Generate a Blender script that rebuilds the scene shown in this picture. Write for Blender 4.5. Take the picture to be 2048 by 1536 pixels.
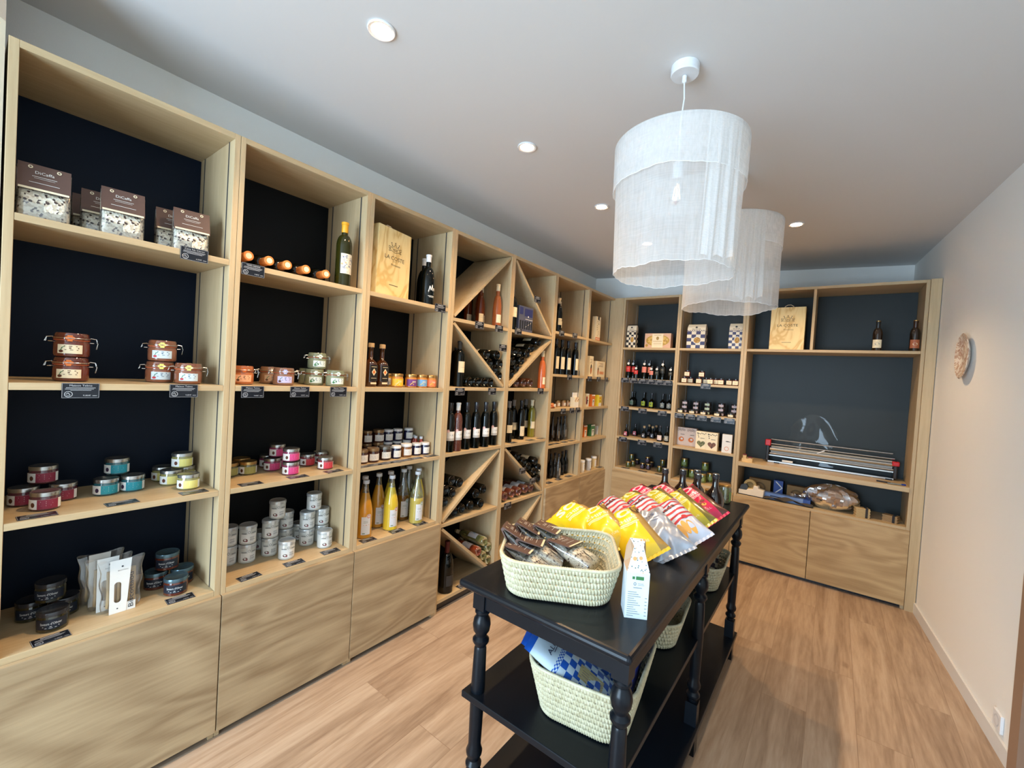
import bpy, bmesh, math, random
from mathutils import Vector, Matrix, Euler
PI = math.pi
C = bpy.context.scene.collection
for _o in list(bpy.data.objects): bpy.data.objects.remove(_o)
rad = math.radians

# ------------------------------------------------------------ camera, world, daylight, exposure
cam_d = bpy.data.cameras.new('camera'); cam = bpy.data.objects.new('camera', cam_d); C.objects.link(cam)
cam_d.sensor_width = 36.0; cam_d.lens = 856.05/2048*36; cam_d.clip_start = .05
_yaw, _pit, _rol = rad(-37.0017), rad(-1.3438), rad(3.5549)
_f = Vector((math.sin(_yaw)*math.cos(_pit), math.cos(_yaw)*math.cos(_pit), math.sin(_pit)))
_r = Vector((math.cos(_yaw), -math.sin(_yaw), 0)); _u = _r.cross(_f)
_c, _s = math.cos(_rol), math.sin(_rol)
_R, _U = _c*_r + _s*_u, -_s*_r + _c*_u
cam.matrix_world = Matrix(((_R.x, _U.x, -_f.x, 1.9322), (_R.y, _U.y, -_f.y, 0), (_R.z, _U.z, -_f.z, 1.5266), (0, 0, 0, 1)))
bpy.context.scene.camera = cam
vs = bpy.context.scene.view_settings
vs.view_transform = 'Standard'; vs.look = 'None'; vs.gamma = 1; vs.use_curve_mapping = False; vs.exposure = 0.5
w = bpy.data.worlds.new('world'); bpy.context.scene.world = w; w.use_nodes = True
w.node_tree.nodes['Background'].inputs[0].default_value = (.62, .74, 1, 1)
w.node_tree.nodes['Background'].inputs[1].default_value = .35
def area(name, loc, rot, sx, sy, power, col, spread=180):
    d = bpy.data.lights.new(name, 'AREA'); d.shape = 'RECTANGLE'; d.size = sx; d.size_y = sy; d.energy = power; d.color = col; d.spread = rad(spread)
    o = bpy.data.objects.new(name, d); C.objects.link(o); o.location = loc; o.rotation_euler = rot; return o
# daylight entering by the shop window behind the camera
area('window_daylight', (.93, -2.20, 1.40), (rad(90), 0, 0), 1.74, 1.9, 148, (.58, .79, 1))

# ------------------------------------------------------------ mesh helpers
class MB:
    def __init__(s): s.v=[]; s.f=[]; s.m=[]; s.uv={}; s.mi=0
    def add(s, vs, fs, uv=None):
        b=len(s.v); s.v += [tuple(p) for p in vs]
        for f in fs: s.f.append(tuple(b+i for i in f)); s.m.append(s.mi)
        if uv:
            for i,t in enumerate(uv): s.uv[b+i]=t
        return s
    def box(s, x0,x1,y0,y1,z0,z1):
        return s.add([(x0,y0,z0),(x1,y0,z0),(x1,y1,z0),(x0,y1,z0),(x0,y0,z1),(x1,y0,z1),(x1,y1,z1),(x0,y1,z1)],
            [(0,3,2,1),(4,5,6,7),(0,1,5,4),(1,2,6,5),(2,3,7,6),(3,0,4,7)], [(0,0),(1,0),(1,1),(0,1)]*2)
    def prism(s, poly, a0, a1, axis='x'):
        # poly of (p,q) extruded along axis: x -> (a,p,q), y -> (p,a,q), z -> (p,q,a)
        def P(a,p,q): return {'x':(a,p,q),'y':(p,a,q),'z':(p,q,a)}[axis]
        n=len(poly); v=[P(a0,*t) for t in poly]+[P(a1,*t) for t in poly]
        return s.add(v,[tuple(range(n)),tuple(range(2*n-1,n-1,-1))]+[(i,i+n,(i+1)%n+n,(i+1)%n) for i in range(n)])
    def lathe(s, prof, n=24, c=(0,0,0), axis='z'):
        v=[];f=[];k=len(prof)
        for i in range(n):
            a=2*PI*i/n
            for r,z in prof:
                p=(r*math.cos(a), r*math.sin(a), z)
                if axis=='x': p=(z, p[0], p[1])
                v.append((p[0]+c[0],p[1]+c[1],p[2]+c[2]))
        for i in range(n):
            j=(i+1)%n
            for t in range(k-1):
                f.append((i*k+t, j*k+t, j*k+t+1, i*k+t+1))
        if prof[0][0]>1e-5: f.append(tuple(i*k for i in range(n))[::-1])
        if prof[-1][0]>1e-5: f.append(tuple(i*k+k-1 for i in range(n)))
        return s.add(v,f)
    def tube(s, pts, r, n=8, closed=False):
        P=[Vector(p) for p in pts]; v=[];f=[];m=len(P)
        for i,p in enumerate(P):
            if closed: t=P[(i+1)%m]-P[i-1]
            else: t=P[min(i+1,m-1)]-P[max(i-1,0)]
            t.normalize(); a=t.cross(Vector((0,0,1)))
            if a.length<.1: a=t.cross(Vector((1,0,0)))
            a.normalize(); b=t.cross(a); rr=r(i/(m-1)) if callable(r) else r
            for k in range(n): v.append(p+rr*(math.cos(2*PI*k/n)*a+math.sin(2*PI*k/n)*b))
        for i in range(m if closed else m-1):
            j=(i+1)%m
            for k in range(n): f.append((i*n+k,i*n+(k+1)%n,j*n+(k+1)%n,j*n+k))
        if not closed: f += [tuple(range(n))[::-1], tuple((m-1)*n+k for k in range(n))]
        return s.add(v,f)
    def grid(s, fn, nu, nv, skip=None):
        v=[];uv=[]
        for j in range(nv+1):
            for i in range(nu+1):
                v.append(fn(i/nu,j/nv)); uv.append((i/nu,j/nv))
        f=[(j*(nu+1)+i,j*(nu+1)+i+1,(j+1)*(nu+1)+i+1,(j+1)*(nu+1)+i) for j in range(nv) for i in range(nu) if not(skip and skip(i,j))]
        return s.add(v,f,uv)
    def rect(s, fn, x0,x1,y0,y1, n=1):
        # flat or curved rectangle of print, split n times along x
        v=[];uv=[]
        for i in range(n+1):
            x=x0+(x1-x0)*i/n; v += [fn(x,y0),fn(x,y1)]; uv += [(i/n,0),(i/n,1)]
        return s.add(v,[(2*i,2*i+2,2*i+3,2*i+1) for i in range(n)],uv)
    def disc(s, fn, cx,cy,rx,ry=None,n=16,r0=0):
        ry=ry or rx
        v=[fn(cx+rx*math.cos(2*PI*i/n),cy+ry*math.sin(2*PI*i/n)) for i in range(n)]
        if r0:
            v+=[fn(cx+rx*r0*math.cos(2*PI*i/n),cy+ry*r0*math.sin(2*PI*i/n)) for i in range(n)]
            return s.add(v,[(i,(i+1)%n,(i+1)%n+n,i+n) for i in range(n)])
        return s.add(v,[tuple(range(n))])
    def stroke(s, fn, pts, w):
        for (x0,y0),(x1,y1) in zip(pts,pts[1:]):
            d=math.hypot(x1-x0,y1-y0) or 1; nx,ny=-(y1-y0)/d*w/2,(x1-x0)/d*w/2
            s.add([fn(x0-nx,y0-ny),fn(x1-nx,y1-ny),fn(x1+nx,y1+ny),fn(x0+nx,y0+ny)],[(0,1,2,3)])
        return s
    def text(s, fn, body, size, cx=0, cy=0, rot=0, width=None, bold=0):
        v,f,(x0,x1,y0,y1)=glyphs(body,bold); k=size; kx=size
        if width: kx=width/max(x1-x0,1e-6)
        if size is None: k=kx
        ca,sa=math.cos(rot),math.sin(rot); out=[]
        for x,y in v:
            x=(x-(x0+x1)/2)*kx; y=(y-(y0+y1)/2)*k
            out.append(fn(cx+x*ca-y*sa, cy+x*sa+y*ca))
        return s.add(out,f)
    def xf(s, M, start=0):
        s.v=s.v[:start]+[tuple(M@Vector(p)) for p in s.v[start:]]; return s
    def mesh(s, name, mats, smooth=True, angle=35):
        me=bpy.data.meshes.new(name); me.from_pydata(s.v,[],s.f)
        for m in (mats if isinstance(mats,(list,tuple)) else [mats]): me.materials.append(m)
        if any(s.m): me.polygons.foreach_set('material_index', s.m)
        if s.uv:
            u=me.uv_layers.new(name='UVMap')
            for l in me.loops: u.data[l.index].uv=s.uv.get(l.vertex_index,(0,0))
        me.validate(); 
        if smooth:
            me.shade_smooth(); me.set_sharp_from_angle(angle=rad(angle))
        return me
_gl={}
def glyphs(body,bold=0):
    if (body,bold) not in _gl:
        cu=bpy.data.curves.new('t','FONT'); cu.body=body; cu.resolution_u=2; cu.offset=bold; cu.space_character=1+2*bold
        o=bpy.data.objects.new('t',cu); me=bpy.data.meshes.new_from_object(o)
        v=[(p.co.x,p.co.y) for p in me.vertices]; f=[tuple(p.vertices) for p in me.polygons]
        xs=[p[0] for p in v]; ys=[p[1] for p in v]
        _gl[(body,bold)]=(v,f,(min(xs),max(xs),min(ys),max(ys)))
        bpy.data.objects.remove(o); bpy.data.curves.remove(cu); bpy.data.meshes.remove(me)
    return _gl[(body,bold)]
def part(name, me, parent=None, loc=None, rot=None, label=None):
    o=bpy.data.objects.new(name, me); C.objects.link(o)
    if parent: o.parent=parent
    if loc: o.location=loc
    if rot: o.rotation_euler=rot
    if label: o['label']=label
    return o
def tag(o,label,cat,group=None,kind=None):
    o['label']=label; o['category']=cat
    if group: o['group']=group
    if kind: o['kind']=kind
    return o
def thing(name,label,cat,loc=(0,0,0),rz=0,group=None,kind=None):
    o=bpy.data.objects.new(name,None); C.objects.link(o); o.location=loc; o.rotation_euler=(0,0,rz) if not isinstance(rz,(tuple,list)) else rz
    o.empty_display_size=.05
    return tag(o,label,cat,group,kind)
def struct(name,me,label=None):
    o=part(name,me); o['kind']='structure'
    if label: o['label']=label
    return o
def bevel(o,w=.002,n=2):
    m=o.modifiers.new('bevel','BEVEL'); m.width=w; m.segments=n; m.limit_method='ANGLE'; m.angle_limit=rad(40); return o

# ------------------------------------------------------------ materials
def srgb(r,g,b):
    f=lambda c:(c/255/12.92 if c/255<=.04045 else ((c/255+.055)/1.055)**2.4)
    return (f(r),f(g),f(b),1)
class NT:
    def __init__(s,name):
        s.mat=bpy.data.materials.new(name); s.mat.use_nodes=True; s.t=s.mat.node_tree; s.p=s.t.nodes['Principled BSDF']; s.out=s.t.nodes['Material Output']
    def n(s,ty,ins=None,**kw):
        nd=s.t.nodes.new(ty)
        for k,v in kw.items(): setattr(nd,k,v)
        for k,v in (ins or {}).items(): s.set(nd.inputs[k],v)
        return nd
    def set(s,sock,v):
        if isinstance(v,bpy.types.NodeSocket): s.t.links.new(v,sock)
        else: sock.default_value=v
    def math(s,op,a,b=0,c=0):
        nd=s.n('ShaderNodeMath',operation=op); s.set(nd.inputs[0],a); s.set(nd.inputs[1],b)
        if op in('MULTIPLY_ADD','COMPARE'): s.set(nd.inputs[2],c)
        return nd.outputs[0]
    def mix(s,f,a,b,mode='MIX'):
        nd=s.n('ShaderNodeMix',data_type='RGBA',blend_type=mode); s.set(nd.inputs[0],f); s.set(nd.inputs[6],a); s.set(nd.inputs[7],b); return nd.outputs[2]
    def noise(s,vec,scale,detail=3,rough=.5,dist=0):
        return s.n('ShaderNodeTexNoise',{'Vector':vec,'Scale':scale,'Detail':detail,'Roughness':rough,'Distortion':dist}).outputs[0]
    def ramp(s,f,stops):
        nd=s.n('ShaderNodeValToRGB'); s.set(nd.inputs[0],f); e=nd.color_ramp.elements
        while len(e)<len(stops): e.new(.5)
        for el,(p,c) in zip(e,stops): el.position=p; el.color=c
        return nd.outputs[0]
    def coord(s,k='Object'): return s.n('ShaderNodeTexCoord').outputs[k]
    def mapv(s,vec,sc=(1,1,1),loc=(0,0,0),rot=(0,0,0)):
        nd=s.n('ShaderNodeMapping'); s.set(nd.inputs[0],vec); s.set(nd.inputs['Scale'],sc); s.set(nd.inputs['Location'],loc); s.set(nd.inputs['Rotation'],rot); return nd.outputs[0]
    def bump(s,h,strength=.2,dist=.002):
        nd=s.n('ShaderNodeBump',{'Height':h,'Strength':strength,'Distance':dist}); s.t.links.new(nd.outputs[0],s.p.inputs['Normal'])
_mc={}
def mat(name,col,rough=.5,metal=0,spec=.5,coat=0,trans=0,emis=0,var=.06,scale=40,alpha=1,ior=1.45,sheen=0):
    if name in _mc: return _mc[name]
    n=NT(name); p=n.p
    co=n.coord(); nz=n.noise(co,scale,3)
    dark=tuple(c*(1-var*2) for c in col[:3])+(1,)
    n.set(p.inputs['Base Color'], n.mix(nz,col,dark))
    p.inputs['Roughness'].default_value=rough; p.inputs['Metallic'].default_value=metal
    p.inputs['Specular IOR Level'].default_value=spec; p.inputs['Coat Weight'].default_value=coat; p.inputs['Coat Roughness'].default_value=.05
    p.inputs['Transmission Weight'].default_value=trans; p.inputs['IOR'].default_value=ior; p.inputs['Alpha'].default_value=alpha
    if emis: p.inputs['Emission Color'].default_value=col; p.inputs['Emission Strength'].default_value=emis
    _mc[name]=n.mat; return n.mat
def film(name,col=(1,1,1,1),gloss=.12,rough=.05,op=.08,k=1):
    # thin clear sheet or glass: see-through tint, a little milkiness and a mirror coat
    if name in _mc: return _mc[name]
    n=NT(name); n.t.nodes.remove(n.p)
    nz=n.noise(n.coord(),30,3)
    tr=n.n('ShaderNodeBsdfTransparent',{'Color':col}); df=n.n('ShaderNodeBsdfDiffuse',{'Color':n.mix(nz,(.85,.88,.9,1),(.7,.74,.78,1))})
    gl=n.n('ShaderNodeBsdfGlossy',{'Color':(1,1,1,1),'Roughness':rough}); fr=n.n('ShaderNodeFresnel',{'IOR':1.5})
    m1=n.n('ShaderNodeMixShader',{0:op}); n.t.links.new(tr.outputs[0],m1.inputs[1]); n.t.links.new(df.outputs[0],m1.inputs[2])
    m2=n.n('ShaderNodeMixShader',{0:n.math('MULTIPLY_ADD',fr.outputs[0],k,gloss*.3)}); n.t.links.new(m1.outputs[0],m2.inputs[1]); n.t.links.new(gl.outputs[0],m2.inputs[2])
    n.t.links.new(m2.outputs[0],n.out.inputs[0]); _mc[name]=n.mat; return n.mat
def oak(name,axis='z',light=srgb(214,190,148),dark=srgb(178,148,104),figure=0,rough=.45):
    n=NT(name); co=n.coord(); oi=n.n('ShaderNodeObjectInfo').outputs['Random']
    off=n.n('ShaderNodeCombineXYZ',{0:n.math('MULTIPLY',oi,7.3),1:n.math('MULTIPLY',oi,11.1),2:n.math('MULTIPLY',oi,5.7)}).outputs[0]
    v=n.n('ShaderNodeVectorMath',operation='ADD'); n.set(v.inputs[0],co); n.set(v.inputs[1],off); v=v.outputs[0]
    st={'x':(.06,1,1),'y':(1,.06,1),'z':(1,1,.06)}[axis]
    m=n.mapv(v,st)
    fine=n.noise(m,95,4,.6); broad=n.noise(m,9,3,.55,.6)
    f=n.math('ADD',n.math('MULTIPLY',fine,.45),n.math('MULTIPLY',broad,.6))
    if figure:
        st2={'x':(.22,1,1),'y':(1,.22,1),'z':(1,1,.22)}[axis]
        warp=n.noise(n.mapv(v,st2),2.0,3,.5,.5)
        rings=n.math('SINE',n.math('MULTIPLY',warp,105))
        rings=n.math('MULTIPLY_ADD',rings,.5,.5)
        f=n.math('ADD',n.math('MULTIPLY',f,.78),n.math('MULTIPLY',rings,.2*figure))
    c=n.ramp(f,[(.30,light),(.58,tuple((a+b)/2 for a,b in zip(light,dark))),(.86,dark)])
    if figure:
        vo=n.n('ShaderNodeTexVoronoi',{'Vector':n.mapv(v,{'x':(.5,1,1),'y':(1,.5,1),'z':(1,1,.5)}[axis]),'Scale':2.6}).outputs['Distance']
        k=n.ramp(n.math('ADD',vo,n.math('MULTIPLY',n.noise(v,22,3),.05)),[(.03,(1,1,1,1)),(.075,(0,0,0,1))])
        c=n.mix(n.math('MULTIPLY',k,.6),c,srgb(92,64,36))
    n.set(n.p.inputs['Base Color'],c); n.p.inputs['Roughness'].default_value=rough; n.p.inputs['Specular IOR Level'].default_value=.35
    n.bump(fine,.08,.001); return n.mat
_l,_d=srgb(202,179,141),srgb(166,140,102)
OAKV=oak('light_oak_upright','z',_l,_d); OAKY=oak('light_oak_shelf','y',_l,_d); OAKX=oak('light_oak_shelf_across','x',_l,_d)
DOORY=oak('figured_oak_door','y',srgb(182,160,126),srgb(126,101,72),1); DOORX=oak('figured_oak_door_across','x',srgb(196,168,124),srgb(146,114,74),1)
def plaster(name,col,scale=220,b=.12,rough=.85):
    n=NT(name); co=n.coord(); a=n.noise(co,scale,4,.6); bb=n.noise(co,1.3,3)
    n.set(n.p.inputs['Base Color'],n.mix(n.math('MULTIPLY',bb,.5),col,tuple(c*.93 for c in col[:3])+(1,)))
    n.p.inputs['Roughness'].default_value=rough; n.bump(a,b,.002); return n.mat
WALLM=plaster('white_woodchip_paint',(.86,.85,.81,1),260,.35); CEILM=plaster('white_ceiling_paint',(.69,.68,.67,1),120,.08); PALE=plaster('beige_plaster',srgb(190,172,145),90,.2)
_z=(.012,.014,.016,1)
BACKM=mat('black_back_panel',(.019,.026,.027,1),.5,spec=.4,var=.1,scale=6)
NAVYM=mat('navy_back_panel',(.003,.008,.020,1),.55,spec=.18,var=.1,scale=6)
LBACKM=mat('near_black_back_panel',(.005,.006,.007,1),.55,spec=.18,var=.1,scale=6)
METAL=mat('brushed_steel',(.62,.62,.60,1),.28,1); CHROME=mat('bright_wire',(.75,.75,.74,1),.18,1); DKMET=mat('dark_rail_metal',(.12,.12,.12,1),.4,.6)
WHITEP=mat('white_print',(.82,.82,.80,1),.5,var=.02); PAPER=mat('white_paper',(.80,.79,.75,1),.6,var=.03); CREAM=mat('cream_paper',srgb(238,224,190),.6,var=.04)
BLACKP=mat('black_print',(.012,.012,.012,1),.5); GREYP=mat('grey_print',(.25,.25,.25,1),.6)
TAGM=mat('black_tag_card',(.008,.010,.016,1),.3,var=.1); BRNP=mat('brown_print',srgb(96,52,30),.6); REDP=mat('red_print',srgb(190,30,40),.5)
ORNG=mat('orange_print',srgb(225,120,50),.5); GRNP=mat('green_print',srgb(60,120,70),.5); YELP=mat('yellow_print',srgb(240,215,60),.5); BLUP=mat('blue_print',srgb(90,160,215),.5)
GOLD=mat('gold_lid',srgb(190,150,90),.3,.8); SILV=mat('silver_lid',(.45,.44,.42,1),.25,.9); WLID=mat('white_lid',(.80,.82,.84,1),.3); DLID=mat('dark_lid',(.03,.03,.035,1),.25,.2,coat=.4)
WGLASS=mat('dark_bottle_glass',(.0025,.0035,.0025,1),.05,spec=.5,coat=0,var=.2); OLGLASS=mat('olive_bottle_glass',(.022,.022,.003,1),.07,spec=.5)
GLASS=film('clear_glass',(.95,.97,.96,1),.3,.03,.05); CELLO=film('clear_cellophane',(.995,1,1,1),.3,.08,.05,.7)
# ------------------------------------------------------------ the room
FZ=-.03; CZ=2.71
def wx(y): return 2.49-.085*(y-4.4)          # right wall line
def wy(x): return 4.70+.19*(x-.05)           # back wall line (slightly skewed)
XB=2.425; YF=-2.32
n=NT('oak_laminate_floor'); co=n.coord()
sw=n.mapv(co,(1,1,1),(0,0,0),(0,0,rad(90)))
br=n.n('ShaderNodeTexBrick',{'Vector':sw,'Color1':(.0,.0,.0,1),'Color2':(1,1,1,1),'Mortar':(.5,.5,.5,1),'Scale':1,'Mortar Size':.0011,'Mortar Smooth':0,'Bias':0,'Brick Width':1.28,'Row Height':.192},offset=.37)
gv=n.n('ShaderNodeVectorMath',operation='ADD'); n.set(gv.inputs[0],n.mapv(co,(1,.09,1))); n.set(gv.inputs[1],n.n('ShaderNodeVectorMath',{0:br.outputs[0],1:(3.1,2.3,0)},operation='MULTIPLY').outputs[0]); gv=gv.outputs[0]
f=n.math('ADD',n.math('MULTIPLY',n.noise(gv,60,4,.6),.35),n.math('MULTIPLY',n.noise(gv,6,5,.65,1.6),.8))
wood=n.ramp(f,[(.34,srgb(196,176,154)),(.54,srgb(174,150,126)),(.78,srgb(126,101,80))])
wood=n.mix(n.math('MULTIPLY',br.outputs[0],.16),wood,srgb(150,118,92))
vo=n.n('ShaderNodeTexVoronoi',{'Vector':n.mapv(co,(1,.45,1)),'Scale':2.1}).outputs['Distance']
kn=n.ramp(n.math('ADD',vo,n.math('MULTIPLY',n.noise(co,25,3),.06)),[(.035,(1,1,1,1)),(.07,(0,0,0,1))])
wood=n.mix(n.math('MULTIPLY',kn,.45),wood,srgb(96,64,42))
wood=n.mix(n.math('MULTIPLY',br.outputs['Fac'],.45),wood,srgb(110,80,58))
n.set(n.p.inputs['Base Color'],wood); n.p.inputs['Roughness'].default_value=.36; n.p.inputs['Specular IOR Level'].default_value=.45; n.bump(f,.06,.001)
FLOORM=n.mat
b=MB(); b.prism([(-.5,YF),(wx(YF)+.1,YF),(XB+.12,5.3),(-.5,5.3)],FZ-.04,FZ,'z'); struct('floor',b.mesh('floor',FLOORM,False),'pale oak laminate floor')
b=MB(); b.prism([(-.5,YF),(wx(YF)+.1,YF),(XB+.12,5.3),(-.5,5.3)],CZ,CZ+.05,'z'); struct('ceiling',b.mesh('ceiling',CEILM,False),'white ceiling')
b=MB(); b.box(-.46,-.396,.088,4.62,FZ,CZ); struct('wall_left',b.mesh('wall_left',WALLM,False),'white wall behind the shelving')
b=MB(); b.prism([(-.46,wy(-.46)),(XB+.1,wy(XB+.1)),(XB+.1,5.28),(-.46,5.28)],FZ,CZ,'z'); struct('wall_back',b.mesh('wall_back',WALLM,False),'white back wall')
b=MB(); b.prism([(wx(2.74),2.74),(wx(2.74)+.11,2.74),(XB+.12,5.2),(wx(5.2),5.2)],FZ,CZ,'z'); struct('wall_right',b.mesh('wall_right',WALLM,False),'white right wall')
# exposed brick and beige plaster pier at the left edge
n=NT('plaster_pier_with_exposed_brick'); co=n.coord()
bk=n.n('ShaderNodeTexBrick',{'Vector':n.mapv(co,(1,1,1),(0,0,0),(rad(90),0,rad(90))),'Color1':srgb(125,62,48),'Color2':srgb(98,48,40),'Mortar':srgb(170,150,130),'Scale':1,'Mortar Size':.01,'Brick Width':.22,'Row Height':.065})
sep=n.n('ShaderNodeSeparateXYZ',{0:co}).outputs[2]
edge=n.math('ADD',sep,n.math('MULTIPLY',n.noise(co,5,3),.12))
mk=n.math('GREATER_THAN',edge,2.48)
n.set(n.p.inputs['Base Color'],n.mix(mk,srgb(196,180,154),bk.outputs[0])); n.p.inputs['Roughness'].default_value=.9; n.bump(n.noise(co,60,4),.3,.003)
b=MB(); b.box(-.46,-.002,YF,.086,FZ,CZ); struct('wall_left',b.mesh('wall_pier',n.mat,False),'beige plaster pier with exposed brick near the ceiling')
# right side towards the shop door, and the front wall with the shop window
b=MB(); b.prism([(wx(1.7),1.7),(wx(1.7)+.11,1.7),(wx(YF)+.11,YF),(wx(YF),YF)],FZ,CZ,'z'); b.prism([(wx(2.74),2.74),(wx(2.74)+.11,2.74),(wx(1.7)+.11,1.7),(wx(1.7),1.7)],2.12,CZ,'z'); struct('wall_right',b.mesh('wall_right_front',WALLM,False),'white right wall beyond the doorway')
DOORP=plaster('beige_door_paint',srgb(150,120,98),30,.05,.5)
b=MB()
for y0,y1 in((2.66,2.738),(1.702,1.78)): b.prism([(wx(y1)-.02,y1),(wx(y1)+.115,y1),(wx(y0)+.115,y0),(wx(y0)-.02,y0)],FZ,2.12,'z')
b.prism([(wx(2.738)-.02,2.738),(wx(2.738)+.115,2.738),(wx(1.702)+.115,1.702),(wx(1.702)-.02,1.702)],2.04,2.118,'z')
struct('trim_1',b.mesh('trim_1',DOORP,False),'beige brown door casing')
b=MB(); b.prism([(wx(2.655)+.03,2.655),(wx(2.655)+.07,2.655),(wx(1.785)+.07,1.785),(wx(1.785)+.03,1.785)],FZ+.005,2.035,'z'); dr=struct('door_1',b.mesh('door_1',DOORP,False),'beige door in the right wall')
b=MB(); b.lathe([(.0,0),(.012,0),(.012,.04),(.024,.05),(.024,.065),(0,.07)],12,(wx(2.58)+.03,2.58,1.0),'z'); part('door_handle',b.mesh('door_handle',METAL),dr)
FW=MB(); x1=wx(YF)+.1
for bb in((-.46,.03,FZ,CZ),(1.84,x1,FZ,CZ),(.03,1.84,FZ,.12),(.03,1.84,2.45,CZ)): FW.box(bb[0],bb[1],YF-.1,YF,bb[2],bb[3])
struct('wall_front',FW.mesh('wall_front',WALLM,False),'front wall around the shop window')
b=MB()
for bb in((.03,.09,.12,2.45),(1.78,1.84,.12,2.45),(.09,1.78,.12,.18),(.09,1.78,2.39,2.45),(.91,.96,.18,2.39)): b.box(bb[0],bb[1],YF-.08,YF-.02,bb[2],bb[3])
wd=struct('window_1',b.mesh('window_frame',DKMET,False),'dark framed shop window'); b=MB(); b.box(.09,1.78,YF-.053,YF-.047,.18,2.39); part('pane',b.mesh('pane',GLASS,False),wd)
# skirting on the right wall
b=MB(); b.prism([(wx(2.745)-.013,2.745),(wx(2.745)-.001,2.745),(wx(4.29)-.001,4.29),(wx(4.29)-.013,4.29)],FZ,.045,'z')
struct('baseboard_right',b.mesh('baseboard_right',mat('white_skirting_paint',(.72,.71,.69,1),.4,var=.02),False),'low white skirting board')

# ------------------------------------------------------------ shelving along the left wall
YL=[.113,.7085,1.3086,1.9137,2.5235,3.1367,3.7534]; YR=[.6678,1.264,1.8633,2.4764,3.0892,3.7069,4.3024]; SE=[.0913,.6895,1.2866,1.889,2.5,3.113,3.7303,4.3247]
BK=-.365; TH=.022
A,B,CC,D=1.907,1.41,.989,.582; A4,B4,C4,D4,Z4=1.858,1.42,.996,.545,.052; A6,B6,C6,D6,E6=1.917,1.549,1.245,.923,.588
SH=[[A,B,CC,D]]*3+[[A4,B4,C4,D4,Z4]]*2+[[A6,B6,C6,D6,E6]]*2
ORD=['first','second','third','fourth','fifth','sixth','seventh']
LBL=['leftmost tall light oak shelving bay with four open shelves and a low door','second tall oak shelving bay, holding orange capped bottles on top',
 'third tall oak shelving bay, holding a wooden wine crate on top','fourth oak bay, a wine rack with diagonal boards, nearest the table corner',
 'fifth oak bay, a wine rack whose diagonals mirror the neighbour','sixth oak shelving bay, beside the mirrored wine rack','seventh oak shelving bay in the corner by the back wall']
def panel(t,name,bx,m,bev=.0012):
    o=part(name,MB().box(*bx).mesh(name,m,False),t); bevel(o,bev,2); return o
for k in range(7):
    y0,y1,l,r=SE[k]+.0006,SE[k+1]-.0006,YL[k],YR[k]
    t=thing('shelf_unit',LBL[k],'shelf unit',(0,y0,FZ),0,'oak shelving bays of the left wall')
    def P(name,x0,x1,ya,yb,za,zb,m): return panel(t,name,(x0,x1,ya-y0,yb-y0,za-FZ,zb-FZ),m)
    P('side_panel',BK-.02,0,y0,l,FZ+.0 if k in(3,4) else FZ,2.4,OAKV); P('side_panel',BK-.02,0,r,y1,FZ,2.4,OAKV)
    P('top_panel',BK-.02,0,l,r,2.4-TH,2.4,OAKY)
    P('back_panel',BK-.02,BK,l,r,FZ,2.4-TH,NAVYM if k==0 else LBACKM)
    for z in SH[k]: P('shelf',BK,-.0005,l+.0005,r-.0005,z-TH,z,OAKY)
    # adjustable shelf rails let into the sides
    if k not in(3,4):
        for ya,yb in((l,l+.0016),(r-.0016,r)):
            for xx in(-.052,-.318):
                b=MB(); zs=sorted(SH[k])
                b.box(xx-.004,xx+.004,ya-y0,yb-y0,zs[0]-FZ+.001,2.4-TH-FZ)
                part('shelf_rail',b.mesh('rail',DKMET if k<5 else METAL,False),t)
        # door and dark recessed plinth
        dz=SH[k][-1]-TH-.003
        o=P('door',-.0005,.0185,SE[k]+.002,SE[k+1]-.002,.0,dz+.004,DOORY)
        P('plinth',-.045,-.03,l,r,FZ,.0,DLID)
    else:
        P('plinth',-.045,-.03,l,r,FZ,Z4-TH,DLID)
        def diag(ya,za,yb,zb):
            d=math.hypot(yb-ya,zb-za); ny,nz=-(zb-za)/d*.009,(yb-ya)/d*.009
            b=MB(); b.prism([(ya+ny-y0,za+nz-FZ),(yb+ny-y0,zb+nz-FZ),(yb-ny-y0,zb-nz-FZ),(ya-ny-y0,za-nz-FZ)],BK+.001,-.004,'x')
            part('diagonal_board',b.mesh('diagonal',OAKY,False),t)
        e=.012
        if k==3: diag(r-e,2.4-TH-e,l+e,A4+e); diag(l+e,A4-TH-e,r-e,B4+e); diag(r-e,C4-TH-e,l+e,D4+e); diag(l+e,D4-TH-e,r-e,Z4+e)
        else: diag(l+e,2.4-TH-e,r-e,A4+e); diag(r-e,A4-TH-e,l+e,B4+e); diag(l+e,C4-TH-e,r-e,D4+e); diag(r-e,D4-TH-e,l+e,Z4+e)
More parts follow.
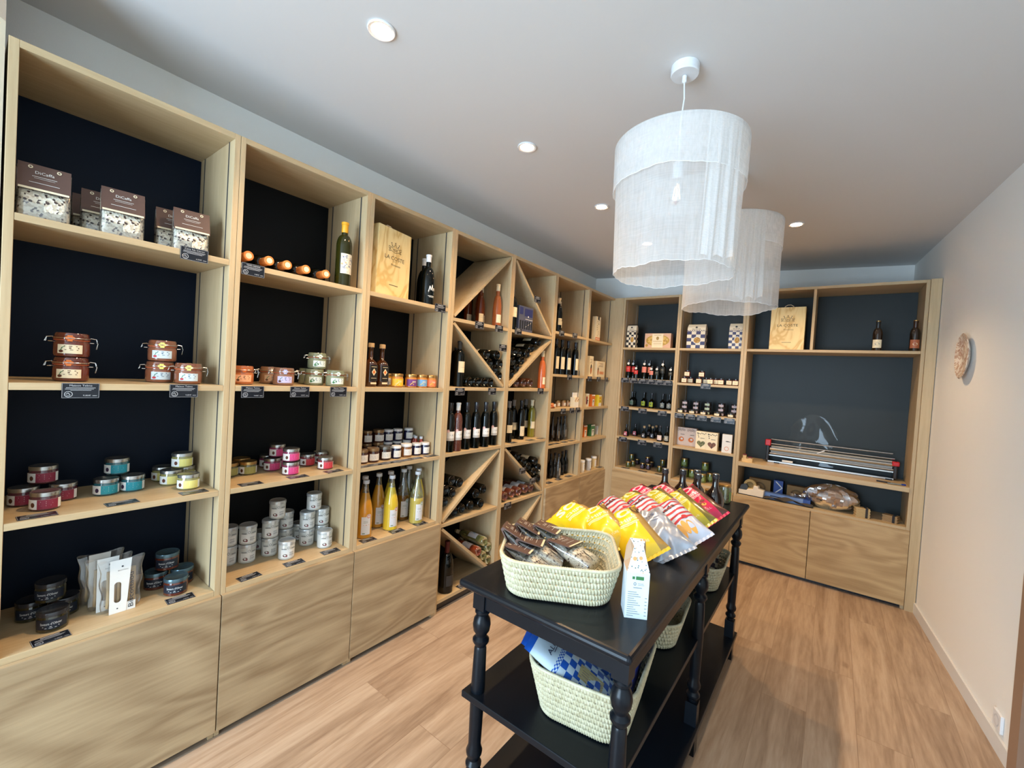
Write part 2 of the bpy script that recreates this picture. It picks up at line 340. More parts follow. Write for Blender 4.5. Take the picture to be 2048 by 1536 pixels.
# ------------------------------------------------------------ shelving along the back wall
YB=4.30; BB=.6645-.2995
XE=[.101,.6833,1.2609,2.4378]; XL=[.123,.7029,1.2838]; XR=[.6637,1.2381,2.4158]
SB=[[1.879,1.56,1.256,.943,.614],[1.879,1.543,1.252,.925,.60],[1.879,.575]]
LB=['oak shelving bay at the left of the back wall, holding dark vinegar bottles','oak shelving bay in the middle of the back wall, holding stacked dark jars','wide oak packing bay of the back wall with a deep worktop shelf']
for k in range(3):
    x0,x1,l,r=XE[k]+.0006,XE[k+1]-.0006,XL[k],XR[k]
    t=thing('shelf_unit',LB[k],'shelf unit',(x0,YB,FZ),0,'oak shelving bays of the back wall')
    def P(name,xa,xb,ya,yb,za,zb,m): return panel(t,name,(xa-x0,xb-x0,ya,yb,za-FZ,zb-FZ),m)
    P('side_panel',x0,l,0,.385,FZ,2.4,OAKV); P('side_panel',r,x1,0,.385,FZ,2.4,OAKV)
    P('top_panel',l,r,0,.385,2.4-TH,2.4,OAKX); P('back_panel',l,r,.369,.385,FZ,2.4-TH,BACKM)
    for z in SB[k]: P('shelf',l+.0005,r-.0005,.0005,.369,z-TH,z,OAKX)
    if k==2:
        P('worktop',l+.0005,r-.0005,-.012,.369,.872-.036,.872,OAKX); P('divider',1.744,1.764,.002,.369,1.8792,2.4-TH-.0005,OAKV)
    else:
        for xa,xb in((l,l+.0016),(r-.0016,r)):
            for yy in(.052,.318): P('shelf_rail',xa,xb,yy-.004,yy+.004,SB[k][-1]+.001,2.4-TH-.001,METAL)
    dz=SB[k][-1]-TH
    ds=[(XE[k]+.002,XE[k+1]-.002)] if k<2 else [(XE[2]+.002,1.8335),(1.8375,XE[3]-.002)]
    for a,bb in ds: P('door',a,bb,-.0185,.0005,0,dz+.001,DOORX)
    P('plinth',l,r,.03,.045,FZ,0,DLID)
b=MB(); b.box(.0015,.1005,YB-.002,YB+.02,FZ,2.4); o=part('filler_panel',b.mesh('filler',OAKV,False)); tag(o,'narrow upright oak filler strip in the corner between both shelf runs','panel')
b=MB(); b.box(2.4382,wx(4.3)-.003,YB-.02,YB+.02,FZ+.0,2.4); o=part('filler_panel',b.mesh('filler2',OAKV,False)); tag(o,'upright oak filler strip between the packing bay and right wall','panel')
# ------------------------------------------------------------ where everything stands (metres): kind, variant, x, y, z, turn, label, group
ITEMS=[
('ricebag','',-0.056,0.176,1.907,-6,'left bag of rice mix with brown header, top shelf of the leftmost bay','brown topped bags of rice mix on the top shelf'),
('ricebag','',-0.135,0.177,1.907,-6,'rice bag peeking out behind the left brown topped bag, top shelf of the leftmost bay','brown topped bags of rice mix on the top shelf'),
('ricebag','',-0.075,0.362,1.907,-6,'middle bag of rice mix with brown header, top shelf of the leftmost bay','brown topped bags of rice mix on the top shelf'),
('ricebag','',-0.175,0.328,1.907,-6,'rice bag standing just behind the middle brown topped bag, top shelf of the leftmost bay','brown topped bags of rice mix on the top shelf'),
('ricebag','',-0.27,0.318,1.907,-6,'hindmost rice bag behind the middle brown topped pair, top shelf of the leftmost bay','brown topped bags of rice mix on the top shelf'),
('ricebag','',-0.085,0.562,1.907,-6,'right bag of rice mix above the price tag, top shelf of the leftmost bay','brown topped bags of rice mix on the top shelf'),
('ricebag','',-0.15,0.525,1.907,-6,'rice bag tucked behind the right brown topped bag, top shelf of the leftmost bay','brown topped bags of rice mix on the top shelf'),
('wirejar','rillette',-0.12,0.256,1.41,0,'lower clamp jar with cream label in the left stack of two, second shelf, leftmost bay','wire clamp jars on the second shelf'),
('wirejar','rillette',-0.12,0.256,1.491,0,'upper clamp jar with cream label in the left stack of two, second shelf, leftmost bay','wire clamp jars on the second shelf'),
('wirejar','cherry',-0.154,0.502,1.41,0,'lower clamp jar with cherry label in the right stack of two, second shelf, leftmost bay','wire clamp jars on the second shelf'),
('wirejar','cherry',-0.15,0.506,1.491,0,'upper clamp jar with cherry label and yellow seal, second shelf, leftmost bay','wire clamp jars on the second shelf'),
('wirejar','cherry',-0.086,0.574,1.41,0,'single clamp jar with cherry label in front of the stack, second shelf, leftmost bay','wire clamp jars on the second shelf'),
('flatjar','burgundy',-0.21,0.167,0.989,0,'burgundy labelled flat jar left at the back of its pile, third shelf, leftmost bay','flat jars on the third shelf'),
('flatjar','burgundy',-0.208,0.259,0.989,0,'burgundy labelled flat jar right at the back of its pile, third shelf, leftmost bay','flat jars on the third shelf'),
('flatjar','burgundy',-0.115,0.208,0.989,0,'burgundy labelled flat jar at the front of its pile, third shelf, leftmost bay','flat jars on the third shelf'),
('flatjar','burgundy',-0.235,0.213,1.051,0,'burgundy labelled flat jar on top of its pile, third shelf, leftmost bay','flat jars on the third shelf'),
('flatjar','teal',-0.199,0.369,0.989,0,'teal labelled flat jar at the lower left of its pile, third shelf, leftmost bay','flat jars on the third shelf'),
('flatjar','teal',-0.205,0.445,0.989,0,'teal labelled flat jar at the lower right of its pile, third shelf, leftmost bay','flat jars on the third shelf'),
('flatjar','teal',-0.25,0.407,1.051,0,'teal labelled flat jar on top of its pile, third shelf, leftmost bay','flat jars on the third shelf'),
('flatjar','yellow',-0.301,0.561,0.989,0,'pale yellow labelled flat jar at the back left of its pile, third shelf, leftmost bay','flat jars on the third shelf'),
('flatjar','yellow',-0.267,0.629,0.989,0,'pale yellow labelled flat jar at the back right of its pile, third shelf, leftmost bay','flat jars on the third shelf'),
('flatjar','yellow',-0.218,0.568,0.989,0,'pale yellow labelled flat jar at the left middle of its pile, third shelf, leftmost bay','flat jars on the third shelf'),
('flatjar','yellow',-0.109,0.597,0.989,0,'pale yellow labelled flat jar at the front of its pile, third shelf, leftmost bay','flat jars on the third shelf'),
('flatjar','yellow',-0.239,0.609,1.051,0,'pale yellow labelled flat jar on top of its pile, third shelf, leftmost bay','flat jars on the third shelf'),
('darkjar','olive',-0.233,0.196,0.582,0,'dark preserve jar left at the back of the shadowed pile, lowest shelf, leftmost bay','dark lidded preserve jars on the lowest open shelf'),
('darkjar','olive',-0.197,0.27,0.582,0,'dark preserve jar right at the back of the shadowed pile, lowest shelf, leftmost bay','dark lidded preserve jars on the lowest open shelf'),
('darkjar','olive',-0.111,0.234,0.582,0,'dark preserve jar at the front of the shadowed pile, lowest shelf, leftmost bay','dark lidded preserve jars on the lowest open shelf'),
('darkjar','olive',-0.191,0.236,0.649,0,'dark preserve jar on top of the shadowed pile, lowest shelf, leftmost bay','dark lidded preserve jars on the lowest open shelf'),
('darkjar','amber',-0.2,0.529,0.582,0,'dark preserve jar at the left of the pile beside the biscuits, lowest shelf, leftmost bay','dark lidded preserve jars on the lowest open shelf'),
('darkjar','amber',-0.176,0.608,0.582,0,'dark preserve jar at the back of the pile beside the biscuits, lowest shelf, leftmost bay','dark lidded preserve jars on the lowest open shelf'),
('darkjar','amber',-0.098,0.567,0.582,0,'dark preserve jar at the front of the pile beside the biscuits, lowest shelf, leftmost bay','dark lidded preserve jars on the lowest open shelf'),
('darkjar','amber',-0.2,0.563,0.649,0,'dark preserve jar on top of the pile beside the biscuits, lowest shelf, leftmost bay','dark lidded preserve jars on the lowest open shelf'),
('biscuit','',-0.096,0.403,0.582,0,'front white carded bag of biscuits with large vertical word, lowest shelf, leftmost bay','bags of biscuits in clear film'),
('biscuit','',-0.143,0.377,0.582,0,'second white carded bag of biscuits behind the front one, lowest shelf, leftmost bay','bags of biscuits in clear film'),
('biscuit','',-0.206,0.365,0.582,0,'rearmost white carded bag of biscuits, standing tallest, lowest shelf, leftmost bay','bags of biscuits in clear film'),
('lying_neck','orange',-0.03,0.746,1.945,0,'leftmost orange capped bottle lying on its side, top shelf, second bay','wax capped bottles lying on the top shelf'),
('lying_neck','orange',-0.03,0.827,1.945,0,'second from left orange capped bottle lying on its side, top shelf, second bay','wax capped bottles lying on the top shelf'),
('lying_neck','orange',-0.03,0.903,1.945,0,'middle orange capped bottle lying on its side, top shelf, second bay','wax capped bottles lying on the top shelf'),
('lying_neck','orange',-0.03,0.987,1.945,0,'fourth from left orange capped bottle lying on its side, top shelf, second bay','wax capped bottles lying on the top shelf'),
('lying_neck','orange',-0.03,1.083,1.945,0,'rightmost orange capped bottle lying on its side, top shelf, second bay','wax capped bottles lying on the top shelf'),
('bordeaux','olivewhite',-0.045,1.178,1.907,0,'standing olive glass bottle with yellow wax top and patterned label, second bay',''),
('wirejar','orange',-0.12,0.777,1.41,0,'clamp jar with orange label at the far left, second shelf, second bay','wire clamp jars on the second shelf'),
('wirejar','brown',-0.2,0.927,1.41,0,'clamp jar of brown paste behind the lavender labelled one, second shelf, second bay','wire clamp jars on the second shelf'),
('wirejar','lavender',-0.09,0.939,1.41,0,'clamp jar with lavender label, second shelf, second bay','wire clamp jars on the second shelf'),
('wirejar','green',-0.239,1.129,1.41,0,'clamp jar with leaf label at the back of its group, second shelf, second bay','wire clamp jars on the second shelf'),
('wirejar','green',-0.143,1.112,1.41,0,'clamp jar with leaf label under the top one, second shelf, second bay','wire clamp jars on the second shelf'),
('wirejar','green',-0.15,1.126,1.491,0,'topmost clamp jar with leaf label, second shelf, second bay','wire clamp jars on the second shelf'),
('wirejar','green',-0.078,1.186,1.41,0,'clamp jar with leaf label at the right front, second shelf, second bay','wire clamp jars on the second shelf'),
('flatjar','olive',-0.222,0.78,0.989,0,'olive green labelled flat jar cut off by the left upright, third shelf, second bay','flat jars on the third shelf'),
('flatjar','olive',-0.214,0.855,0.989,0,'olive green labelled flat jar standing at the front left, third shelf, second bay','flat jars on the third shelf'),
('flatjar','olive',-0.298,0.859,0.989,0,'olive green labelled flat jar hidden behind the front one, third shelf, second bay','flat jars on the third shelf'),
('flatjar','pink',-0.306,0.979,0.989,0,'pink labelled flat jar at the back left of its pile, third shelf, second bay','flat jars on the third shelf'),
('flatjar','pink',-0.223,0.966,0.989,0,'pink labelled flat jar at the front left of its pile, third shelf, second bay','flat jars on the third shelf'),
('flatjar','pink',-0.255,1.035,0.989,0,'pink labelled flat jar at the back right of its pile, third shelf, second bay','flat jars on the third shelf'),
('flatjar','pink',-0.096,0.995,0.989,0,'pink labelled flat jar at the lower right front of its pile, third shelf, second bay','flat jars on the third shelf'),
('flatjar','pink',-0.24,0.995,1.051,0,'pink labelled flat jar on top at the left of its pile, third shelf, second bay','flat jars on the third shelf'),
('flatjar','pink',-0.103,0.997,1.051,0,'pink labelled flat jar on top at the right of its pile, third shelf, second bay','flat jars on the third shelf'),
('flatjar','red',-0.223,1.14,0.989,0,'red labelled flat jar left of its trio, third shelf, second bay','flat jars on the third shelf'),
('flatjar','red',-0.246,1.224,0.989,0,'red labelled flat jar behind in its trio, third shelf, second bay','flat jars on the third shelf'),
('flatjar','red',-0.104,1.172,0.989,0,'red labelled flat jar front right of its trio, third shelf, second bay','flat jars on the third shelf'),
('can','',-0.226,0.793,0.582,0,'chestnut tub lower, half hidden by the left upright, lowest shelf, second bay','white labelled tins of chestnut cream in piles'),
('can','',-0.199,0.863,0.582,0,'chestnut tub lower of the left pair, lowest shelf, second bay','white labelled tins of chestnut cream in piles'),
('can','',-0.309,0.963,0.582,0,'chestnut tub at the very back between the piles, lowest shelf, second bay','white labelled tins of chestnut cream in piles'),
('can','',-0.204,0.964,0.582,0,'chestnut tub lowest of the three tub stack, lowest shelf, second bay','white labelled tins of chestnut cream in piles'),
('can','',-0.272,1.069,0.582,0,'chestnut tub lower, behind the front middle tub, lowest shelf, second bay','white labelled tins of chestnut cream in piles'),
('can','',-0.114,1.003,0.582,0,'chestnut tub alone at the front middle, lowest shelf, second bay','white labelled tins of chestnut cream in piles'),
('can','',-0.297,1.152,0.582,0,'chestnut tub at the back left of the right pile, lowest shelf, second bay','white labelled tins of chestnut cream in piles'),
('can','',-0.199,1.144,0.582,0,'chestnut tub lower front of the right pile, lowest shelf, second bay','white labelled tins of chestnut cream in piles'),
('can','',-0.204,1.224,0.582,0,'chestnut tub lower back of the right pile, lowest shelf, second bay','white labelled tins of chestnut cream in piles'),
('can','',-0.112,1.194,0.582,0,'chestnut tub front right corner, lowest shelf, second bay','white labelled tins of chestnut cream in piles'),
('can','',-0.226,0.793,0.669,0,'chestnut tub upper, half hidden by the left upright, lowest shelf, second bay','white labelled tins of chestnut cream in piles'),
('can','',-0.199,0.863,0.669,0,'chestnut tub upper of the left pair, lowest shelf, second bay','white labelled tins of chestnut cream in piles'),
('can','',-0.204,0.964,0.669,0,'chestnut tub second in the three tub stack, lowest shelf, second bay','white labelled tins of chestnut cream in piles'),
('can','',-0.204,0.994,0.756,0,'chestnut tub topmost of the three tub stack, lowest shelf, second bay','white labelled tins of chestnut cream in piles'),
('can','',-0.272,1.069,0.669,0,'chestnut tub upper, behind the front middle tub, lowest shelf, second bay','white labelled tins of chestnut cream in piles'),
('can','',-0.199,1.144,0.669,0,'chestnut tub upper left in the right pile, lowest shelf, second bay','white labelled tins of chestnut cream in piles'),
('can','',-0.204,1.224,0.669,0,'chestnut tub upper right in the right pile, lowest shelf, second bay','white labelled tins of chestnut cream in piles'),
('can','',-0.209,1.181,0.756,0,'chestnut tub peak of the right pile, lowest shelf, second bay','white labelled tins of chestnut cream in piles'),
('winebox','',-0.086,1.462,1.907,10,'pale wooden LA COSTE wine crate on the top shelf, third bay','wooden wine crates'),
('burg','black',-0.055,1.735,1.907,0,'front black bottle with white wax top beside the crate, third bay','black bottles with white wax tops'),
('burg','black',-0.15,1.785,1.907,0,'rear black bottle with white wax top nearest the crate, third bay','black bottles with white wax tops'),
('spirit','dark',-0.12,1.488,1.41,0,'corked amber spirit bottle with black diamond label, front, second shelf, third bay','square spirit bottles'),
('spirit','dark',-0.1,1.401,1.41,0,'corked amber spirit bottle beside the left upright, second shelf, third bay','square spirit bottles'),
('jam','gold',-0.16,1.566,1.41,0,'small gold honey jar behind the yellow one, second shelf, third bay','coloured honey jars in a row'),
('honey','yellow',-0.08,1.57,1.41,0,'yellow labelled honey jar, second shelf, third bay','coloured honey jars in a row'),
('honey','purple',-0.08,1.67,1.41,0,'purple labelled honey jar, second shelf, third bay','coloured honey jars in a row'),
('honey','blue',-0.08,1.751,1.41,0,'blue labelled honey jar, second shelf, third bay','coloured honey jars in a row'),
('honey','coral',-0.08,1.825,1.41,0,'coral labelled honey jar at the right end, second shelf, third bay','coloured honey jars in a row'),
('jam','brownlid',-0.1,1.383,0.989,0,'gold lidded jam jar at the left end of the front row, third shelf, third bay','jam jars in two tiers'),
('spreadjar','brownlid',-0.102,1.45,0.989,0,'gold lidded jam jar second from left of the front row, third shelf, third bay','jam jars in two tiers'),
('spreadjar','darklid',-0.111,1.537,0.989,0,'dark lidded jam jar third from left of the front row, third shelf, third bay','jam jars in two tiers'),
('jam','whitelid',-0.106,1.612,0.989,0,'white lidded jam jar fourth from left of the front row, third shelf, third bay','jam jars in two tiers'),
('spreadjar','whitelid',-0.113,1.691,0.989,0,'white lidded jam jar fifth from left of the front row, third shelf, third bay','jam jars in two tiers'),
('jam','whitelid',-0.111,1.769,0.989,0,'white lidded jam jar sixth from left of the front row, third shelf, third bay','jam jars in two tiers'),
('jam','whitelid',-0.102,1.83,0.989,0,'white lidded jam jar at the right end of the front row, third shelf, third bay','jam jars in two tiers'),
('jam','brownlid',-0.253,1.512,0.989,0,'gold lidded jam jar, first from left in the hidden back row, third shelf, third bay','jam jars in two tiers'),
('jam','brownlid',-0.253,1.512,1.065,0,'gold lidded jam jar, first from left in the raised back tier, third shelf, third bay','jam jars in two tiers'),
('spreadjar','brownlid',-0.243,1.582,0.989,0,'gold lidded jam jar, second from left in the hidden back row, third shelf, third bay','jam jars in two tiers'),
('spreadjar','brownlid',-0.243,1.582,1.065,0,'gold lidded jam jar, second from left in the raised back tier, third shelf, third bay','jam jars in two tiers'),
('jam','whitelid',-0.24,1.651,0.989,0,'white lidded jam jar, third from left in the hidden back row, third shelf, third bay','jam jars in two tiers'),
('jam','whitelid',-0.24,1.651,1.065,0,'white lidded jam jar, third from left in the raised back tier, third shelf, third bay','jam jars in two tiers'),
('jam','whitelid',-0.237,1.719,0.989,0,'white lidded jam jar, fourth from left in the hidden back row, third shelf, third bay','jam jars in two tiers'),
('jam','whitelid',-0.237,1.719,1.065,0,'white lidded jam jar, fourth from left in the raised back tier, third shelf, third bay','jam jars in two tiers'),
('jam','whitelid',-0.237,1.794,0.989,0,'white lidded jam jar, fifth from left in the hidden back row, third shelf, third bay','jam jars in two tiers'),
('jam','whitelid',-0.234,1.802,1.065,0,'white lidded jam jar, fifth from left in the raised back tier, third shelf, third bay','jam jars in two tiers'),
('spice','',-0.191,1.828,0.989,0,'left small bottle of red chilli sauce behind the jam jars, third shelf, third bay','small chilli bottles'),
('spice','',-0.226,1.843,0.989,0,'middle small bottle of red chilli sauce behind the jam jars, third shelf, third bay','small chilli bottles'),
('spice','',-0.156,1.843,0.989,0,'right small bottle of red chilli sauce behind the jam jars, third shelf, third bay','small chilli bottles'),
('juice','orange',-0.087,1.407,0.582,0,'orange juice bottle at the front left, lowest shelf, third bay','juice bottles with white caps'),
('juice','orange',-0.165,1.454,0.582,0,'orange juice bottle hidden behind the front left one, lowest shelf, third bay','juice bottles with white caps'),
('juice','orange',-0.174,1.554,0.582,0,'orange juice bottle set back, second from left, lowest shelf, third bay','juice bottles with white caps'),
('juice','yellow',-0.088,1.582,0.582,0,'bright yellow juice bottle at the front middle, lowest shelf, third bay','juice bottles with white caps'),
('juice','yellow',-0.174,1.637,0.582,0,'yellow juice bottle behind the bright one, lowest shelf, third bay','juice bottles with white caps'),
('juice','amber',-0.173,1.736,0.582,0,'amber apple juice bottle half empty, lowest shelf, third bay','juice bottles with white caps'),
('juice','pale',-0.072,1.761,0.582,0,'pale lemon juice bottle at the front right, lowest shelf, third bay','juice bottles with white caps'),
('juice','pale',-0.215,1.812,0.582,0,'pale juice bottle behind the front right one, lowest shelf, third bay','juice bottles with white caps'),
('juice','yellow',-0.131,1.82,0.582,0,'golden juice bottle against the right upright, lowest shelf, third bay','juice bottles with white caps'),
('slim','rose',-0.085,2.438,1.858,0,'front right rose wine bottle, top shelf, fourth bay','rose wine bottles under the diagonal board'),
('slim','rose',-0.245,2.44,1.858,0,'middle rose wine bottle with white capsule, top shelf, fourth bay','rose wine bottles under the diagonal board'),
('slim','darkrose',-0.19,2.365,1.858,0,'left rose wine bottle with shaded label, top shelf, fourth bay','rose wine bottles under the diagonal board'),
('slim','darkrose',-0.315,2.37,1.858,0,'rearmost rose wine bottle in the corner, top shelf, fourth bay','rose wine bottles under the diagonal board'),
('bordeaux','creamlabel',-0.07,2.058,1.42,0,'dark wine bottle with cream label at the front, second shelf, fourth bay','dark bottles with cream labels'),
('bordeaux','creamlabel',-0.16,2.118,1.42,0,'dark wine bottle with cream label behind the upright, second shelf, fourth bay','dark bottles with cream labels'),
('slim','pinklabel',-0.047,1.985,0.996,0,'dark wine bottle cut by the left upright in the standing row, third shelf, fourth bay','row of standing wine bottles'),
('slim','rosepink',-0.044,2.052,0.996,0,'rose bottle, clear glass, at the left front in the standing row, third shelf, fourth bay','row of standing wine bottles'),
('slim','pinklabel',-0.055,2.15,0.996,0,'dark bottle with pink seal, second in the standing row, third shelf, fourth bay','row of standing wine bottles'),
('slim','pinklabel',-0.051,2.24,0.996,0,'dark bottle, third in the standing row, third shelf, fourth bay','row of standing wine bottles'),
('slim','pinklabel',-0.044,2.333,0.996,0,'dark bottle with pink seal, fourth in the standing row, third shelf, fourth bay','row of standing wine bottles'),
('slim','pinklabel',-0.057,2.441,0.996,0,'dark bottle at the right end in the standing row, third shelf, fourth bay','row of standing wine bottles'),
('champ','dark',-0.062,2.043,0.052,0,'large dark sparkling wine bottle standing at the very bottom, fourth bay',''),
('bordeaux','creamlabel',-0.045,2.568,1.858,0,'dark bottle with white label left of the blue carton, top shelf, fifth bay','dark bottles with cream labels'),
('bluebox','',-0.085,2.712,1.858,0,'blue grey carton of bottles under the diagonal board, fifth bay',''),
('slim','rosebright',-0.06,3.054,1.42,0,'bright rose wine bottle standing at the front, second shelf, fifth bay',''),
('slim','creamlabel',-0.071,2.644,0.996,0,'dark bottle cut by the left upright, third shelf, fifth bay','row of white wine bottles'),
('slim','creamlabel',-0.165,2.83,0.996,0,'dark bottle standing behind, second, third shelf, fifth bay','row of white wine bottles'),
('slim','whitelabel',-0.105,2.856,0.996,0,'dark bottle with tilted white label, third shelf, fifth bay','row of white wine bottles'),
('slim','creamlabel',-0.202,3.054,0.996,0,'dark bottle at the back, fourth, third shelf, fifth bay','row of white wine bottles'),
('slim','yellowglass',-0.136,3.054,0.996,0,'yellow glass bottle with white capsule, third shelf, fifth bay','row of white wine bottles'),
('slim','whitecap',-0.197,3.5,1.917,0,'dark bottle with white capsule on the top shelf, sixth bay','dark bottles with pale labels'),
('slim','whitecap',-0.1,3.33,1.917,0,'dark bottle hidden by the upright on the top shelf, sixth bay','dark bottles with pale labels'),
('slim','longlabel',-0.09,3.312,1.549,0,'leftmost dark bottle with long white label, second shelf, sixth bay','dark bottles with pale labels'),
('slim','longlabel',-0.09,3.413,1.549,0,'second dark bottle with long white label, second shelf, sixth bay','dark bottles with pale labels'),
('slim','longlabel',-0.09,3.528,1.549,0,'third dark bottle with long white label, second shelf, sixth bay','dark bottles with pale labels'),
('slim','longlabel',-0.09,3.672,1.549,0,'rightmost dark bottle with long white label, second shelf, sixth bay','dark bottles with pale labels'),
('smalljar','peach',-0.143,3.483,1.245,0,'leftmost small white labelled jar, third shelf, sixth bay','small jars in a row'),
('smalljar','peach',-0.142,3.588,1.245,0,'second small white labelled jar, third shelf, sixth bay','small jars in a row'),
('smalljar','peach',-0.142,3.678,1.245,0,'third small white labelled jar, third shelf, sixth bay','small jars in a row'),
('smalljar','peach',-0.149,3.782,1.245,0,'rightmost small white labelled jar, third shelf, sixth bay','small jars in a row'),
('jam','darklid',-0.325,3.928,1.245,0,'larger jar standing behind the small row, third shelf, sixth bay',''),
('snackbag','',-0.055,3.241,1.245,0,'reddish bag with round white tag lying left of the small jars, sixth bay',''),
('carton','display',-0.06,3.659,1.245,0,'white and red display carton at the right end of third shelf, sixth bay',''),
('glassbot','brown',-0.164,3.456,0.923,0,'leftmost slim oil bottle on the fourth shelf, sixth bay','slim dark glass bottles'),
('glassbot','brown',-0.117,3.473,0.923,0,'second slim oil bottle on the fourth shelf, sixth bay','slim dark glass bottles'),
('glassbot','dark',-0.136,3.565,0.923,0,'third slim oil bottle on the fourth shelf, sixth bay','slim dark glass bottles'),
('glassbot','clear',-0.138,3.637,0.923,0,'rightmost slim oil bottle on the fourth shelf, sixth bay','slim dark glass bottles'),
('glassbot','dark',-0.113,3.38,0.588,0,'leftmost slim dark bottle on the fifth shelf, sixth bay','slim dark glass bottles'),
('glassbot','clear',-0.113,3.455,0.588,0,'second slim dark bottle on the fifth shelf, sixth bay','slim dark glass bottles'),
('glassbot','clear',-0.064,3.44,0.588,0,'third slim dark bottle on the fifth shelf, sixth bay','slim dark glass bottles'),
('glassbot','dark',-0.115,3.593,0.588,0,'fourth slim dark bottle on the fifth shelf, sixth bay','slim dark glass bottles'),
('glassbot','dark',-0.123,3.676,0.588,0,'rightmost slim dark bottle on the fifth shelf, sixth bay','slim dark glass bottles'),
('carton','printcream',-0.055,4.009,1.917,0,'tall cream printed packet leaning on the top shelf, seventh bay',''),
('carton','window1',-0.055,3.908,1.549,0,'narrow cream box with oval window, second shelf, seventh bay',''),
('carton','window3',-0.065,4.136,1.549,0,'wide cream box with biscuit pictures, second shelf, seventh bay',''),
('carton','tea_red',-0.06,3.883,1.245,0,'red and white tea box, third shelf, seventh bay','tea boxes'),
('carton','tea_orange',-0.06,4.011,1.245,0,'orange tea box with white panel, third shelf, seventh bay','tea boxes'),
('carton','tea_yellow',-0.06,4.17,1.245,0,'bright yellow tea box, third shelf, seventh bay','tea boxes'),
('cyl','brown',-0.2,3.96,1.245,0,'left brown tea canister at the back, third shelf, seventh bay','brown tea canisters'),
('cyl','brown',-0.2,4.07,1.245,0,'right brown tea canister at the back, third shelf, seventh bay','brown tea canisters'),
('cyl','brown',-0.2,3.96,1.366,0,'upper left brown tea canister stacked at the back, third shelf, seventh bay','brown tea canisters'),
('cyl','brown',-0.2,4.07,1.366,0,'upper right brown tea canister stacked at the back, third shelf, seventh bay','brown tea canisters'),
('carton','tea_orange',-0.113,3.987,0.923,0,'orange and white box, fourth shelf, seventh bay','small boxes on the fourth shelf'),
('carton','tea_green',-0.105,4.138,0.923,0,'green and white box, fourth shelf, seventh bay','small boxes on the fourth shelf'),
('carton','white',-0.119,4.322,0.923,0,'small white box, fourth shelf, seventh bay','small boxes on the fourth shelf'),
('cyl','dark',-0.2,3.93,0.923,0,'left dark canister behind the orange box, fourth shelf, seventh bay','dark tea canisters'),
('cyl','dark',-0.2,4.08,0.923,0,'right dark canister behind the green box, fourth shelf, seventh bay','dark tea canisters'),
('cyl','dark',-0.2,3.93,1.044,0,'upper left dark canister stacked at the back, fourth shelf, seventh bay','dark tea canisters'),
('cyl','dark',-0.2,4.08,1.044,0,'upper right dark canister stacked at the back, fourth shelf, seventh bay','dark tea canisters'),
('cyl','white',-0.042,3.864,0.588,0,'white tube cut by the left upright, fifth shelf, seventh bay','white capped tubes'),
('cyl','silver',-0.042,4.008,0.588,0,'silver white tube in the middle, fifth shelf, seventh bay','white capped tubes'),
('cyl','cream',-0.061,4.166,0.588,0,'cream tube with orange print, fifth shelf, seventh bay','white capped tubes'),
('carton','white',-0.105,4.252,0.588,0,'tall white box behind the cream tube, fifth shelf, seventh bay',''),
('pastabag','brown',0.192,4.365,1.879,-90,'black and white check pasta packet tilted on the top shelf, left bay of back wall','check pasta packets on display'),
('calisson','',0.471,4.37,1.879,-90,'flat cream gift box with oval gold windows, top shelf, left bay of back wall',''),
('pastabag','wide',0.838,4.37,1.879,-90,'wide blue check pasta packet, top shelf, middle bay of back wall','check pasta packets on display'),
('pastabag','blue',1.182,4.365,1.879,-90,'narrow blue check pasta packet at the right, top shelf, middle bay of back wall','check pasta packets on display'),
('tallbot','red',0.168,4.39,1.56,-90,'tall red labelled bottle at the left, second shelf, left bay of back wall','bottles with round white tags'),
('tallbot','red',0.191,4.46,1.56,-90,'tall red labelled bottle behind the first, second shelf, left bay of back wall','bottles with round white tags'),
('shortbot','red',0.269,4.35,1.56,-90,'short red labelled bottle, second shelf, left bay of back wall','bottles with round white tags'),
('tallbot','pink',0.34,4.39,1.56,-90,'tall pink labelled bottle, second shelf, left bay of back wall','bottles with round white tags'),
('tallbot','pink',0.369,4.46,1.56,-90,'tall bottle behind between the pink ones, second shelf, left bay of back wall','bottles with round white tags'),
('shortbot','pink',0.431,4.35,1.56,-90,'short pink labelled bottle, second shelf, left bay of back wall','bottles with round white tags'),
('shortbot','black',0.487,4.349,1.56,-90,'short dark bottle without bright label, second shelf, left bay of back wall','bottles with round white tags'),
('tallbot','black',0.528,4.391,1.56,-90,'tall black labelled bottle, second shelf, left bay of back wall','bottles with round white tags'),
('shortbot','black',0.622,4.35,1.56,-90,'short black labelled bottle at the right, second shelf, left bay of back wall','bottles with round white tags'),
('oilbot','sage',0.155,4.639,1.256,-90,'first sage labelled bottle, third shelf, left bay of back wall','vinegar bottles with square labels'),
('oilbot','sage',0.155,4.579,1.256,-90,'second sage labelled bottle, third shelf, left bay of back wall','vinegar bottles with square labels'),
('oilbot','lime',0.275,4.61,1.256,-90,'first lime labelled bottle, third shelf, left bay of back wall','vinegar bottles with square labels'),
('oilbot','lime',0.386,4.538,1.256,-90,'second lime labelled bottle, third shelf, left bay of back wall','vinegar bottles with square labels'),
('oilbot','grey',0.491,4.572,1.256,-90,'grey white labelled bottle, third shelf, left bay of back wall','vinegar bottles with square labels'),
('oilbot','grey',0.564,4.557,1.256,-90,'grey white labelled bottle cut by the upright, third shelf, left bay of back wall','vinegar bottles with square labels'),
('flask','pink',0.193,4.377,0.943,-90,'pink labelled flask at the left, fourth shelf, left bay of back wall','small flasks'),
('flask','pink',0.237,4.515,0.943,-90,'slender pink flask set back, fourth shelf, left bay of back wall','small flasks'),
('flask','cork',0.367,4.426,0.943,-90,'dark flask with cork stopper at the front, fourth shelf, left bay of back wall','small flasks'),
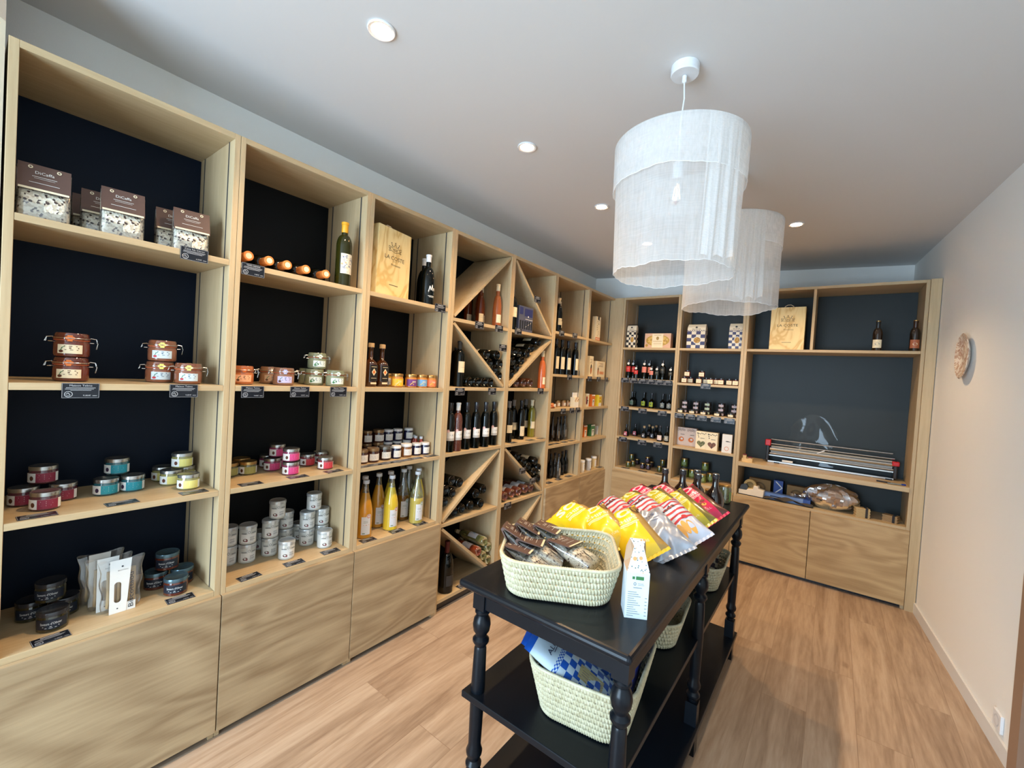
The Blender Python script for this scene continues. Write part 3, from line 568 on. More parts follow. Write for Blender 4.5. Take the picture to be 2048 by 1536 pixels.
('flask','cork',0.348,4.633,0.943,-90,'dark flask with cork stopper behind the front one, fourth shelf, left bay of back wall','small flasks'),
('flask','cork',0.43,4.503,0.943,-90,'third dark flask with cork stopper, fourth shelf, left bay of back wall','small flasks'),
('flask','cork',0.424,4.635,0.943,-90,'rear right dark flask with cork stopper, fourth shelf, left bay of back wall','small flasks'),
('oilbot','white',0.558,4.341,0.943,-90,'bottle with square white label, fourth shelf, left bay of back wall','small flasks'),
('oilbot','grey',0.623,4.362,0.943,-90,'bottle half hidden by the right upright, fourth shelf, left bay of back wall','small flasks'),
('smalljar','green',0.228,4.404,0.614,-90,'front left small green jar, fifth shelf, left bay of back wall','little olive jars'),
('smalljar','green',0.244,4.497,0.614,-90,'second small green jar, fifth shelf, left bay of back wall','little olive jars'),
('smalljar','green',0.21,4.534,0.675,-90,'top small green jar of the left pile, fifth shelf, left bay of back wall','little olive jars'),
('smalljar','dark',0.237,4.636,0.614,-90,'dark jar at the back left, fifth shelf, left bay of back wall','little olive jars'),
('smalljar','dark',0.361,4.467,0.614,-90,'dark small jar left of centre, fifth shelf, left bay of back wall','little olive jars'),
('smalljar','dark',0.422,4.468,0.614,-90,'dark small jar at the centre front, fifth shelf, left bay of back wall','little olive jars'),
('smalljar','dark',0.39,4.527,0.675,-90,'top dark small jar of the centre pile, fifth shelf, left bay of back wall','little olive jars'),
('smalljar','dark',0.4,4.63,0.614,-90,'dark small jar at the centre back, fifth shelf, left bay of back wall','little olive jars'),
('smalljar','green',0.542,4.458,0.614,-90,'lower small green jar at the right, fifth shelf, left bay of back wall','little olive jars'),
('smalljar','green',0.554,4.51,0.675,-90,'upper small green jar at the right, fifth shelf, left bay of back wall','little olive jars'),
('sqjar','red',0.758,4.35,1.543,-90,'first square labelled red jam jar from left, middle back bay','square labelled jam jars'),
('sqjar','red',0.797,4.42,1.543,-90,'second square labelled red jam jar from left, middle back bay','square labelled jam jars'),
('sqjar','red',0.892,4.35,1.543,-90,'third square labelled red jam jar from left, middle back bay','square labelled jam jars'),
('sqjar','red',0.94,4.42,1.543,-90,'fourth square labelled red jam jar from left, middle back bay','square labelled jam jars'),
('sqjar','red',0.994,4.35,1.543,-90,'fifth square labelled red jam jar from left, middle back bay','square labelled jam jars'),
('sqjar','red',1.023,4.42,1.543,-90,'sixth square labelled red jam jar from left, middle back bay','square labelled jam jars'),
('sqjar','red',1.085,4.35,1.543,-90,'seventh square labelled red jam jar from left, middle back bay','square labelled jam jars'),
('sqjar','red',1.142,4.42,1.543,-90,'eighth square labelled red jam jar from left, middle back bay','square labelled jam jars'),
('sqjar','red',1.207,4.35,1.543,-90,'ninth square labelled red jam jar from left, middle back bay','square labelled jam jars'),
('sqjar','red',0.781,4.35,1.606,-90,'left jam jar stacked on the row, middle back bay','square labelled jam jars'),
('sqjar','red',0.913,4.35,1.606,-90,'right jam jar stacked on the row, middle back bay','square labelled jam jars'),
('carton','spice_pink',0.74,4.467,0.925,-90,'pale pink carton at the left end, fourth shelf, middle bay of back wall','printed cartons of spices'),
('carton','spice_pink2',0.832,4.465,0.925,-90,'pale pink carton, second, fourth shelf, middle bay of back wall','printed cartons of spices'),
('carton','spice_green',0.948,4.376,0.925,-90,'cream carton with heart of green herbs, fourth shelf, middle bay of back wall','printed cartons of spices'),
('carton','spice_brown',1.045,4.371,0.925,-90,'cream carton with heart of brown spice, fourth shelf, middle bay of back wall','printed cartons of spices'),
('carton','spice_slim',1.173,4.36,0.925,-90,'slim cream carton at the right end, fourth shelf, middle bay of back wall','printed cartons of spices'),
('pickle','green',0.776,4.507,0.6,-90,'pickle jar behind the dark bottles, left, fifth shelf, middle bay of back wall','green pickle jars'),
('pickle','green',0.846,4.53,0.6,-90,'pickle jar behind the dark bottles, centre, fifth shelf, middle bay of back wall','green pickle jars'),
('pickle','green',0.973,4.404,0.6,-90,'front pickle jar of the right pile, fifth shelf, middle bay of back wall','green pickle jars'),
('pickle','green',1.018,4.51,0.6,-90,'right pickle jar of the right pile, fifth shelf, middle bay of back wall','green pickle jars'),
('pickle','green',0.745,4.608,0.687,-90,'top pickle jar of the left pile, fifth shelf, middle bay of back wall','green pickle jars'),
('pickle','green',0.955,4.563,0.687,-90,'top pickle jar of the right pile, fifth shelf, middle bay of back wall','green pickle jars'),
('winebox','',1.573,4.39,1.879,-90,'pale wooden LA COSTE wine crate with rope handle, top shelf, right bay of back wall','wooden wine crates'),
('beer','cream',2.168,4.343,1.879,-90,'brown beer bottle with cream label on the top shelf, right bay of back wall','beer bottles'),
('beer','copper',2.381,4.343,1.879,-90,'brown beer bottle with copper label at the far right, right bay of back wall','beer bottles'),
('lowjar','cream',0.744,4.35,1.252,-90,'first front low jar from left with cream label, middle back bay','low dark jars in stacks'),
('lowjar','lilac',0.757,4.428,1.252,-90,'bottom low jar of the first rear stack from left, middle back bay','low dark jars in stacks'),
('lowjar','lilac',0.757,4.428,1.293,-90,'middle low jar of the first rear stack from left, middle back bay','low dark jars in stacks'),
('lowjar','lilac',0.757,4.428,1.334,-90,'top low jar of the first rear stack from left, middle back bay','low dark jars in stacks'),
('lowjar','cream',0.848,4.35,1.252,-90,'second front low jar from left with cream label, middle back bay','low dark jars in stacks'),
('lowjar','lilac',0.863,4.428,1.252,-90,'bottom low jar of the second rear stack from left, middle back bay','low dark jars in stacks'),
('lowjar','lilac',0.863,4.428,1.293,-90,'middle low jar of the second rear stack from left, middle back bay','low dark jars in stacks'),
('lowjar','lilac',0.863,4.428,1.334,-90,'top low jar of the second rear stack from left, middle back bay','low dark jars in stacks'),
('lowjar','cream',0.954,4.35,1.252,-90,'third front low jar from left with cream label, middle back bay','low dark jars in stacks'),
('lowjar','mint',0.969,4.428,1.252,-90,'bottom low jar of the third rear stack from left, middle back bay','low dark jars in stacks'),
('lowjar','mint',0.969,4.428,1.293,-90,'middle low jar of the third rear stack from left, middle back bay','low dark jars in stacks'),
('lowjar','mint',0.969,4.428,1.334,-90,'top low jar of the third rear stack from left, middle back bay','low dark jars in stacks'),
('lowjar','cream',1.074,4.35,1.252,-90,'fourth front low jar from left with cream label, middle back bay','low dark jars in stacks'),
('lowjar','lilac',1.09,4.428,1.252,-90,'bottom low jar of the fourth rear stack from left, middle back bay','low dark jars in stacks'),
('lowjar','lilac',1.09,4.428,1.293,-90,'middle low jar of the fourth rear stack from left, middle back bay','low dark jars in stacks'),
('lowjar','lilac',1.09,4.428,1.334,-90,'top low jar of the fourth rear stack from left, middle back bay','low dark jars in stacks'),
('lowjar','cream',1.188,4.35,1.252,-90,'fifth front low jar from left with cream label, middle back bay','low dark jars in stacks'),
('lowjar','lilac',1.202,4.428,1.252,-90,'bottom low jar of the fifth rear stack from left, middle back bay','low dark jars in stacks'),
('lowjar','lilac',1.202,4.428,1.293,-90,'middle low jar of the fifth rear stack from left, middle back bay','low dark jars in stacks'),
('lowjar','lilac',1.202,4.428,1.334,-90,'top low jar of the fifth rear stack from left, middle back bay','low dark jars in stacks'),
]
LYING=[
('black',2.405,1.655,'wine bottle lying base outward, topmost, upper bin, fourth bay','bottles lying in the upper bin, fourth bay'),
('black',2.289,1.653,'wine bottle lying base outward, second from the top, upper bin, fourth bay','bottles lying in the upper bin, fourth bay'),
('black',2.326,1.593,'wine bottle lying base outward, third from the top, upper bin, fourth bay','bottles lying in the upper bin, fourth bay'),
('black',2.44,1.593,'wine bottle lying base outward, fourth from the top, upper bin, fourth bay','bottles lying in the upper bin, fourth bay'),
('black',2.383,1.55,'wine bottle lying base outward, fifth from the top, upper bin, fourth bay','bottles lying in the upper bin, fourth bay'),
('black',2.44,1.508,'wine bottle lying base outward, sixth from the top, upper bin, fourth bay','bottles lying in the upper bin, fourth bay'),
('ring',2.127,1.456,'wine bottle lying base outward, first from left, second shelf, fourth bay','bottles lying on the second shelf, fourth bay'),
('ring',2.204,1.456,'wine bottle lying base outward, second from left, second shelf, fourth bay','bottles lying on the second shelf, fourth bay'),
('ring',2.275,1.457,'wine bottle lying base outward, third from left, second shelf, fourth bay','bottles lying on the second shelf, fourth bay'),
('ring',2.345,1.456,'wine bottle lying base outward, fourth from left, second shelf, fourth bay','bottles lying on the second shelf, fourth bay'),
('ring',2.014,0.804,'wine bottle lying base outward, topmost, bin above lower diagonal, fourth bay','bottles lying over the lower diagonal, fourth bay'),
('ring',2.091,0.778,'wine bottle lying base outward, second from the top, bin above lower diagonal, fourth bay','bottles lying over the lower diagonal, fourth bay'),
('ring',1.959,0.752,'wine bottle lying base outward, third from the top, bin above lower diagonal, fourth bay','bottles lying over the lower diagonal, fourth bay'),
('ring',2.023,0.72,'wine bottle lying base outward, fourth from the top, bin above lower diagonal, fourth bay','bottles lying over the lower diagonal, fourth bay'),
('ring',1.957,0.676,'wine bottle lying base outward, fifth from the top, bin above lower diagonal, fourth bay','bottles lying over the lower diagonal, fourth bay'),
('ring',2.34,0.688,'wine bottle lying base outward, topmost, bin below lower diagonal, fourth bay','bottles lying under the lower diagonal, fourth bay'),
('ring',2.265,0.671,'wine bottle lying base outward, second from the top, bin below lower diagonal, fourth bay','bottles lying under the lower diagonal, fourth bay'),
('ring',2.211,0.599,'wine bottle lying base outward, third from the top, bin below lower diagonal, fourth bay','bottles lying under the lower diagonal, fourth bay'),
('ring',2.125,0.596,'wine bottle lying base outward, fourth from the top, bin below lower diagonal, fourth bay','bottles lying under the lower diagonal, fourth bay'),
('ring',2.053,0.59,'wine bottle lying base outward, fifth from the top, bin below lower diagonal, fourth bay','bottles lying under the lower diagonal, fourth bay'),
('ring',2.322,0.589,'wine bottle lying base outward, sixth from the top, bin below lower diagonal, fourth bay','bottles lying under the lower diagonal, fourth bay'),
('clearmix',2.39,0.296,'clear white wine bottle lying base outward, topmost, bottom bin, fourth bay','clear and rose bottles lying in the bottom bin, fourth bay'),
('clearred',2.327,0.241,'red tinted wine bottle lying base outward, second from the top, bottom bin, fourth bay','clear and rose bottles lying in the bottom bin, fourth bay'),
('clearmix',2.44,0.238,'clear white wine bottle lying base outward, third from the top, bottom bin, fourth bay','clear and rose bottles lying in the bottom bin, fourth bay'),
('clearmix',2.386,0.192,'clear white wine bottle lying base outward, fourth from the top, bottom bin, fourth bay','clear and rose bottles lying in the bottom bin, fourth bay'),
('clearmix',2.44,0.146,'clear white wine bottle lying base outward, fifth from the top, bottom bin, fourth bay','clear and rose bottles lying in the bottom bin, fourth bay'),
('black',2.929,1.797,'wine bottle lying base outward, topmost, upper bin of fifth bay','bottles lying in the upper bin, fifth bay'),
('black',2.834,1.741,'wine bottle lying base outward, second from the top, upper bin of fifth bay','bottles lying in the upper bin, fifth bay'),
('black',2.595,1.695,'wine bottle lying base outward, third from the top, upper bin of fifth bay','bottles lying in the upper bin, fifth bay'),
('black',2.67,1.694,'wine bottle lying base outward, fourth from the top, upper bin of fifth bay','bottles lying in the upper bin, fifth bay'),
('black',2.779,1.693,'wine bottle lying base outward, fifth from the top, upper bin of fifth bay','bottles lying in the upper bin, fifth bay'),
('black',2.712,1.634,'wine bottle lying base outward, sixth from the top, upper bin of fifth bay','bottles lying in the upper bin, fifth bay'),
('black',2.598,1.624,'wine bottle lying base outward, seventh from the top, upper bin of fifth bay','bottles lying in the upper bin, fifth bay'),
('black',2.651,1.576,'wine bottle lying base outward, eighth from the top, upper bin of fifth bay','bottles lying in the upper bin, fifth bay'),
('black',2.587,1.527,'wine bottle lying base outward, ninth from the top, upper bin of fifth bay','bottles lying in the upper bin, fifth bay'),
('rosy',2.66,1.46,'brownish rose bottle lying base outward, first from left, second shelf of fifth bay','bottles lying on the second shelf, fifth bay'),
('rosy',2.76,1.463,'brownish rose bottle lying base outward, second from left, second shelf of fifth bay','bottles lying on the second shelf, fifth bay'),
('rosy',2.849,1.464,'brownish rose bottle lying base outward, third from left, second shelf of fifth bay','bottles lying on the second shelf, fifth bay'),
('black',2.736,0.88,'wine bottle lying base outward, topmost, bin above lower diagonal, fifth bay','bottles lying over the lower diagonal, fifth bay'),
('black',2.828,0.827,'wine bottle lying base outward, second from the top, bin above lower diagonal, fifth bay','bottles lying over the lower diagonal, fifth bay'),
('black',2.998,0.808,'wine bottle lying base outward, third from the top, bin above lower diagonal, fifth bay','bottles lying over the lower diagonal, fifth bay'),
('black',2.897,0.778,'wine bottle lying base outward, fourth from the top, bin above lower diagonal, fifth bay','bottles lying over the lower diagonal, fifth bay'),
('black',3.053,0.745,'wine bottle lying base outward, fifth from the top, bin above lower diagonal, fifth bay','bottles lying over the lower diagonal, fifth bay'),
('black',2.98,0.722,'wine bottle lying base outward, sixth from the top, bin above lower diagonal, fifth bay','bottles lying over the lower diagonal, fifth bay'),
('black',3.053,0.654,'wine bottle lying base outward, seventh from the top, bin above lower diagonal, fifth bay','bottles lying over the lower diagonal, fifth bay'),
('rosewhite',2.597,0.588,'pale labelled rose bottle lying base outward, first from left, bin below lower diagonal, fifth bay','rose bottles lying under the lower diagonal, fifth bay'),
('rosewhite',2.687,0.594,'pale labelled rose bottle lying base outward, second from left, bin below lower diagonal, fifth bay','rose bottles lying under the lower diagonal, fifth bay'),
('rosewhite',2.776,0.593,'pale labelled rose bottle lying base outward, third from left, bin below lower diagonal, fifth bay','rose bottles lying under the lower diagonal, fifth bay'),
('rosewhite',2.869,0.597,'pale labelled rose bottle lying base outward, fourth from left, bin below lower diagonal, fifth bay','rose bottles lying under the lower diagonal, fifth bay'),
('rosewhite',2.948,0.591,'pale labelled rose bottle lying base outward, fifth from left, bin below lower diagonal, fifth bay','rose bottles lying under the lower diagonal, fifth bay'),
]
# price tags: type, back wall?, x, y, z, width, text, label
TAGS=[
('edge',0,0,0.552,1.918,0.087,'Cana Na Citron','price tag clipped under the right rice bag'),
('edge',0,0,0.265,1.409,0.086,'Maison Telme','price tag under the left stack of clamp jars'),
('edge',0,0,0.538,1.41,0.089,'Maison Telme','price tag under the cherry labelled clamp jars'),
('edge',0,0,0.754,1.907,0.085,'TERRE CARMINE','price tag under the leftmost orange capped bottle'),
('edge',0,0,0.774,1.407,0.088,'Maison Telme','price tag under the orange labelled clamp jar'),
('edge',0,0,0.971,1.408,0.087,'Maison Telme','price tag under the lavender labelled clamp jar'),
('edge',0,0,1.16,1.409,0.084,'Maison Telme','price tag under the leaf labelled clamp jars'),
('edge',0,0,1.796,1.918,0.089,'','price tag under the black bottles, third bay'),
('edge',0,0,2.159,1.862,0.084,'','left price tag on the top shelf of the fourth bay'),
('edge',0,0,2.37,1.864,0.085,'','right price tag on the top shelf of the fourth bay'),
('edge',0,0,2.6,1.871,0.085,'','price tag under the white labelled bottle, fifth bay'),
('edge',0,0,2.008,1.414,0.088,'','left price tag on the second shelf of the fourth bay'),
('edge',0,0,2.334,1.417,0.086,'','right price tag on the second shelf of the fourth bay'),
('edge',0,0,2.959,1.421,0.097,'','price tag under the bright rose bottle'),
('edge',0,0,3.237,1.928,0.089,'','left price tag on the top shelf of the sixth bay'),
('edge',0,0,3.474,1.934,0.089,'','right price tag on the top shelf of the sixth bay'),
('edge',0,0,3.426,1.55,0.091,'','price tag on the second shelf of the sixth bay'),
('edge',0,0,3.35,1.243,0.093,'','left price tag on the third shelf of the sixth bay'),
('edge',0,0,3.51,1.244,0.084,'','middle price tag on the third shelf of the sixth bay'),
('edge',0,0,3.623,1.246,0.104,'','right price tag on the third shelf of the sixth bay'),
('edge',0,0,3.825,1.549,0.084,'','left price tag on the second shelf of the seventh bay'),
('edge',0,0,4.026,1.549,0.096,'','middle price tag on the second shelf of the seventh bay'),
('edge',0,0,4.21,1.551,0.096,'','right price tag on the second shelf of the seventh bay'),
('edge',1,0.173,4.3,1.557,0.083,'','first price tag from left under the round tagged bottles'),
('edge',1,0.265,4.3,1.557,0.083,'','second price tag from left under the round tagged bottles'),
('edge',1,0.36,4.3,1.556,0.081,'','third price tag from left under the round tagged bottles'),
('edge',1,0.446,4.3,1.556,0.079,'','fourth price tag from left under the round tagged bottles'),
('edge',1,0.532,4.3,1.555,0.082,'','fifth price tag from left under the round tagged bottles'),
('edge',1,0.615,4.3,1.555,0.073,'','rightmost price tag under the round tagged bottles'),
('edge',1,0.191,4.3,1.258,0.085,'','left price tag under the vinegar bottles'),
('edge',1,0.38,4.3,1.254,0.083,'','middle price tag under the vinegar bottles'),
('edge',1,0.58,4.3,1.251,0.081,'','right price tag under the vinegar bottles'),
('edge',1,0.193,4.3,0.936,0.082,'','left price tag under the small flasks'),
('edge',1,0.397,4.3,0.933,0.089,'','middle price tag under the small flasks'),
('edge',1,0.557,4.3,0.931,0.085,'','right price tag under the small flasks'),
('edge',1,0.964,4.3,1.546,0.086,'','price tag under the red jam jars of the middle back bay'),
('edge',1,0.744,4.3,1.246,0.081,'','first price tag from left under the stacked low jars'),
('edge',1,0.847,4.3,1.246,0.087,'','second price tag from left under the stacked low jars'),
('edge',1,0.951,4.3,1.244,0.086,'','third price tag from left under the stacked low jars'),
('edge',1,1.072,4.3,1.244,0.083,'','fourth price tag from left under the stacked low jars'),
('edge',1,1.186,4.3,1.243,0.08,'','fifth price tag from left under the stacked low jars'),
('flat',0,-0.036,0.184,0.989,0.095,'','flat price tag in front of the burgundy labelled jars'),
('flat',0,-0.038,0.384,0.989,0.095,'','flat price tag in front of the teal labelled jars'),
('flat',0,-0.035,0.594,0.989,0.095,'','flat price tag in front of the pale yellow jars'),
('flat',0,-0.032,0.223,0.582,0.095,'','flat price tag in front of the shadowed jar pile'),
('flat',0,-0.029,0.564,0.582,0.095,'','flat price tag in front of the dark jars beside the biscuits'),
('flat',0,-0.027,0.795,0.989,0.095,'','flat price tag in front of the olive labelled jars'),
('flat',0,-0.022,0.995,0.989,0.095,'','flat price tag in front of the pink labelled jars'),
('flat',0,-0.021,1.173,0.989,0.095,'','flat price tag in front of the red labelled jars'),
('flat',0,-0.03,0.808,0.582,0.095,'','flat price tag in front of the left tubs, second bay'),
('flat',0,-0.029,1,0.582,0.095,'','flat price tag in front of the middle tubs, second bay'),
('flat',0,-0.03,1.181,0.582,0.095,'','flat price tag in front of the right tubs, second bay'),
('flat',0,-0.022,1.394,0.582,0.095,'','flat price tag in front of the orange juice bottle'),
('flat',0,-0.018,1.585,0.582,0.095,'','flat price tag in front of the bright yellow juice bottle'),
('flat',0,-0.019,1.76,0.582,0.095,'','flat price tag in front of the pale juice bottle'),
('flat',0,-0.019,1.351,0.989,0.095,'','first flat price tag from left under the jam jars'),
('flat',0,-0.021,1.439,0.989,0.095,'','second flat price tag from left under the jam jars'),
('flat',0,-0.02,1.524,0.989,0.095,'','third flat price tag from left under the jam jars'),
('flat',0,-0.021,1.606,0.989,0.095,'','fourth flat price tag from left under the jam jars'),
('flat',0,-0.03,1.7,0.989,0.095,'','fifth flat price tag from left under the jam jars'),
('flat',0,-0.031,1.818,0.989,0.095,'','sixth flat price tag from left under the jam jars'),
('flat',0,-0.001,2.171,0.052,0.095,'','flat price tag at the very bottom of the fourth bay'),
('flat',0,-0.029,2.653,0.996,0.095,'','left flat price tag on the third shelf of the fifth bay'),
('flat',0,-0.026,2.894,0.996,0.095,'','middle flat price tag on the third shelf of the fifth bay'),
('flat',0,-0.024,3.053,0.996,0.095,'','right flat price tag on the third shelf of the fifth bay'),
('flat',0,-0.043,3.231,0.923,0.095,'','first flat price tag on the fourth shelf of the sixth bay'),
('flat',0,-0.046,3.34,0.923,0.095,'','second flat price tag on the fourth shelf of the sixth bay'),
('flat',0,-0.046,3.487,0.923,0.095,'','third flat price tag on the fourth shelf of the sixth bay'),
('flat',0,-0.049,3.627,0.923,0.095,'','fourth flat price tag on the fourth shelf of the sixth bay'),
('flat',0,-0.027,3.227,0.588,0.095,'','left flat price tag on the fifth shelf of the sixth bay'),
('flat',0,-0.033,3.409,0.588,0.095,'','middle flat price tag on the fifth shelf of the sixth bay'),
('flat',0,-0.035,3.597,0.588,0.095,'','right flat price tag on the fifth shelf of the sixth bay'),
('flat',0,-0.017,4.244,0.588,0.095,'','flat price tag on the fifth shelf of the seventh bay'),
('flat',1,0.23,4.293,0.614,0.095,'','left flat price tag below the little olive jars'),
('flat',1,0.414,4.282,0.614,0.095,'','middle flat price tag below the little olive jars'),
('flat',1,0.585,4.284,0.614,0.095,'','right flat price tag below the little olive jars'),
('edge',0,0,2.426,1.732,0.096,'','price tag on the upright between fourth and fifth bay'),
('edge',0,0,2.77,0.789,0.093,'','upper price tag on the diagonal board, fifth bay'),
('edge',0,0,2.924,0.684,0.089,'','lower price tag on the diagonal board, fifth bay'),
('edge',0,0,2.602,0.545,0.094,'','price tag under the lying rose bottles, fifth bay'),
('edge',0,0,2.83,2.152,0.086,'','price tag on the upper diagonal board, fifth bay'),
]
# crisp bags: style, label, x, y, z, heading, pitch, roll, group
CRISPS=[
('red','red crisp bag at the back left of the pile',1.185,2.215,0.915,-32,4,34,'crisp bags heaped on the table'),
('red','red crisp bag in the back middle, half buried',1.275,2.275,0.925,-38,7,36,'crisp bags heaped on the table'),
('red','large red crisp bag at the back right, lying uppermost',1.41,2.265,0.935,-42,11,38,'crisp bags heaped on the table'),
('green','olive yellow crisp bag peeking out at the left under the striped ones',1.2,2.055,0.915,-34,4,32,'crisp bags heaped on the table'),
('green','olive yellow crisp bag in the middle of the pile',1.295,2.115,0.93,-38,7,36,'crisp bags heaped on the table'),
('green','olive yellow crisp bag on top, left of the large red one',1.39,2.11,0.935,-42,12,38,'crisp bags heaped on the table'),
('striped','red and white striped crisp bag at the left',1.165,1.875,0.915,-32,4,30,'crisp bags heaped on the table'),
('striped','red and white striped crisp bag in the middle',1.275,1.945,0.93,-38,7,32,'crisp bags heaped on the table'),
('striped','red and white striped crisp bag at the right, food picture showing',1.415,1.915,0.935,-42,12,34,'crisp bags heaped on the table'),
('silver','silver grey crisp bag wrong side up next to the yellow ones',1.385,1.765,0.925,-42,12,26,'crisp bags heaped on the table'),
('yellow','bright yellow crisp bag at the left behind the basket',1.09,1.655,0.915,-24,4,30,'crisp bags heaped on the table'),
('yellow','bright yellow crisp bag in the middle behind the basket',1.2,1.635,0.925,-38,8,30,'crisp bags heaped on the table'),
('yellow','bright yellow crisp bag at the right, lying uppermost by the floral carton',1.325,1.64,0.935,-42,13,32,'crisp bags heaped on the table'),
]
# ------------------------------------------------------------ goods: each builder returns (part, mesh, parent index or None) lists, cached per kind and variant
def cyl(R,off=.0007,side=1):
    return lambda x,y: ((R+off)*math.cos(x/R),(R+off)*math.sin(x/R),y)
def flat(X,off=.0006): return lambda x,y:(X+off,x,y)
def lab(R,w,z0,z1,m,n=12,deco=None,fn=None,a0=0):
    # curved printed label: ground plus raised print, one mesh
    fn=fn or (lambda x,y:((R+.0006)*math.cos(x/R+a0),(R+.0006)*math.sin(x/R+a0),y)); f2=lambda x,y:(lambda p:((p[0]**2+p[1]**2)**.5 and (p[0]*(1+.0005/R),p[1]*(1+.0005/R),p[2])))(fn(x,y))
    b=MB(); b.rect(fn,-w/2,w/2,z0,z1,n); mats=[m]
    if deco: mats+=deco(b,f2)
    return b.mesh('label',mats,False)
def bars(b,fn,rows,mi):
    b.mi=mi
    for x0,x1,y,h in rows: b.rect(fn,x0,x1,y-h/2,y+h/2,2)
_K={}
def kind(k,v):
    if (k,v) not in _K: _K[(k,v)]=BUILD[k](v)
    return _K[(k,v)]
CREAMB=mat('rillette_contents',srgb(112,52,36),.25,coat=.8,var=.15); LIDG=mat('clamp_lid_glass',(.16,.09,.06,1),.1,coat=1,var=.2)
CONT={'rillette':(srgb(108,50,36),CREAM,ORNG),'cherry':(srgb(140,84,58),mat('pale_blue_paper',srgb(205,222,230),.6),mat('yellow_seal',srgb(235,225,120),.5)),
 'orange':(srgb(205,120,70),mat('peach_paper',srgb(250,190,150),.6),ORNG),'brown':(srgb(150,110,80),mat('tan_paper',srgb(190,160,130),.6),mat('beige_seal',srgb(215,200,170),.6)),
 'lavender':(srgb(150,105,80),mat('lavender_paper',srgb(200,195,235),.6),mat('lavender_seal',srgb(190,190,225),.5)),'green':(srgb(135,140,110),mat('ice_paper',srgb(220,232,228),.6),mat('ice_seal',srgb(215,225,215),.6))}
def k_wirejar(v):
    c,pm,sm=CONT[v]; body=mat('jar_contents_'+v,c,.22,coat=.8,var=.12,scale=60); lidm=mat('jar_lid_'+v,tuple(x*.75 for x in c[:3])+(1,),.1,coat=1)
    P=[('jar',MB().lathe([(.036,0),(.042,.003),(.044,.010),(.044,.044),(.041,.051),(.041,.055)],28).mesh('jar',body),None)]
    P.append(('gasket',MB().lathe([(.041,.0545),(.0435,.0545),(.0435,.0575),(.041,.0575)],28).mesh('gasket',mat('orange_rubber',srgb(190,90,50),.5)),None))
    P.append(('lid',MB().lathe([(.041,.0575),(.0452,.058),(.0460,.062),(.0452,.066),(.0425,.068),(.0415,.076),(.0395,.0795),(0,.0795)],28).mesh('lid',lidm),None))
    b=MB()
    for s in(1,-1):
        y=.0455*s
        b.tube([(.012,y*.97,.050),(.010,y+.008*s,.050),(-.010,y+.008*s,.050),(-.012,y*.97,.050)],.0011,6)
        b.tube([(.008,y,.066),(.006,y+.013*s,.064),(.006,y+.017*s,.050),(.004,y+.014*s,.030 if s>0 else .056),(-.004,y+.014*s,.030 if s>0 else .056),(-.006,y+.017*s,.050),(-.006,y+.013*s,.064),(-.008,y,.066)],.0011,6)
    b.tube([(.0455*math.cos(a),.0455*math.sin(a),.0625) for a in [2*PI*i/28 for i in range(28)]],.0010,6,True)
    P.append(('wire_clamp',b.mesh('wire',CHROME),None))
    def deco(b,f):
        bars(b,f,[(-.014,.018,.036,.0022),(-.020,.022,.030,.0034),(-.012,.02,.024,.0018)],1)
        b.mi=2; b.disc(f,-.021,.019,.006,.0045); 
        if v=='green': b.disc(f,-.015,.024,.010,.006)
        b.mi=3; b.stroke(f,[(-.022,.022),(-.018,.032),(-.012,.035)],.002)
        return [BRNP if v in('rillette','orange') else mat('slate_print',srgb(70,90,120),.6),{'cherry':REDP,'green':GRNP}.get(v,BRNP),GRNP]
    P.append(('label',lab(.044,.062,.012,.041,pm,12,deco),0))
    b=MB(); b.add([(.0345,-.008,.0803),(.0345,.008,.0803),(.018,.008,.0803),(.018,-.008,.0803)],[(3,2,1,0)]); f=cyl(.0445,.001); b.rect(f,-.006,.006,.052,.072,2); b.disc(cyl(.0445,.0016),0,.063,.012,.006)
    P.append(('seal',b.mesh('seal',sm,False),2)); return P
FLJ={'burgundy':srgb(140,42,66),'teal':srgb(40,150,165),'yellow':srgb(235,222,130),'olive':srgb(165,160,90),'pink':srgb(215,70,130),'red':srgb(205,60,75)}
def k_flatjar(v):
    P=[('jar',MB().lathe([(.031,0),(.0355,.004),(.0365,.02),(.0365,.036),(.034,.045),(.034,.047)],26).mesh('jar',mat('pate_glass_'+v,tuple(x*.35+.02 for x in FLJ[v][:3])+(1,),.12,coat=.9)),None)]
    P.append(('lid',MB().lathe([(.0352,.0465),(.0362,.047),(.0362,.0575),(.035,.0595),(.033,.0585),(0,.0585)],26).mesh('lid',SILV if v!='olive' else GOLD),None))
    def deco(b,f):
        b.mi=1; b.rect(f,-.014,.036,.0072,.0378,9)
        bars(b,f,[(-.006,.020,.031,.0022),(-.008,.022,.025,.0026),(-.004,.018,.018,.0016)],2)
        b.mi=3; b.disc(f,-.026,.021,.006,.008); b.mi=0; return [mat('label_'+v,FLJ[v],.5),PAPER,BRNP if v!='teal' else mat('plum_print',srgb(60,40,70),.5)]
    P.append(('label',lab(.0365,.098,.007,.038,PAPER,18,deco),0)); return P
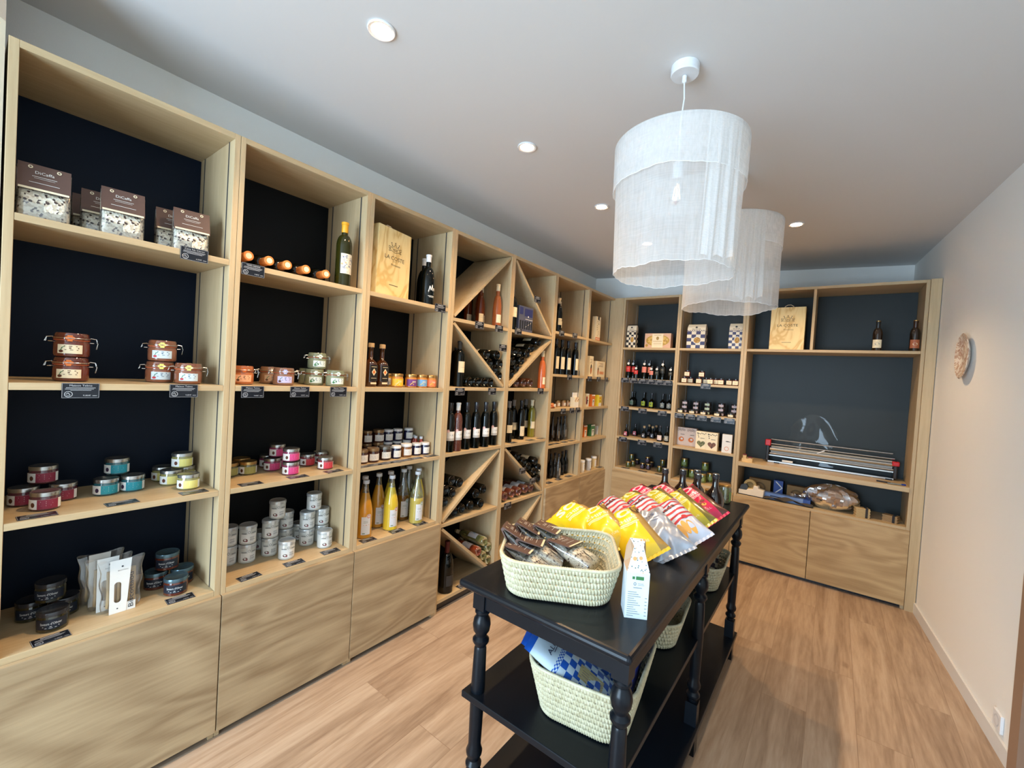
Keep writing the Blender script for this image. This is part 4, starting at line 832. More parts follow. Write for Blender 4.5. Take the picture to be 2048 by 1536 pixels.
def k_darkjar(v):
    g=mat('amber_jar',srgb(95,40,24),.1,coat=1) if v=='amber' else mat('olive_jar',srgb(44,40,20),.1,coat=1)
    P=[('jar',MB().lathe([(.035,0),(.039,.003),(.039,.045),(.037,.050),(.037,.052)],26).mesh('jar',g),None),
       ('lid',MB().lathe([(.0385,.0512),(.0395,.0518),(.0395,.062),(.038,.065),(.036,.0638),(0,.0638)],26).mesh('lid',DLID if v=='olive' else mat('steel_blue_lid',(.10,.16,.19,1),.25,.6)),None)]
    def deco(b,f):
        b.mi=1; b.text(f,"Saveurs d'Olivier",.011,0,.031,width=.052); bars(b,f,[(-.02,.02,.021,.0016),(-.014,.014,.0165,.0012)],1); return [WHITEP]
    P.append(('label',lab(.039,.085,.012,.044,mat('dark_slate_label',(.010,.016,.03,1),.4),16,deco),0)); return P
def k_can(v):
    P=[('jar',MB().lathe([(.032,0),(.0352,.003),(.0358,.068),(.0345,.070)],26).mesh('tub',mat('frosted_glass_tub',srgb(206,205,196),.25,coat=.5)),None),
       ('lid',MB().lathe([(.0362,.0702),(.0372,.0708),(.0372,.080),(.0368,.0822),(.0345,.0856),(.033,.084),(0,.084)],26).mesh('lid',mat('pale_steel_lid',(.62,.64,.64,1),.3,.5)),None)]
    def deco(b,f):
        b.mi=1; b.disc(f,-.014,.022,.0095,.007); b.mi=2; b.disc(f,-.009,.018,.005,.0035)
        bars(b,f,[(.004,.024,.034,.0022),(.004,.022,.029,.0016),(.004,.024,.023,.003),(.004,.020,.017,.0014)],3); return [BRNP,mat('chestnut_pink',srgb(150,80,90),.6),GREYP]
    P.append(('label',lab(.0358,.066,.010,.048,PAPER,14,deco),0))
    f=cyl(.0372,.0008); b=MB(); b.rect(f,-.006,.006,.046,.083,2); b.mi=1; b.disc(cyl(.0372,.0014),0,.058,.005,.006,14,.7); bars(b,cyl(.0372,.0013),[(-.03,-.010,.053,.004),(.012,.03,.055,.004)],1)
    P.append(('seal',b.mesh('seal',[PAPER,GREYP],False),1)); return P
def botprof(r,h,sh,nr,neckz,foot=.003):
    # r body, sh shoulder start, neckz where the neck starts
    pr=[(r*.55,.004),(r*.86,0),(r,foot),(r,sh)]
    for i in range(1,8):
        t=i/8; pr.append((nr+(r-nr)*math.cos(t*PI/2)**1.0, sh+(neckz-sh)*(math.sin(t*PI/2)**1.15)))
    pr+=[(nr,neckz),(nr*.96,h-.012),(nr*1.12,h-.011),(nr*1.12,h-.003),(nr*.9,h)]
    return pr
def bottle(glass,r,h,sh,nr,neckz,cap,capz,label=None,n=26,smoothsh=None):
    P=[('glass',MB().lathe(botprof(r,h,sh,nr,neckz),n).mesh('bottle_glass',glass,True,50),None)]
    if cap: P.append(('capsule',MB().lathe([(nr+.0006,capz),(nr+.0012,capz+.001),(nr+.0010,h-.012),(nr*1.12+.0012,h-.011),(nr*1.12+.0012,h+.0005),(nr*.9,h+.0018),(0,h+.0018)],n).mesh('capsule',cap),None))
    if label: P.append(('label',label,0))
    return P
GL={'rose':mat('rose_wine_glass',srgb(196,108,56),.06,coat=.3,trans=.35,var=.1),'darkrose':mat('dark_rose_wine_glass',srgb(112,50,20),.07,coat=.3,trans=.25),'rosepink':mat('clear_rose_glass',srgb(110,62,50),.06,coat=1,trans=.3),
 'rosebright':mat('bright_rose_wine_glass',srgb(230,120,62),.06,coat=.3,trans=.3),'yellowglass':mat('yellow_wine_glass',srgb(170,160,50),.06,coat=1,trans=.4)}
def k_slim(v):
    g=GL.get(v,WGLASS); r,h=.032,.318
    capm={'rose':CREAM,'darkrose':CREAM,'rosepink':PAPER,'rosebright':CREAM,'yellowglass':CREAM,'whitecap':CREAM,'pinklabel':DLID,'longlabel':DLID,'creamlabel':GREYP,'whitelabel':DLID}[v]
    z0,z1,w=.075,.135,.062
    if v in('rose','darkrose','rosebright'): z0,z1,w=.035,.095,.044
    if v=='longlabel': z0,z1,w=.05,.16,.06
    if v=='whitelabel': z0,z1,w=.03,.11,.05
    def deco(b,f):
        if v in('pinklabel','rosepink'):
            b.mi=1; b.disc(f,-.022,z1+.002,.009,.011); bars(b,f,[(-.01,.022,z0+.038,.004),(-.004,.022,z0+.033,.0016)],2); b.mi=3; b.rect(f,-.030,.030,z0,z0+.016,8); return [mat('pink_seal',srgb(235,190,185),.6),BLACKP,mat('grey_band',srgb(190,186,180),.6)]
        bars(b,f,[(-.014,.014,z0+.012,.0016),(-.010,.016,z0+.03,.002),(-.012,.012,z0+.042,.0012)],1); b.mi=1
        if v=='whitelabel': b.stroke(f,[(-.012,z0+.02),(.004,z0+.05),(-.004,z0+.04),(.012,z0+.07)],.0016)
        return [GREYP]
    return bottle(g,r,h,.195 if v not in('rose','darkrose','rosebright') else .13,.0135,.252 if v not in('rose','darkrose','rosebright') else .235,capm,.268,lab(r,w,z0,z1,CREAM if v not in('pinklabel','rosepink') else PAPER,14,deco))
def k_bordeaux(v):
    if v=='olivewhite':
        def deco(b,f):
            random.seed(4); b.mi=1
            for i in range(46):
                x,y=random.uniform(-.027,.027),random.uniform(.085,.150); r_=random.uniform(.0018,.005); b.mi=random.choice([1,1,2,3]); b.disc(f,x,y,r_,r_*random.uniform(.5,1.2),9,random.choice([0,.6]))
            bars(b,f,[(-.018,.018,.067,.0025)],3); return [mat('slate_blue_print',srgb(110,125,160),.6),mat('sand_print',srgb(200,170,120),.6),GREYP]
        return bottle(OLGLASS,.037,.312,.196,.0145,.25,mat('yellow_wax',srgb(238,170,40),.4),.262,lab(.037,.064,.058,.155,mat('ivory_label',srgb(228,222,205),.6),14,deco))
    def deco(b,f): bars(b,f,[(-.02,.02,.158,.0016),(-.014,.014,.13,.0022)],1); return [GREYP]
    return bottle(WGLASS,.037,.300,.20,.014,.245,mat('dull_capsule',(.06,.055,.05,1),.5),.25,lab(.037,.064,.095,.168,CREAM,14,deco))
def k_burg(v):
    def deco(b,f):
        b.mi=0; return []
    b=MB(); f=cyl(.041,.0012)
    b.stroke(f,[(-.022,.075),(-.014,.110),(-.006,.085),(.002,.118),(.006,.083)],.0045); b.stroke(f,[(.010,.084),(.010,.100)],.003); b.stroke(f,[(.010,.094),(.018,.099),(.018,.084)],.0026); b.disc(f,.026,.092,.005,.007,12,.5)
    b.stroke(f,[(-.022,.068),(.024,.068)],.0015); b.rect(f,-.024,.024,.050,.0525,4); b.rect(f,-.018,.018,.044,.046,4)
    P=bottle(WGLASS,.041,.298,.135,.0145,.225,mat('white_wax',(.85,.84,.82,1),.35),.255); P.append(('label',b.mesh('print',WHITEP,False),0)); return P
def k_champ(v): return bottle(WGLASS,.05,.335,.14,.0155,.26,mat('dark_red_foil',(.10,.02,.02,1),.3,.5),.24,lab(.05,.07,.05,.12,mat('black_label',(.03,.03,.03,1),.5),12))
JU={'orange':srgb(214,150,44),'yellow':srgb(236,205,60),'amber':srgb(122,82,22),'pale':srgb(196,178,88)}
def k_juice(v):
    m=mat('juice_'+v,JU[v],.12,coat=1,trans=.12,var=.05,scale=15); r,h=.041,.312
    pr=[(.022,.004),(.036,0),(.041,.004),(.041,.135),(.0395,.155),(.034,.185),(.026,.215),(.0185,.245),(.0150,.265),(.0145,.28)]
    fill=.245 if v in('orange','yellow') else .155
    up=[p for p in pr if p[1]>fill]; lo=[p for p in pr if p[1]<=fill]
    P=[('juice',MB().lathe(lo+[(lo[-1][0]*.98,lo[-1][1]+.001),(0,lo[-1][1]+.001)],26).mesh('juice',m),None)]
    P.append(('glass',MB().lathe([lo[-1]]+up+[(.0145,.296)],26).mesh('neck',GLASS),None))
    P.append(('cap',MB().lathe([(.0165,.294),(.0172,.295),(.0172,.311),(.0160,.313),(0,.313)],22).mesh('cap',WLID),None))
    def deco(b,f):
        b.mi=0; b.disc(f,.014,.122,.013,.013,18); b.mi=1; b.disc(lambda x,y:tuple(c*1.0004 if i<2 else c for i,c in enumerate(f(x,y))),.014,.122,.0105,.0105,18,.62); b.mi=1
        bars(b,f,[(-.014,.018,.075,.003)],1); bars(b,f,[(-.018,-.004,.030,.005),(-.014,.010,.095,.0016),(-.014,.010,.088,.0016)],2); return [mat('peach_print',srgb(214,140,110),.6) if v in('orange','yellow') else mat('sage_print',srgb(140,175,150),.6),mat('dull_green_print',srgb(120,140,110),.6)]
    P.append(('label',lab(.041,.050,.022,.120,mat('juice_label_paper',srgb(222,222,224),.6),12,deco),0)); return P
def k_spirit(v):
    P=[('glass',MB().lathe([(.030,.003),(.037,0),(.0385,.004),(.0385,.120),(.036,.130),(.026,.140),(.013,.150),(.0125,.205),(.0145,.207),(.0145,.214)],8).mesh('bottle_glass',mat('amber_spirit',srgb(62,30,10),.08,coat=1),True,60),None),
       ('cork',MB().lathe([(.0125,.2142),(.0165,.2145),(.0165,.235),(.015,.237),(0,.237)],18).mesh('cork',mat('pale_cork',srgb(196,164,120),.6)),None)]
    for o in P: o[1].transform(Matrix.Rotation(rad(22.5),4,'Z'))
    f=flat(.0357,.0006); b=MB(); b.rect(f,-.024,.024,.03,.118,1); b.mi=1; g=flat(.0357,.0012); b.add([g(0,.100),g(-.014,.080),g(0,.060),g(.014,.080)],[(0,1,2,3)]); b.mi=2; g=flat(.0357,.0017); b.add([g(0,.092),g(-.008,.080),g(0,.068),g(.008,.080)],[(0,1,2,3)]); b.mi=1; b.rect(flat(.0357,.0012),-.018,.018,.014,.024,1); b.rect(flat(.0357,.0012),-.016,.016,.107,.109,1); b.rect(flat(.0357,.0012),-.016,.016,.046,.048,1)
    P.append(('label',b.mesh('label',[BLACKP,CREAM,ORNG],False),0)); return P
HN={'yellow':srgb(225,185,50),'purple':srgb(110,60,130),'blue':srgb(110,165,215),'coral':srgb(235,130,90)}
def k_honey(v):
    P=[('jar',MB().lathe([(.030,0),(.0345,.004),(.0345,.052),(.031,.060),(.031,.063)],24).mesh('jar',mat('honey_glass',srgb(200,130,50),.12,coat=1)),None),('lid',MB().lathe([(.032,.0625),(.0335,.063),(.0335,.075),(.032,.077),(0,.076)],24).mesh('lid',GOLD),None)]
    def deco(b,f):
        b.mi=1; [b.disc(f,-.016+.006*i,.018+.005*(i%3),.0028) for i in range(4)]; bars(b,f,[(-.006,.018,.036,.003),(-.002,.018,.030,.002)],2); return [YELP if v!='yellow' else CREAM,CREAM]
    P.append(('label',lab(.0345,.08,.008,.048,mat('honey_label_'+v,HN[v],.5),14,deco),0)); return P
def smalljar(r,h,glass,lidm,labm,w,z0,z1,lidh=.014):
    P=[('jar',MB().lathe([(r*.86,0),(r*.99,.003),(r,h-lidh-.012),(r*.9,h-lidh-.003),(r*.9,h-lidh)],22).mesh('jar',glass),None),('lid',MB().lathe([(r*.93,h-lidh),(r*.97,h-lidh+.0006),(r*.97,h-.0015),(r*.94,h),(0,h-.0006)],22).mesh('lid',lidm),None)]
    if labm:
        def deco(b,f): bars(b,f,[(-w*.3,w*.3,z0+(z1-z0)*.6,.0016),(-w*.2,w*.28,z0+(z1-z0)*.38,.0013)],1); return [GREYP]
        P.append(('label',lab(r,w,z0,z1,labm,10,deco),0))
    return P
JAMG={'brownlid':mat('fig_jam_glass',srgb(70,34,20),.12,coat=1),'darklid':mat('dark_jam_glass',srgb(60,30,22),.12,coat=1),'whitelid':mat('blueberry_jam_glass',srgb(36,34,66),.12,coat=1),'gold':mat('gold_honey_glass',srgb(200,150,50),.12,coat=1)}
LDM={'brownlid':mat('bronze_lid',srgb(150,122,88),.3,.6),'darklid':mat('gunmetal_lid',(.22,.21,.19,1),.3,.8),'whitelid':WLID,'gold':GOLD}
def k_jam(v): return smalljar(.029,.074,JAMG[v],LDM[v],PAPER,.05,.010,.048)
def k_spreadjar(v): return smalljar(.034,.078,JAMG[v] if v!='whitelid' else mat('caramel_glass',srgb(140,92,50),.12,coat=1),LDM[v],PAPER,.06,.012,.048,.017)
def k_spice(v):
    return [('glass',MB().lathe([(.013,0),(.0165,.003),(.0165,.062),(.009,.078),(.008,.088)],18).mesh('bottle_glass',mat('chilli_sauce',srgb(190,62,30),.12,coat=1)),None),('cap',MB().lathe([(.0095,.0878),(.0105,.088),(.0105,.103),(0,.104)],16).mesh('cap',WLID),None),('label',lab(.0165,.032,.008,.040,mat('blue_white_label',srgb(170,200,225),.6),8),0)]
def k_smalljar(v):
    g={'peach':mat('peach_jar',srgb(205,160,110),.12,coat=1),'green':mat('green_olive_jar',srgb(74,76,30),.12,coat=1),'dark':mat('dark_olive_jar',srgb(28,20,20),.12,coat=1)}[v]
    return smalljar(.025,.060,g,GOLD,PAPER if v=='peach' else (mat('violet_label',srgb(90,70,90),.5) if v=='dark' else None),.036,.010,.036,.011)
def k_tall(h,r):
    def fn(v):
        col={'red':srgb(206,48,44),'pink':srgb(232,140,120),'black':mat}[v] if v!='black' else srgb(44,44,40)
        pr=[(r*.86,0),(r,.003),(r,h*.66),(r*.55,h*.76),(r*.42,h*.8),(r*.42,h*.86)]
        P=[('glass',MB().lathe(pr,20).mesh('bottle_glass',WGLASS),None),('cap',MB().lathe([(r*.5,h*.86),(r*.52,h*.862),(r*.5,h),(0,h)],16).mesh('cap',DLID),None)]
        z0,z1=(h*.34,h*.64)
        def deco(b,f): bars(b,f,[(-.012,.012,z0+(z1-z0)*.62,.0028),(-.014,.014,z0+(z1-z0)*.4,.0016)],1); return [CREAM if v!='pink' else REDP]
        P.append(('label',lab(r,r*1.9,z0,z1,mat('label_bottle_'+v,col,.5),10,deco),0))
        b=MB(); f=lambda x,y:(r*.62+ (h*.86-y)*.12,x,y); b.disc(f,0,h*.79,.0125,.0125,18); b.mi=1; b.stroke(lambda x,y:(r*.62+.0008+(h*.86-y)*.12,x,y),[(-.004,h*.78),(0,h*.80),(.004,h*.785)],.0016)
        P.append(('hang_tag',b.mesh('hang_tag',[PAPER,GREYP],False),None)); return P
    return fn
def k_oilbot(v):
    m={'sage':srgb(120,130,110),'lime':srgb(200,205,60),'grey':srgb(176,172,158),'white':srgb(226,206,200)}[v]
    P=[('glass',MB().lathe([(.024,0),(.028,.003),(.028,.07),(.012,.092),(.0105,.10),(.0105,.142)],20).mesh('bottle_glass',WGLASS),None),('cap',MB().lathe([(.012,.1415),(.0125,.142),(.0125,.158),(0,.159)],16).mesh('cap',DLID),None)]
    def deco(b,f):
        b.mi=1; b.disc(f,0,.04,.008,.006,10); return [GRNP if v in('lime','sage') else CREAM]
    P.append(('label',lab(.028,.046,.014,.062,mat('square_label_'+v,m,.5),10,deco),0)); return P
def k_flask(v):
    P=[('glass',MB().lathe([(.026,0),(.0295,.004),(.0285,.03),(.019,.06),(.010,.078),(.009,.105)],20).mesh('flask_glass',WGLASS),None)]
    P.append(('cork' if v=='cork' else 'cap',MB().lathe([(.0095,.1045),(.0125,.105),(.0125,.126),(0,.127)],14).mesh('stopper',mat('pale_cork',srgb(196,164,120),.6) if v=='cork' else DLID),None))
    f=lambda x,y:((.0302-max(0,y-.03)*.36)*math.cos(x/.03),(.0302-max(0,y-.03)*.36)*math.sin(x/.03),y)
    b=MB(); b.grid(lambda u,w:f(-.02+.04*u,.008+.042*w),8,3); b.mi=1; g=lambda x,y:(lambda p:(p[0]+.0008,p[1]*1.02,p[2]))(f(x,y)); b.disc(g,0,.024,.007,.008,12); b.rect(g,-.012,.012,.037,.039,2)
    P.append(('label',b.mesh('label',[mat('pink_flask_label',srgb(176,84,100),.5) if v=='pink' else mat('slate_flask_label',srgb(60,64,76),.5),WHITEP],False),0)); return P
def k_glassbot(v):
    g={'brown':mat('brown_oil_glass',srgb(44,28,16),.07,coat=1),'dark':WGLASS,'clear':mat('smoky_glass',srgb(88,84,76),.06,coat=1,trans=.5)}[v]
    P=[('glass',MB().lathe([(.019,0),(.0235,.003),(.0235,.13),(.010,.17),(.0095,.205)],18).mesh('bottle_glass',g),None),('cap',MB().lathe([(.0115,.2045),(.012,.205),(.012,.228),(0,.229)],14).mesh('cap',DLID),None)]
    P.append(('label',lab(.0235,.034,.03,.10,mat('dull_label',srgb(140,130,116),.6) if v!='dark' else mat('black_label',(.03,.03,.03,1),.5),8),0)); return P
def k_cyl(v):
    m={'brown':mat('brown_canister',srgb(120,86,50),.5),'dark':mat('dark_canister',srgb(70,62,48),.5),'white':mat('white_tube',srgb(226,214,190),.5),'silver':mat('silver_tube',srgb(196,196,196),.35,.3),'cream':mat('cream_tube',srgb(228,208,160),.5)}[v]
    h=.12
    P=[('tube',MB().lathe([(.028,0),(.0292,.002),(.0292,h-.02)],20).mesh('tube',m),None),('lid',MB().lathe([(.0298,h-.0195),(.0302,h-.019),(.0302,h-.002),(.029,h),(0,h)],20).mesh('lid',DLID if v in('brown','dark') else WLID),None)]
    P.append(('label',lab(.0292,.034,.02,.085,PAPER if v!='brown' else CREAM,8,lambda b,f:(bars(b,f,[(-.01,.01,.07,.003),(-.01,.01,.055,.002),(-.008,.01,.04,.002)],1) or [GREYP if v!='cream' else ORNG])),0)); return P
def k_sqjar(v):
    P=[('jar',MB().lathe([(.022,0),(.0262,.003),(.0262,.045),(.023,.050)],8).mesh('jar',mat('red_jam_glass',srgb(110,26,16),.12,coat=1),True,60),None),('lid',MB().lathe([(.0235,.0495),(.0245,.05),(.0245,.061),(0,.0615)],18).mesh('lid',DLID),None)]
    P[0][1].transform(Matrix.Rotation(rad(22.5),4,'Z'))
    f=flat(.0243,.0006); b=MB(); b.rect(f,-.0225,.0225,.008,.044,1); b.mi=1; g=flat(.0243,.0011); b.rect(g,-.010,.012,.026,.028,1); b.rect(g,-.008,.010,.021,.022,1)
    P.append(('label',b.mesh('label',[CREAM,GREYP],False),0)); return P
def k_lowjar(v):
    m={'cream':CREAM,'lilac':mat('lilac_label',srgb(188,176,186),.6),'mint':mat('mint_label',srgb(180,200,178),.6)}[v]
    return smalljar(.0335,.040,mat('liquorice_jar',(.02,.014,.012,1),.12,coat=1),DLID,m,.046,.005,.025,.011)
def k_pickle(v): return smalljar(.034,.085,mat('pickle_glass',srgb(104,112,44),.1,coat=1,var=.25,scale=90),GOLD,mat('pickle_label',srgb(130,150,90),.5),.045,.02,.05,.012)
def k_beer(v):
    def deco(b,f): b.mi=1; b.disc(f,0,.052,.014,.01); return [GREYP if v=='cream' else CREAM]
    P=bottle(mat('brown_beer_glass',(.02,.009,.004,1),.07,coat=1),.0305,.225,.125,.0125,.175,mat('beer_foil_'+v,(.02,.02,.02,1) if v=='cream' else (.05,.02,.01,1),.3),.165,lab(.0305,.062,.022,.085,CREAM if v=='cream' else mat('copper_label',srgb(176,100,64),.5),12,deco))
    P.append(('crown_cap',MB().lathe([(.0143,.2262),(.0147,.227),(.0145,.232),(0,.2325)],18).mesh('crown',GOLD),None)); return P
# ---- boxes and bags; front face at +X, centred on the origin, standing on z=0
def speckle(name,a,bc,scale=60,thr=.55,extra=None,rough=.35,coat=0):
    if name in _mc: return _mc[name]
    n=NT(name); co=n.coord(); vo=n.n('ShaderNodeTexVoronoi',{'Vector':co,'Scale':scale}); r=n.n('ShaderNodeSeparateXYZ',{0:vo.outputs['Color']}).outputs[0]
    c=n.mix(n.math('GREATER_THAN',r,thr),a,bc)
    if extra: c=n.mix(n.math('GREATER_THAN',r,extra[0]),c,extra[1])
    n.set(n.p.inputs['Base Color'],c); n.p.inputs['Roughness'].default_value=rough; n.p.inputs['Coat Weight'].default_value=coat; n.bump(vo.outputs['Distance'],.6,.003); _mc[name]=n.mat; return n.mat
RICE=speckle('rice_and_herb_mix',srgb(236,228,208),srgb(204,190,166),170,.6,(.86,srgb(66,46,40)),.3,.6); BRNC=mat('brown_header_card',srgb(96,70,60),.55,var=.05)
def k_ricebag(v):
    w,d,h=.108,.05,.168
    def sh(u,vv,th=d):
        z=vv*.092; t=th/2*(1-abs(2*vv-.9)**3*.35)*(1+.06*math.sin(9*u+5*vv)); a=2*PI*u
        cx,cy=math.cos(a),math.sin(a); e=.45
        return (t*math.copysign(abs(cx)**e,cx), w/2*math.copysign(abs(cy)**e,cy)*(1+.03*math.sin(7*vv)), z)
    b=MB(); b.grid(lambda u,q_:sh(u,q_),36,8); b.add([(0,0,.0005)],[]); c0=len(b.v)-1
    for i in range(36): b.f.append((i+1,i,c0)); b.m.append(0)
    t0=8*37; b.add([(0,0,.098)],[]); c1=len(b.v)-1
    for i in range(36): b.f.append((t0+i,t0+i+1,c1)); b.m.append(0)
    P=[('rice',b.mesh('rice',RICE,True,80),None)]
    b=MB(); b.grid(lambda u,q_:(lambda a,vv:((d/2+.0025)*(1-.93*vv**1.5)*math.copysign(abs(math.cos(a))**.45,math.cos(a)),(w/2+.0035)*math.copysign(abs(math.sin(a))**.45,math.sin(a)),.002+vv*.155))(2*PI*u,q_),36,10)
    P.append(('film',b.mesh('film',CELLO,True,80),None))
    # folded brown header card over the neck
    b=MB(); b.prism([(.031,.083),(.0285,.083),(.0035,.158),(-.0035,.158),(-.0245,.083),(-.027,.083),(-.005,.167),(.005,.167)],-w/2-.002,w/2+.002,'y')
    b.mi=1; f=lambda x,y:(.0318-(y-.083)*.31+.0012,x,y); b.rect(f,-.053,.053,.0835,.090)
    for s in(-1,1): b.disc(f,s*.030,.156,.0052,.0052,14)
    b.mi=2
    for s in(-1,1): b.disc(lambda x,y:(f(x,y)[0]+.0005,x,y),s*.030,.156,.0026,.0026,10)
    b.mi=3; b.text(f,'DiCaffa',.013,0,.141,width=.040); b.rect(f,-.026,.026,.127,.1282); b.rect(f,-.022,.022,.122,.1228); b.rect(f,-.032,.032,.107,.1082)
    P.append(('header_card',b.mesh('header',[BRNC,CREAM,BRNC,PAPER],False),None)); return P
def k_biscuit(v):
    P=[]; b=MB(); random.seed(3)
    for i in range(6): 
        y=-.034+.0136*i; b.tube([(-.006+.003*(i%2),y,.012),(-.004,y+.001,.07),(-.006,y,.145)],.0066,8)
    P.append(('biscuits',b.mesh('biscuits',mat('baked_biscuit',srgb(206,172,120),.6,var=.1)),None))
    b=MB(); b.grid(lambda u,q_:(lambda a,vv:(.018*(1-.97*vv**2.2)*math.copysign(abs(math.cos(a))**.5,math.cos(a))*(.55+.45*min(1,vv*6))-.004,(.052+.010*vv+.003*math.sin(vv*14))*math.copysign(abs(math.sin(a))**.4,math.sin(a)),.001+vv*.182+.006*math.sin(2*a)*vv))(2*PI*u,q_),36,12)
    P.append(('film',b.mesh('film',CELLO,True,80),None))
    # white card with a long window
    f=lambda x,y:(.0265-.012*(y/.19),x,y); b=MB(); W,Hh=.036,.188
    win=[(-.012+.0095*math.cos(a)-.002,(.100 if math.sin(a)>0 else .046)+.0095*math.sin(a)) for a in [2*PI*(i+.5)/20 for i in range(20)]]
    out=[]
    for x,y in win:
        dx,dy=x+.014,y-.073; s=min((W/abs(dx)*1 if abs(dx)>1e-6 else 99) if True else 0, 99); 
        sx=((W-.0)*(1 if dx>0 else -1)-(-.014)*1); sx=(W+.014 if dx>0 else W-.014); sy=(Hh-.073 if dy>0 else .073-.0)
        k_=min(sx/max(abs(dx),1e-6),sy/max(abs(dy),1e-6)); out.append((-.014+dx*k_,.073+dy*k_))
    n_=20; b.add([f(*p) for p in win]+[f(*p) for p in out],[(i,i+n_,(i+1)%n_+n_,(i+1)%n_) for i in range(n_)])
    cor=[(W,Hh),(-W,Hh),(-W,0),(W,0)]
    for c_ in cor:
        for i in range(n_):
            p,q_=out[i],out[(i+1)%n_]
            if (abs(p[0]-c_[0])<1e-6 and abs(q_[1]-c_[1])<1e-6) or (abs(p[1]-c_[1])<1e-6 and abs(q_[0]-c_[0])<1e-6): b.add([f(*p),f(*q_),f(*c_)],[(0,1,2)])
    b.add([(f(x,y)[0]-.0012,x,y) for x,y in ((-W,0),(W,0),(W,.03),(-W,.03))],[(0,3,2,1)])
    g=lambda x,y:(f(x,y)[0]+.0006,x,y); b.mi=1; b.text(g,'Biscottaou',.021,.0225,.072,PI/2,width=.125); b.text(g,'BISCOTTAOU',.005,.0,.150,width=.028); b.disc(g,-.002,.163,.003); b.disc(g,-.014,.016,.0022)
    P.append(('card',b.mesh('card',[PAPER,mat('dark_grey_print',(.05,.05,.06,1),.6)],False),None)); return P
def pine(name='pine_box_wood'):
    if name in _mc: return _mc[name]
    n=NT(name); co=n.coord(); v=n.mapv(co,(1,1,.4)); wv=n.noise(v,5,3,.5,1.5); f=n.math('MULTIPLY_ADD',n.math('SINE',n.math('MULTIPLY',wv,38)),.5,.5)
    n.set(n.p.inputs['Base Color'],n.ramp(f,[(0,srgb(234,212,154)),(.7,srgb(228,202,142)),(1,srgb(212,178,112))])); n.p.inputs['Roughness'].default_value=.5; _mc[name]=n.mat; return n.mat
def k_winebox(v):
    w,d,h=.250,.11,.363; t=.009; P=[]; m=pine()
    P.append(('side_panel',MB().box(-d/2,d/2-t,-w/2,-w/2+t,0,h).mesh('side',m,False),None)); P.append(('side_panel',MB().box(-d/2,d/2-t,w/2-t,w/2,0,h).mesh('side',m,False),None))
    P.append(('end_panel',MB().box(-d/2,d/2-t,-w/2+t,w/2-t,h-.014,h).mesh('end',m,False),None)); P.append(('end_panel',MB().box(-d/2,d/2-t,-w/2+t,w/2-t,0,.014).mesh('end',m,False),None)); P.append(('back_panel',MB().box(-d/2,-d/2+.006,-w/2+t,w/2-t,.014,h-.014).mesh('back',m,False),None))
    b=MB(); b.box(d/2-t,d/2,-w/2,w/2,0,h); b.mi=1; f=flat(d/2,.0006)
    b.text(f,'LA COSTE',.030,0,.208,width=.150); b.text(f,'Provence',.016,.010,.172,width=.070); b.text(f,'GRAND VIN',.006,0,.168+.022,width=.03); b.rect(f,-.034,.034,.060,.0635)
    # small crown and ribbon emblem in thin lines
    e=.0022; S=lambda f_,pts,e_: b.stroke(f_,[(x*.8,.262+(y-.262)*.8) for x,y in pts],e_)
    S(f,[(-.036,.285),(-.022,.255),(.022,.255),(.036,.285),(.016,.268),(0,.292),(-.016,.268),(-.036,.285)],e); S(f,[(-.022,.250),(0,.244),(.022,.250)],e)
    for x in(-.029,0,.029): b.disc(f,x,.286 if x else .291,.0035)
    for s in(-1,1): S(f,[(s*.030,.262),(s*.060,.270),(s*.060,.252),(s*.048,.256),(s*.060,.236),(s*.034,.242),(0,.232)],e); S(f,[(s*.044,.268),(s*.044,.240)],e)
    P.append(('front_board',b.mesh('front',[m,mat('burnt_lettering',srgb(70,50,30),.7)],False),None))
    b=MB(); b.tube([(0,-.035,h-.001),(0,-.03,h+.016),(0,-.012,h+.028),(0,.012,h+.028),(0,.03,h+.016),(0,.035,h-.001)],.0035,8); P.append(('rope_handle',b.mesh('rope',mat('white_rope',srgb(220,205,180),.8,scale=300,var=.2)),None))
    return P
def k_bluebox(v):
    d,w,h=.14,.185,.195; m=mat('blue_grey_carton',srgb(84,88,108),.5,var=.1,scale=8); b=MB(); b.box(-d/2,d/2,-w/2,w/2,0,h); b.mi=1; f=flat(d/2,.0006); b.rect(f,-.02,.085,.12,.18); b.rect(f,-.085,-.04,.13,.185); b.mi=2
    g=flat(d/2,.0011); b.stroke(g,[(-.01,.098),(.09,.098)],.003); b.stroke(g,[(-.02,.03),(.09,.085)],.003); b.disc(g,.03,.12,.007); b.mi=3; [b.rect(g,-.08+.03*i,-.062+.03*i,.02,.085) for i in range(6)]
    P=[('carton',b.mesh('carton',[m,mat('royal_blue_print',srgb(44,52,104),.5),PAPER,mat('dark_window',srgb(40,44,50),.3)],False),None)]; b=MB(); b.box(-.02,.02,-.05,.05,h,h+.008); P.append(('handle',b.mesh('handle',m,False),None)); return P
def k_snackbag(v):
    b=MB(); b.grid(lambda u,w_:(.022*math.sin(PI*w_)**.5*math.cos(2*PI*u)+w_*-.02,.055*math.sin(2*PI*u),.045*w_*1.0+.0),20,8)
    P=[('bag',b.mesh('bag',speckle('red_snack_mix',srgb(168,74,44),srgb(210,150,100),90,.6),True,80),None)]; b=MB(); b.lathe([(0,0),(.014,0),(.014,.002),(0,.002)],18,axis='x',c=(.024,.012,.028)); P.append(('tag',b.mesh('tag',PAPER,False),None)); return P
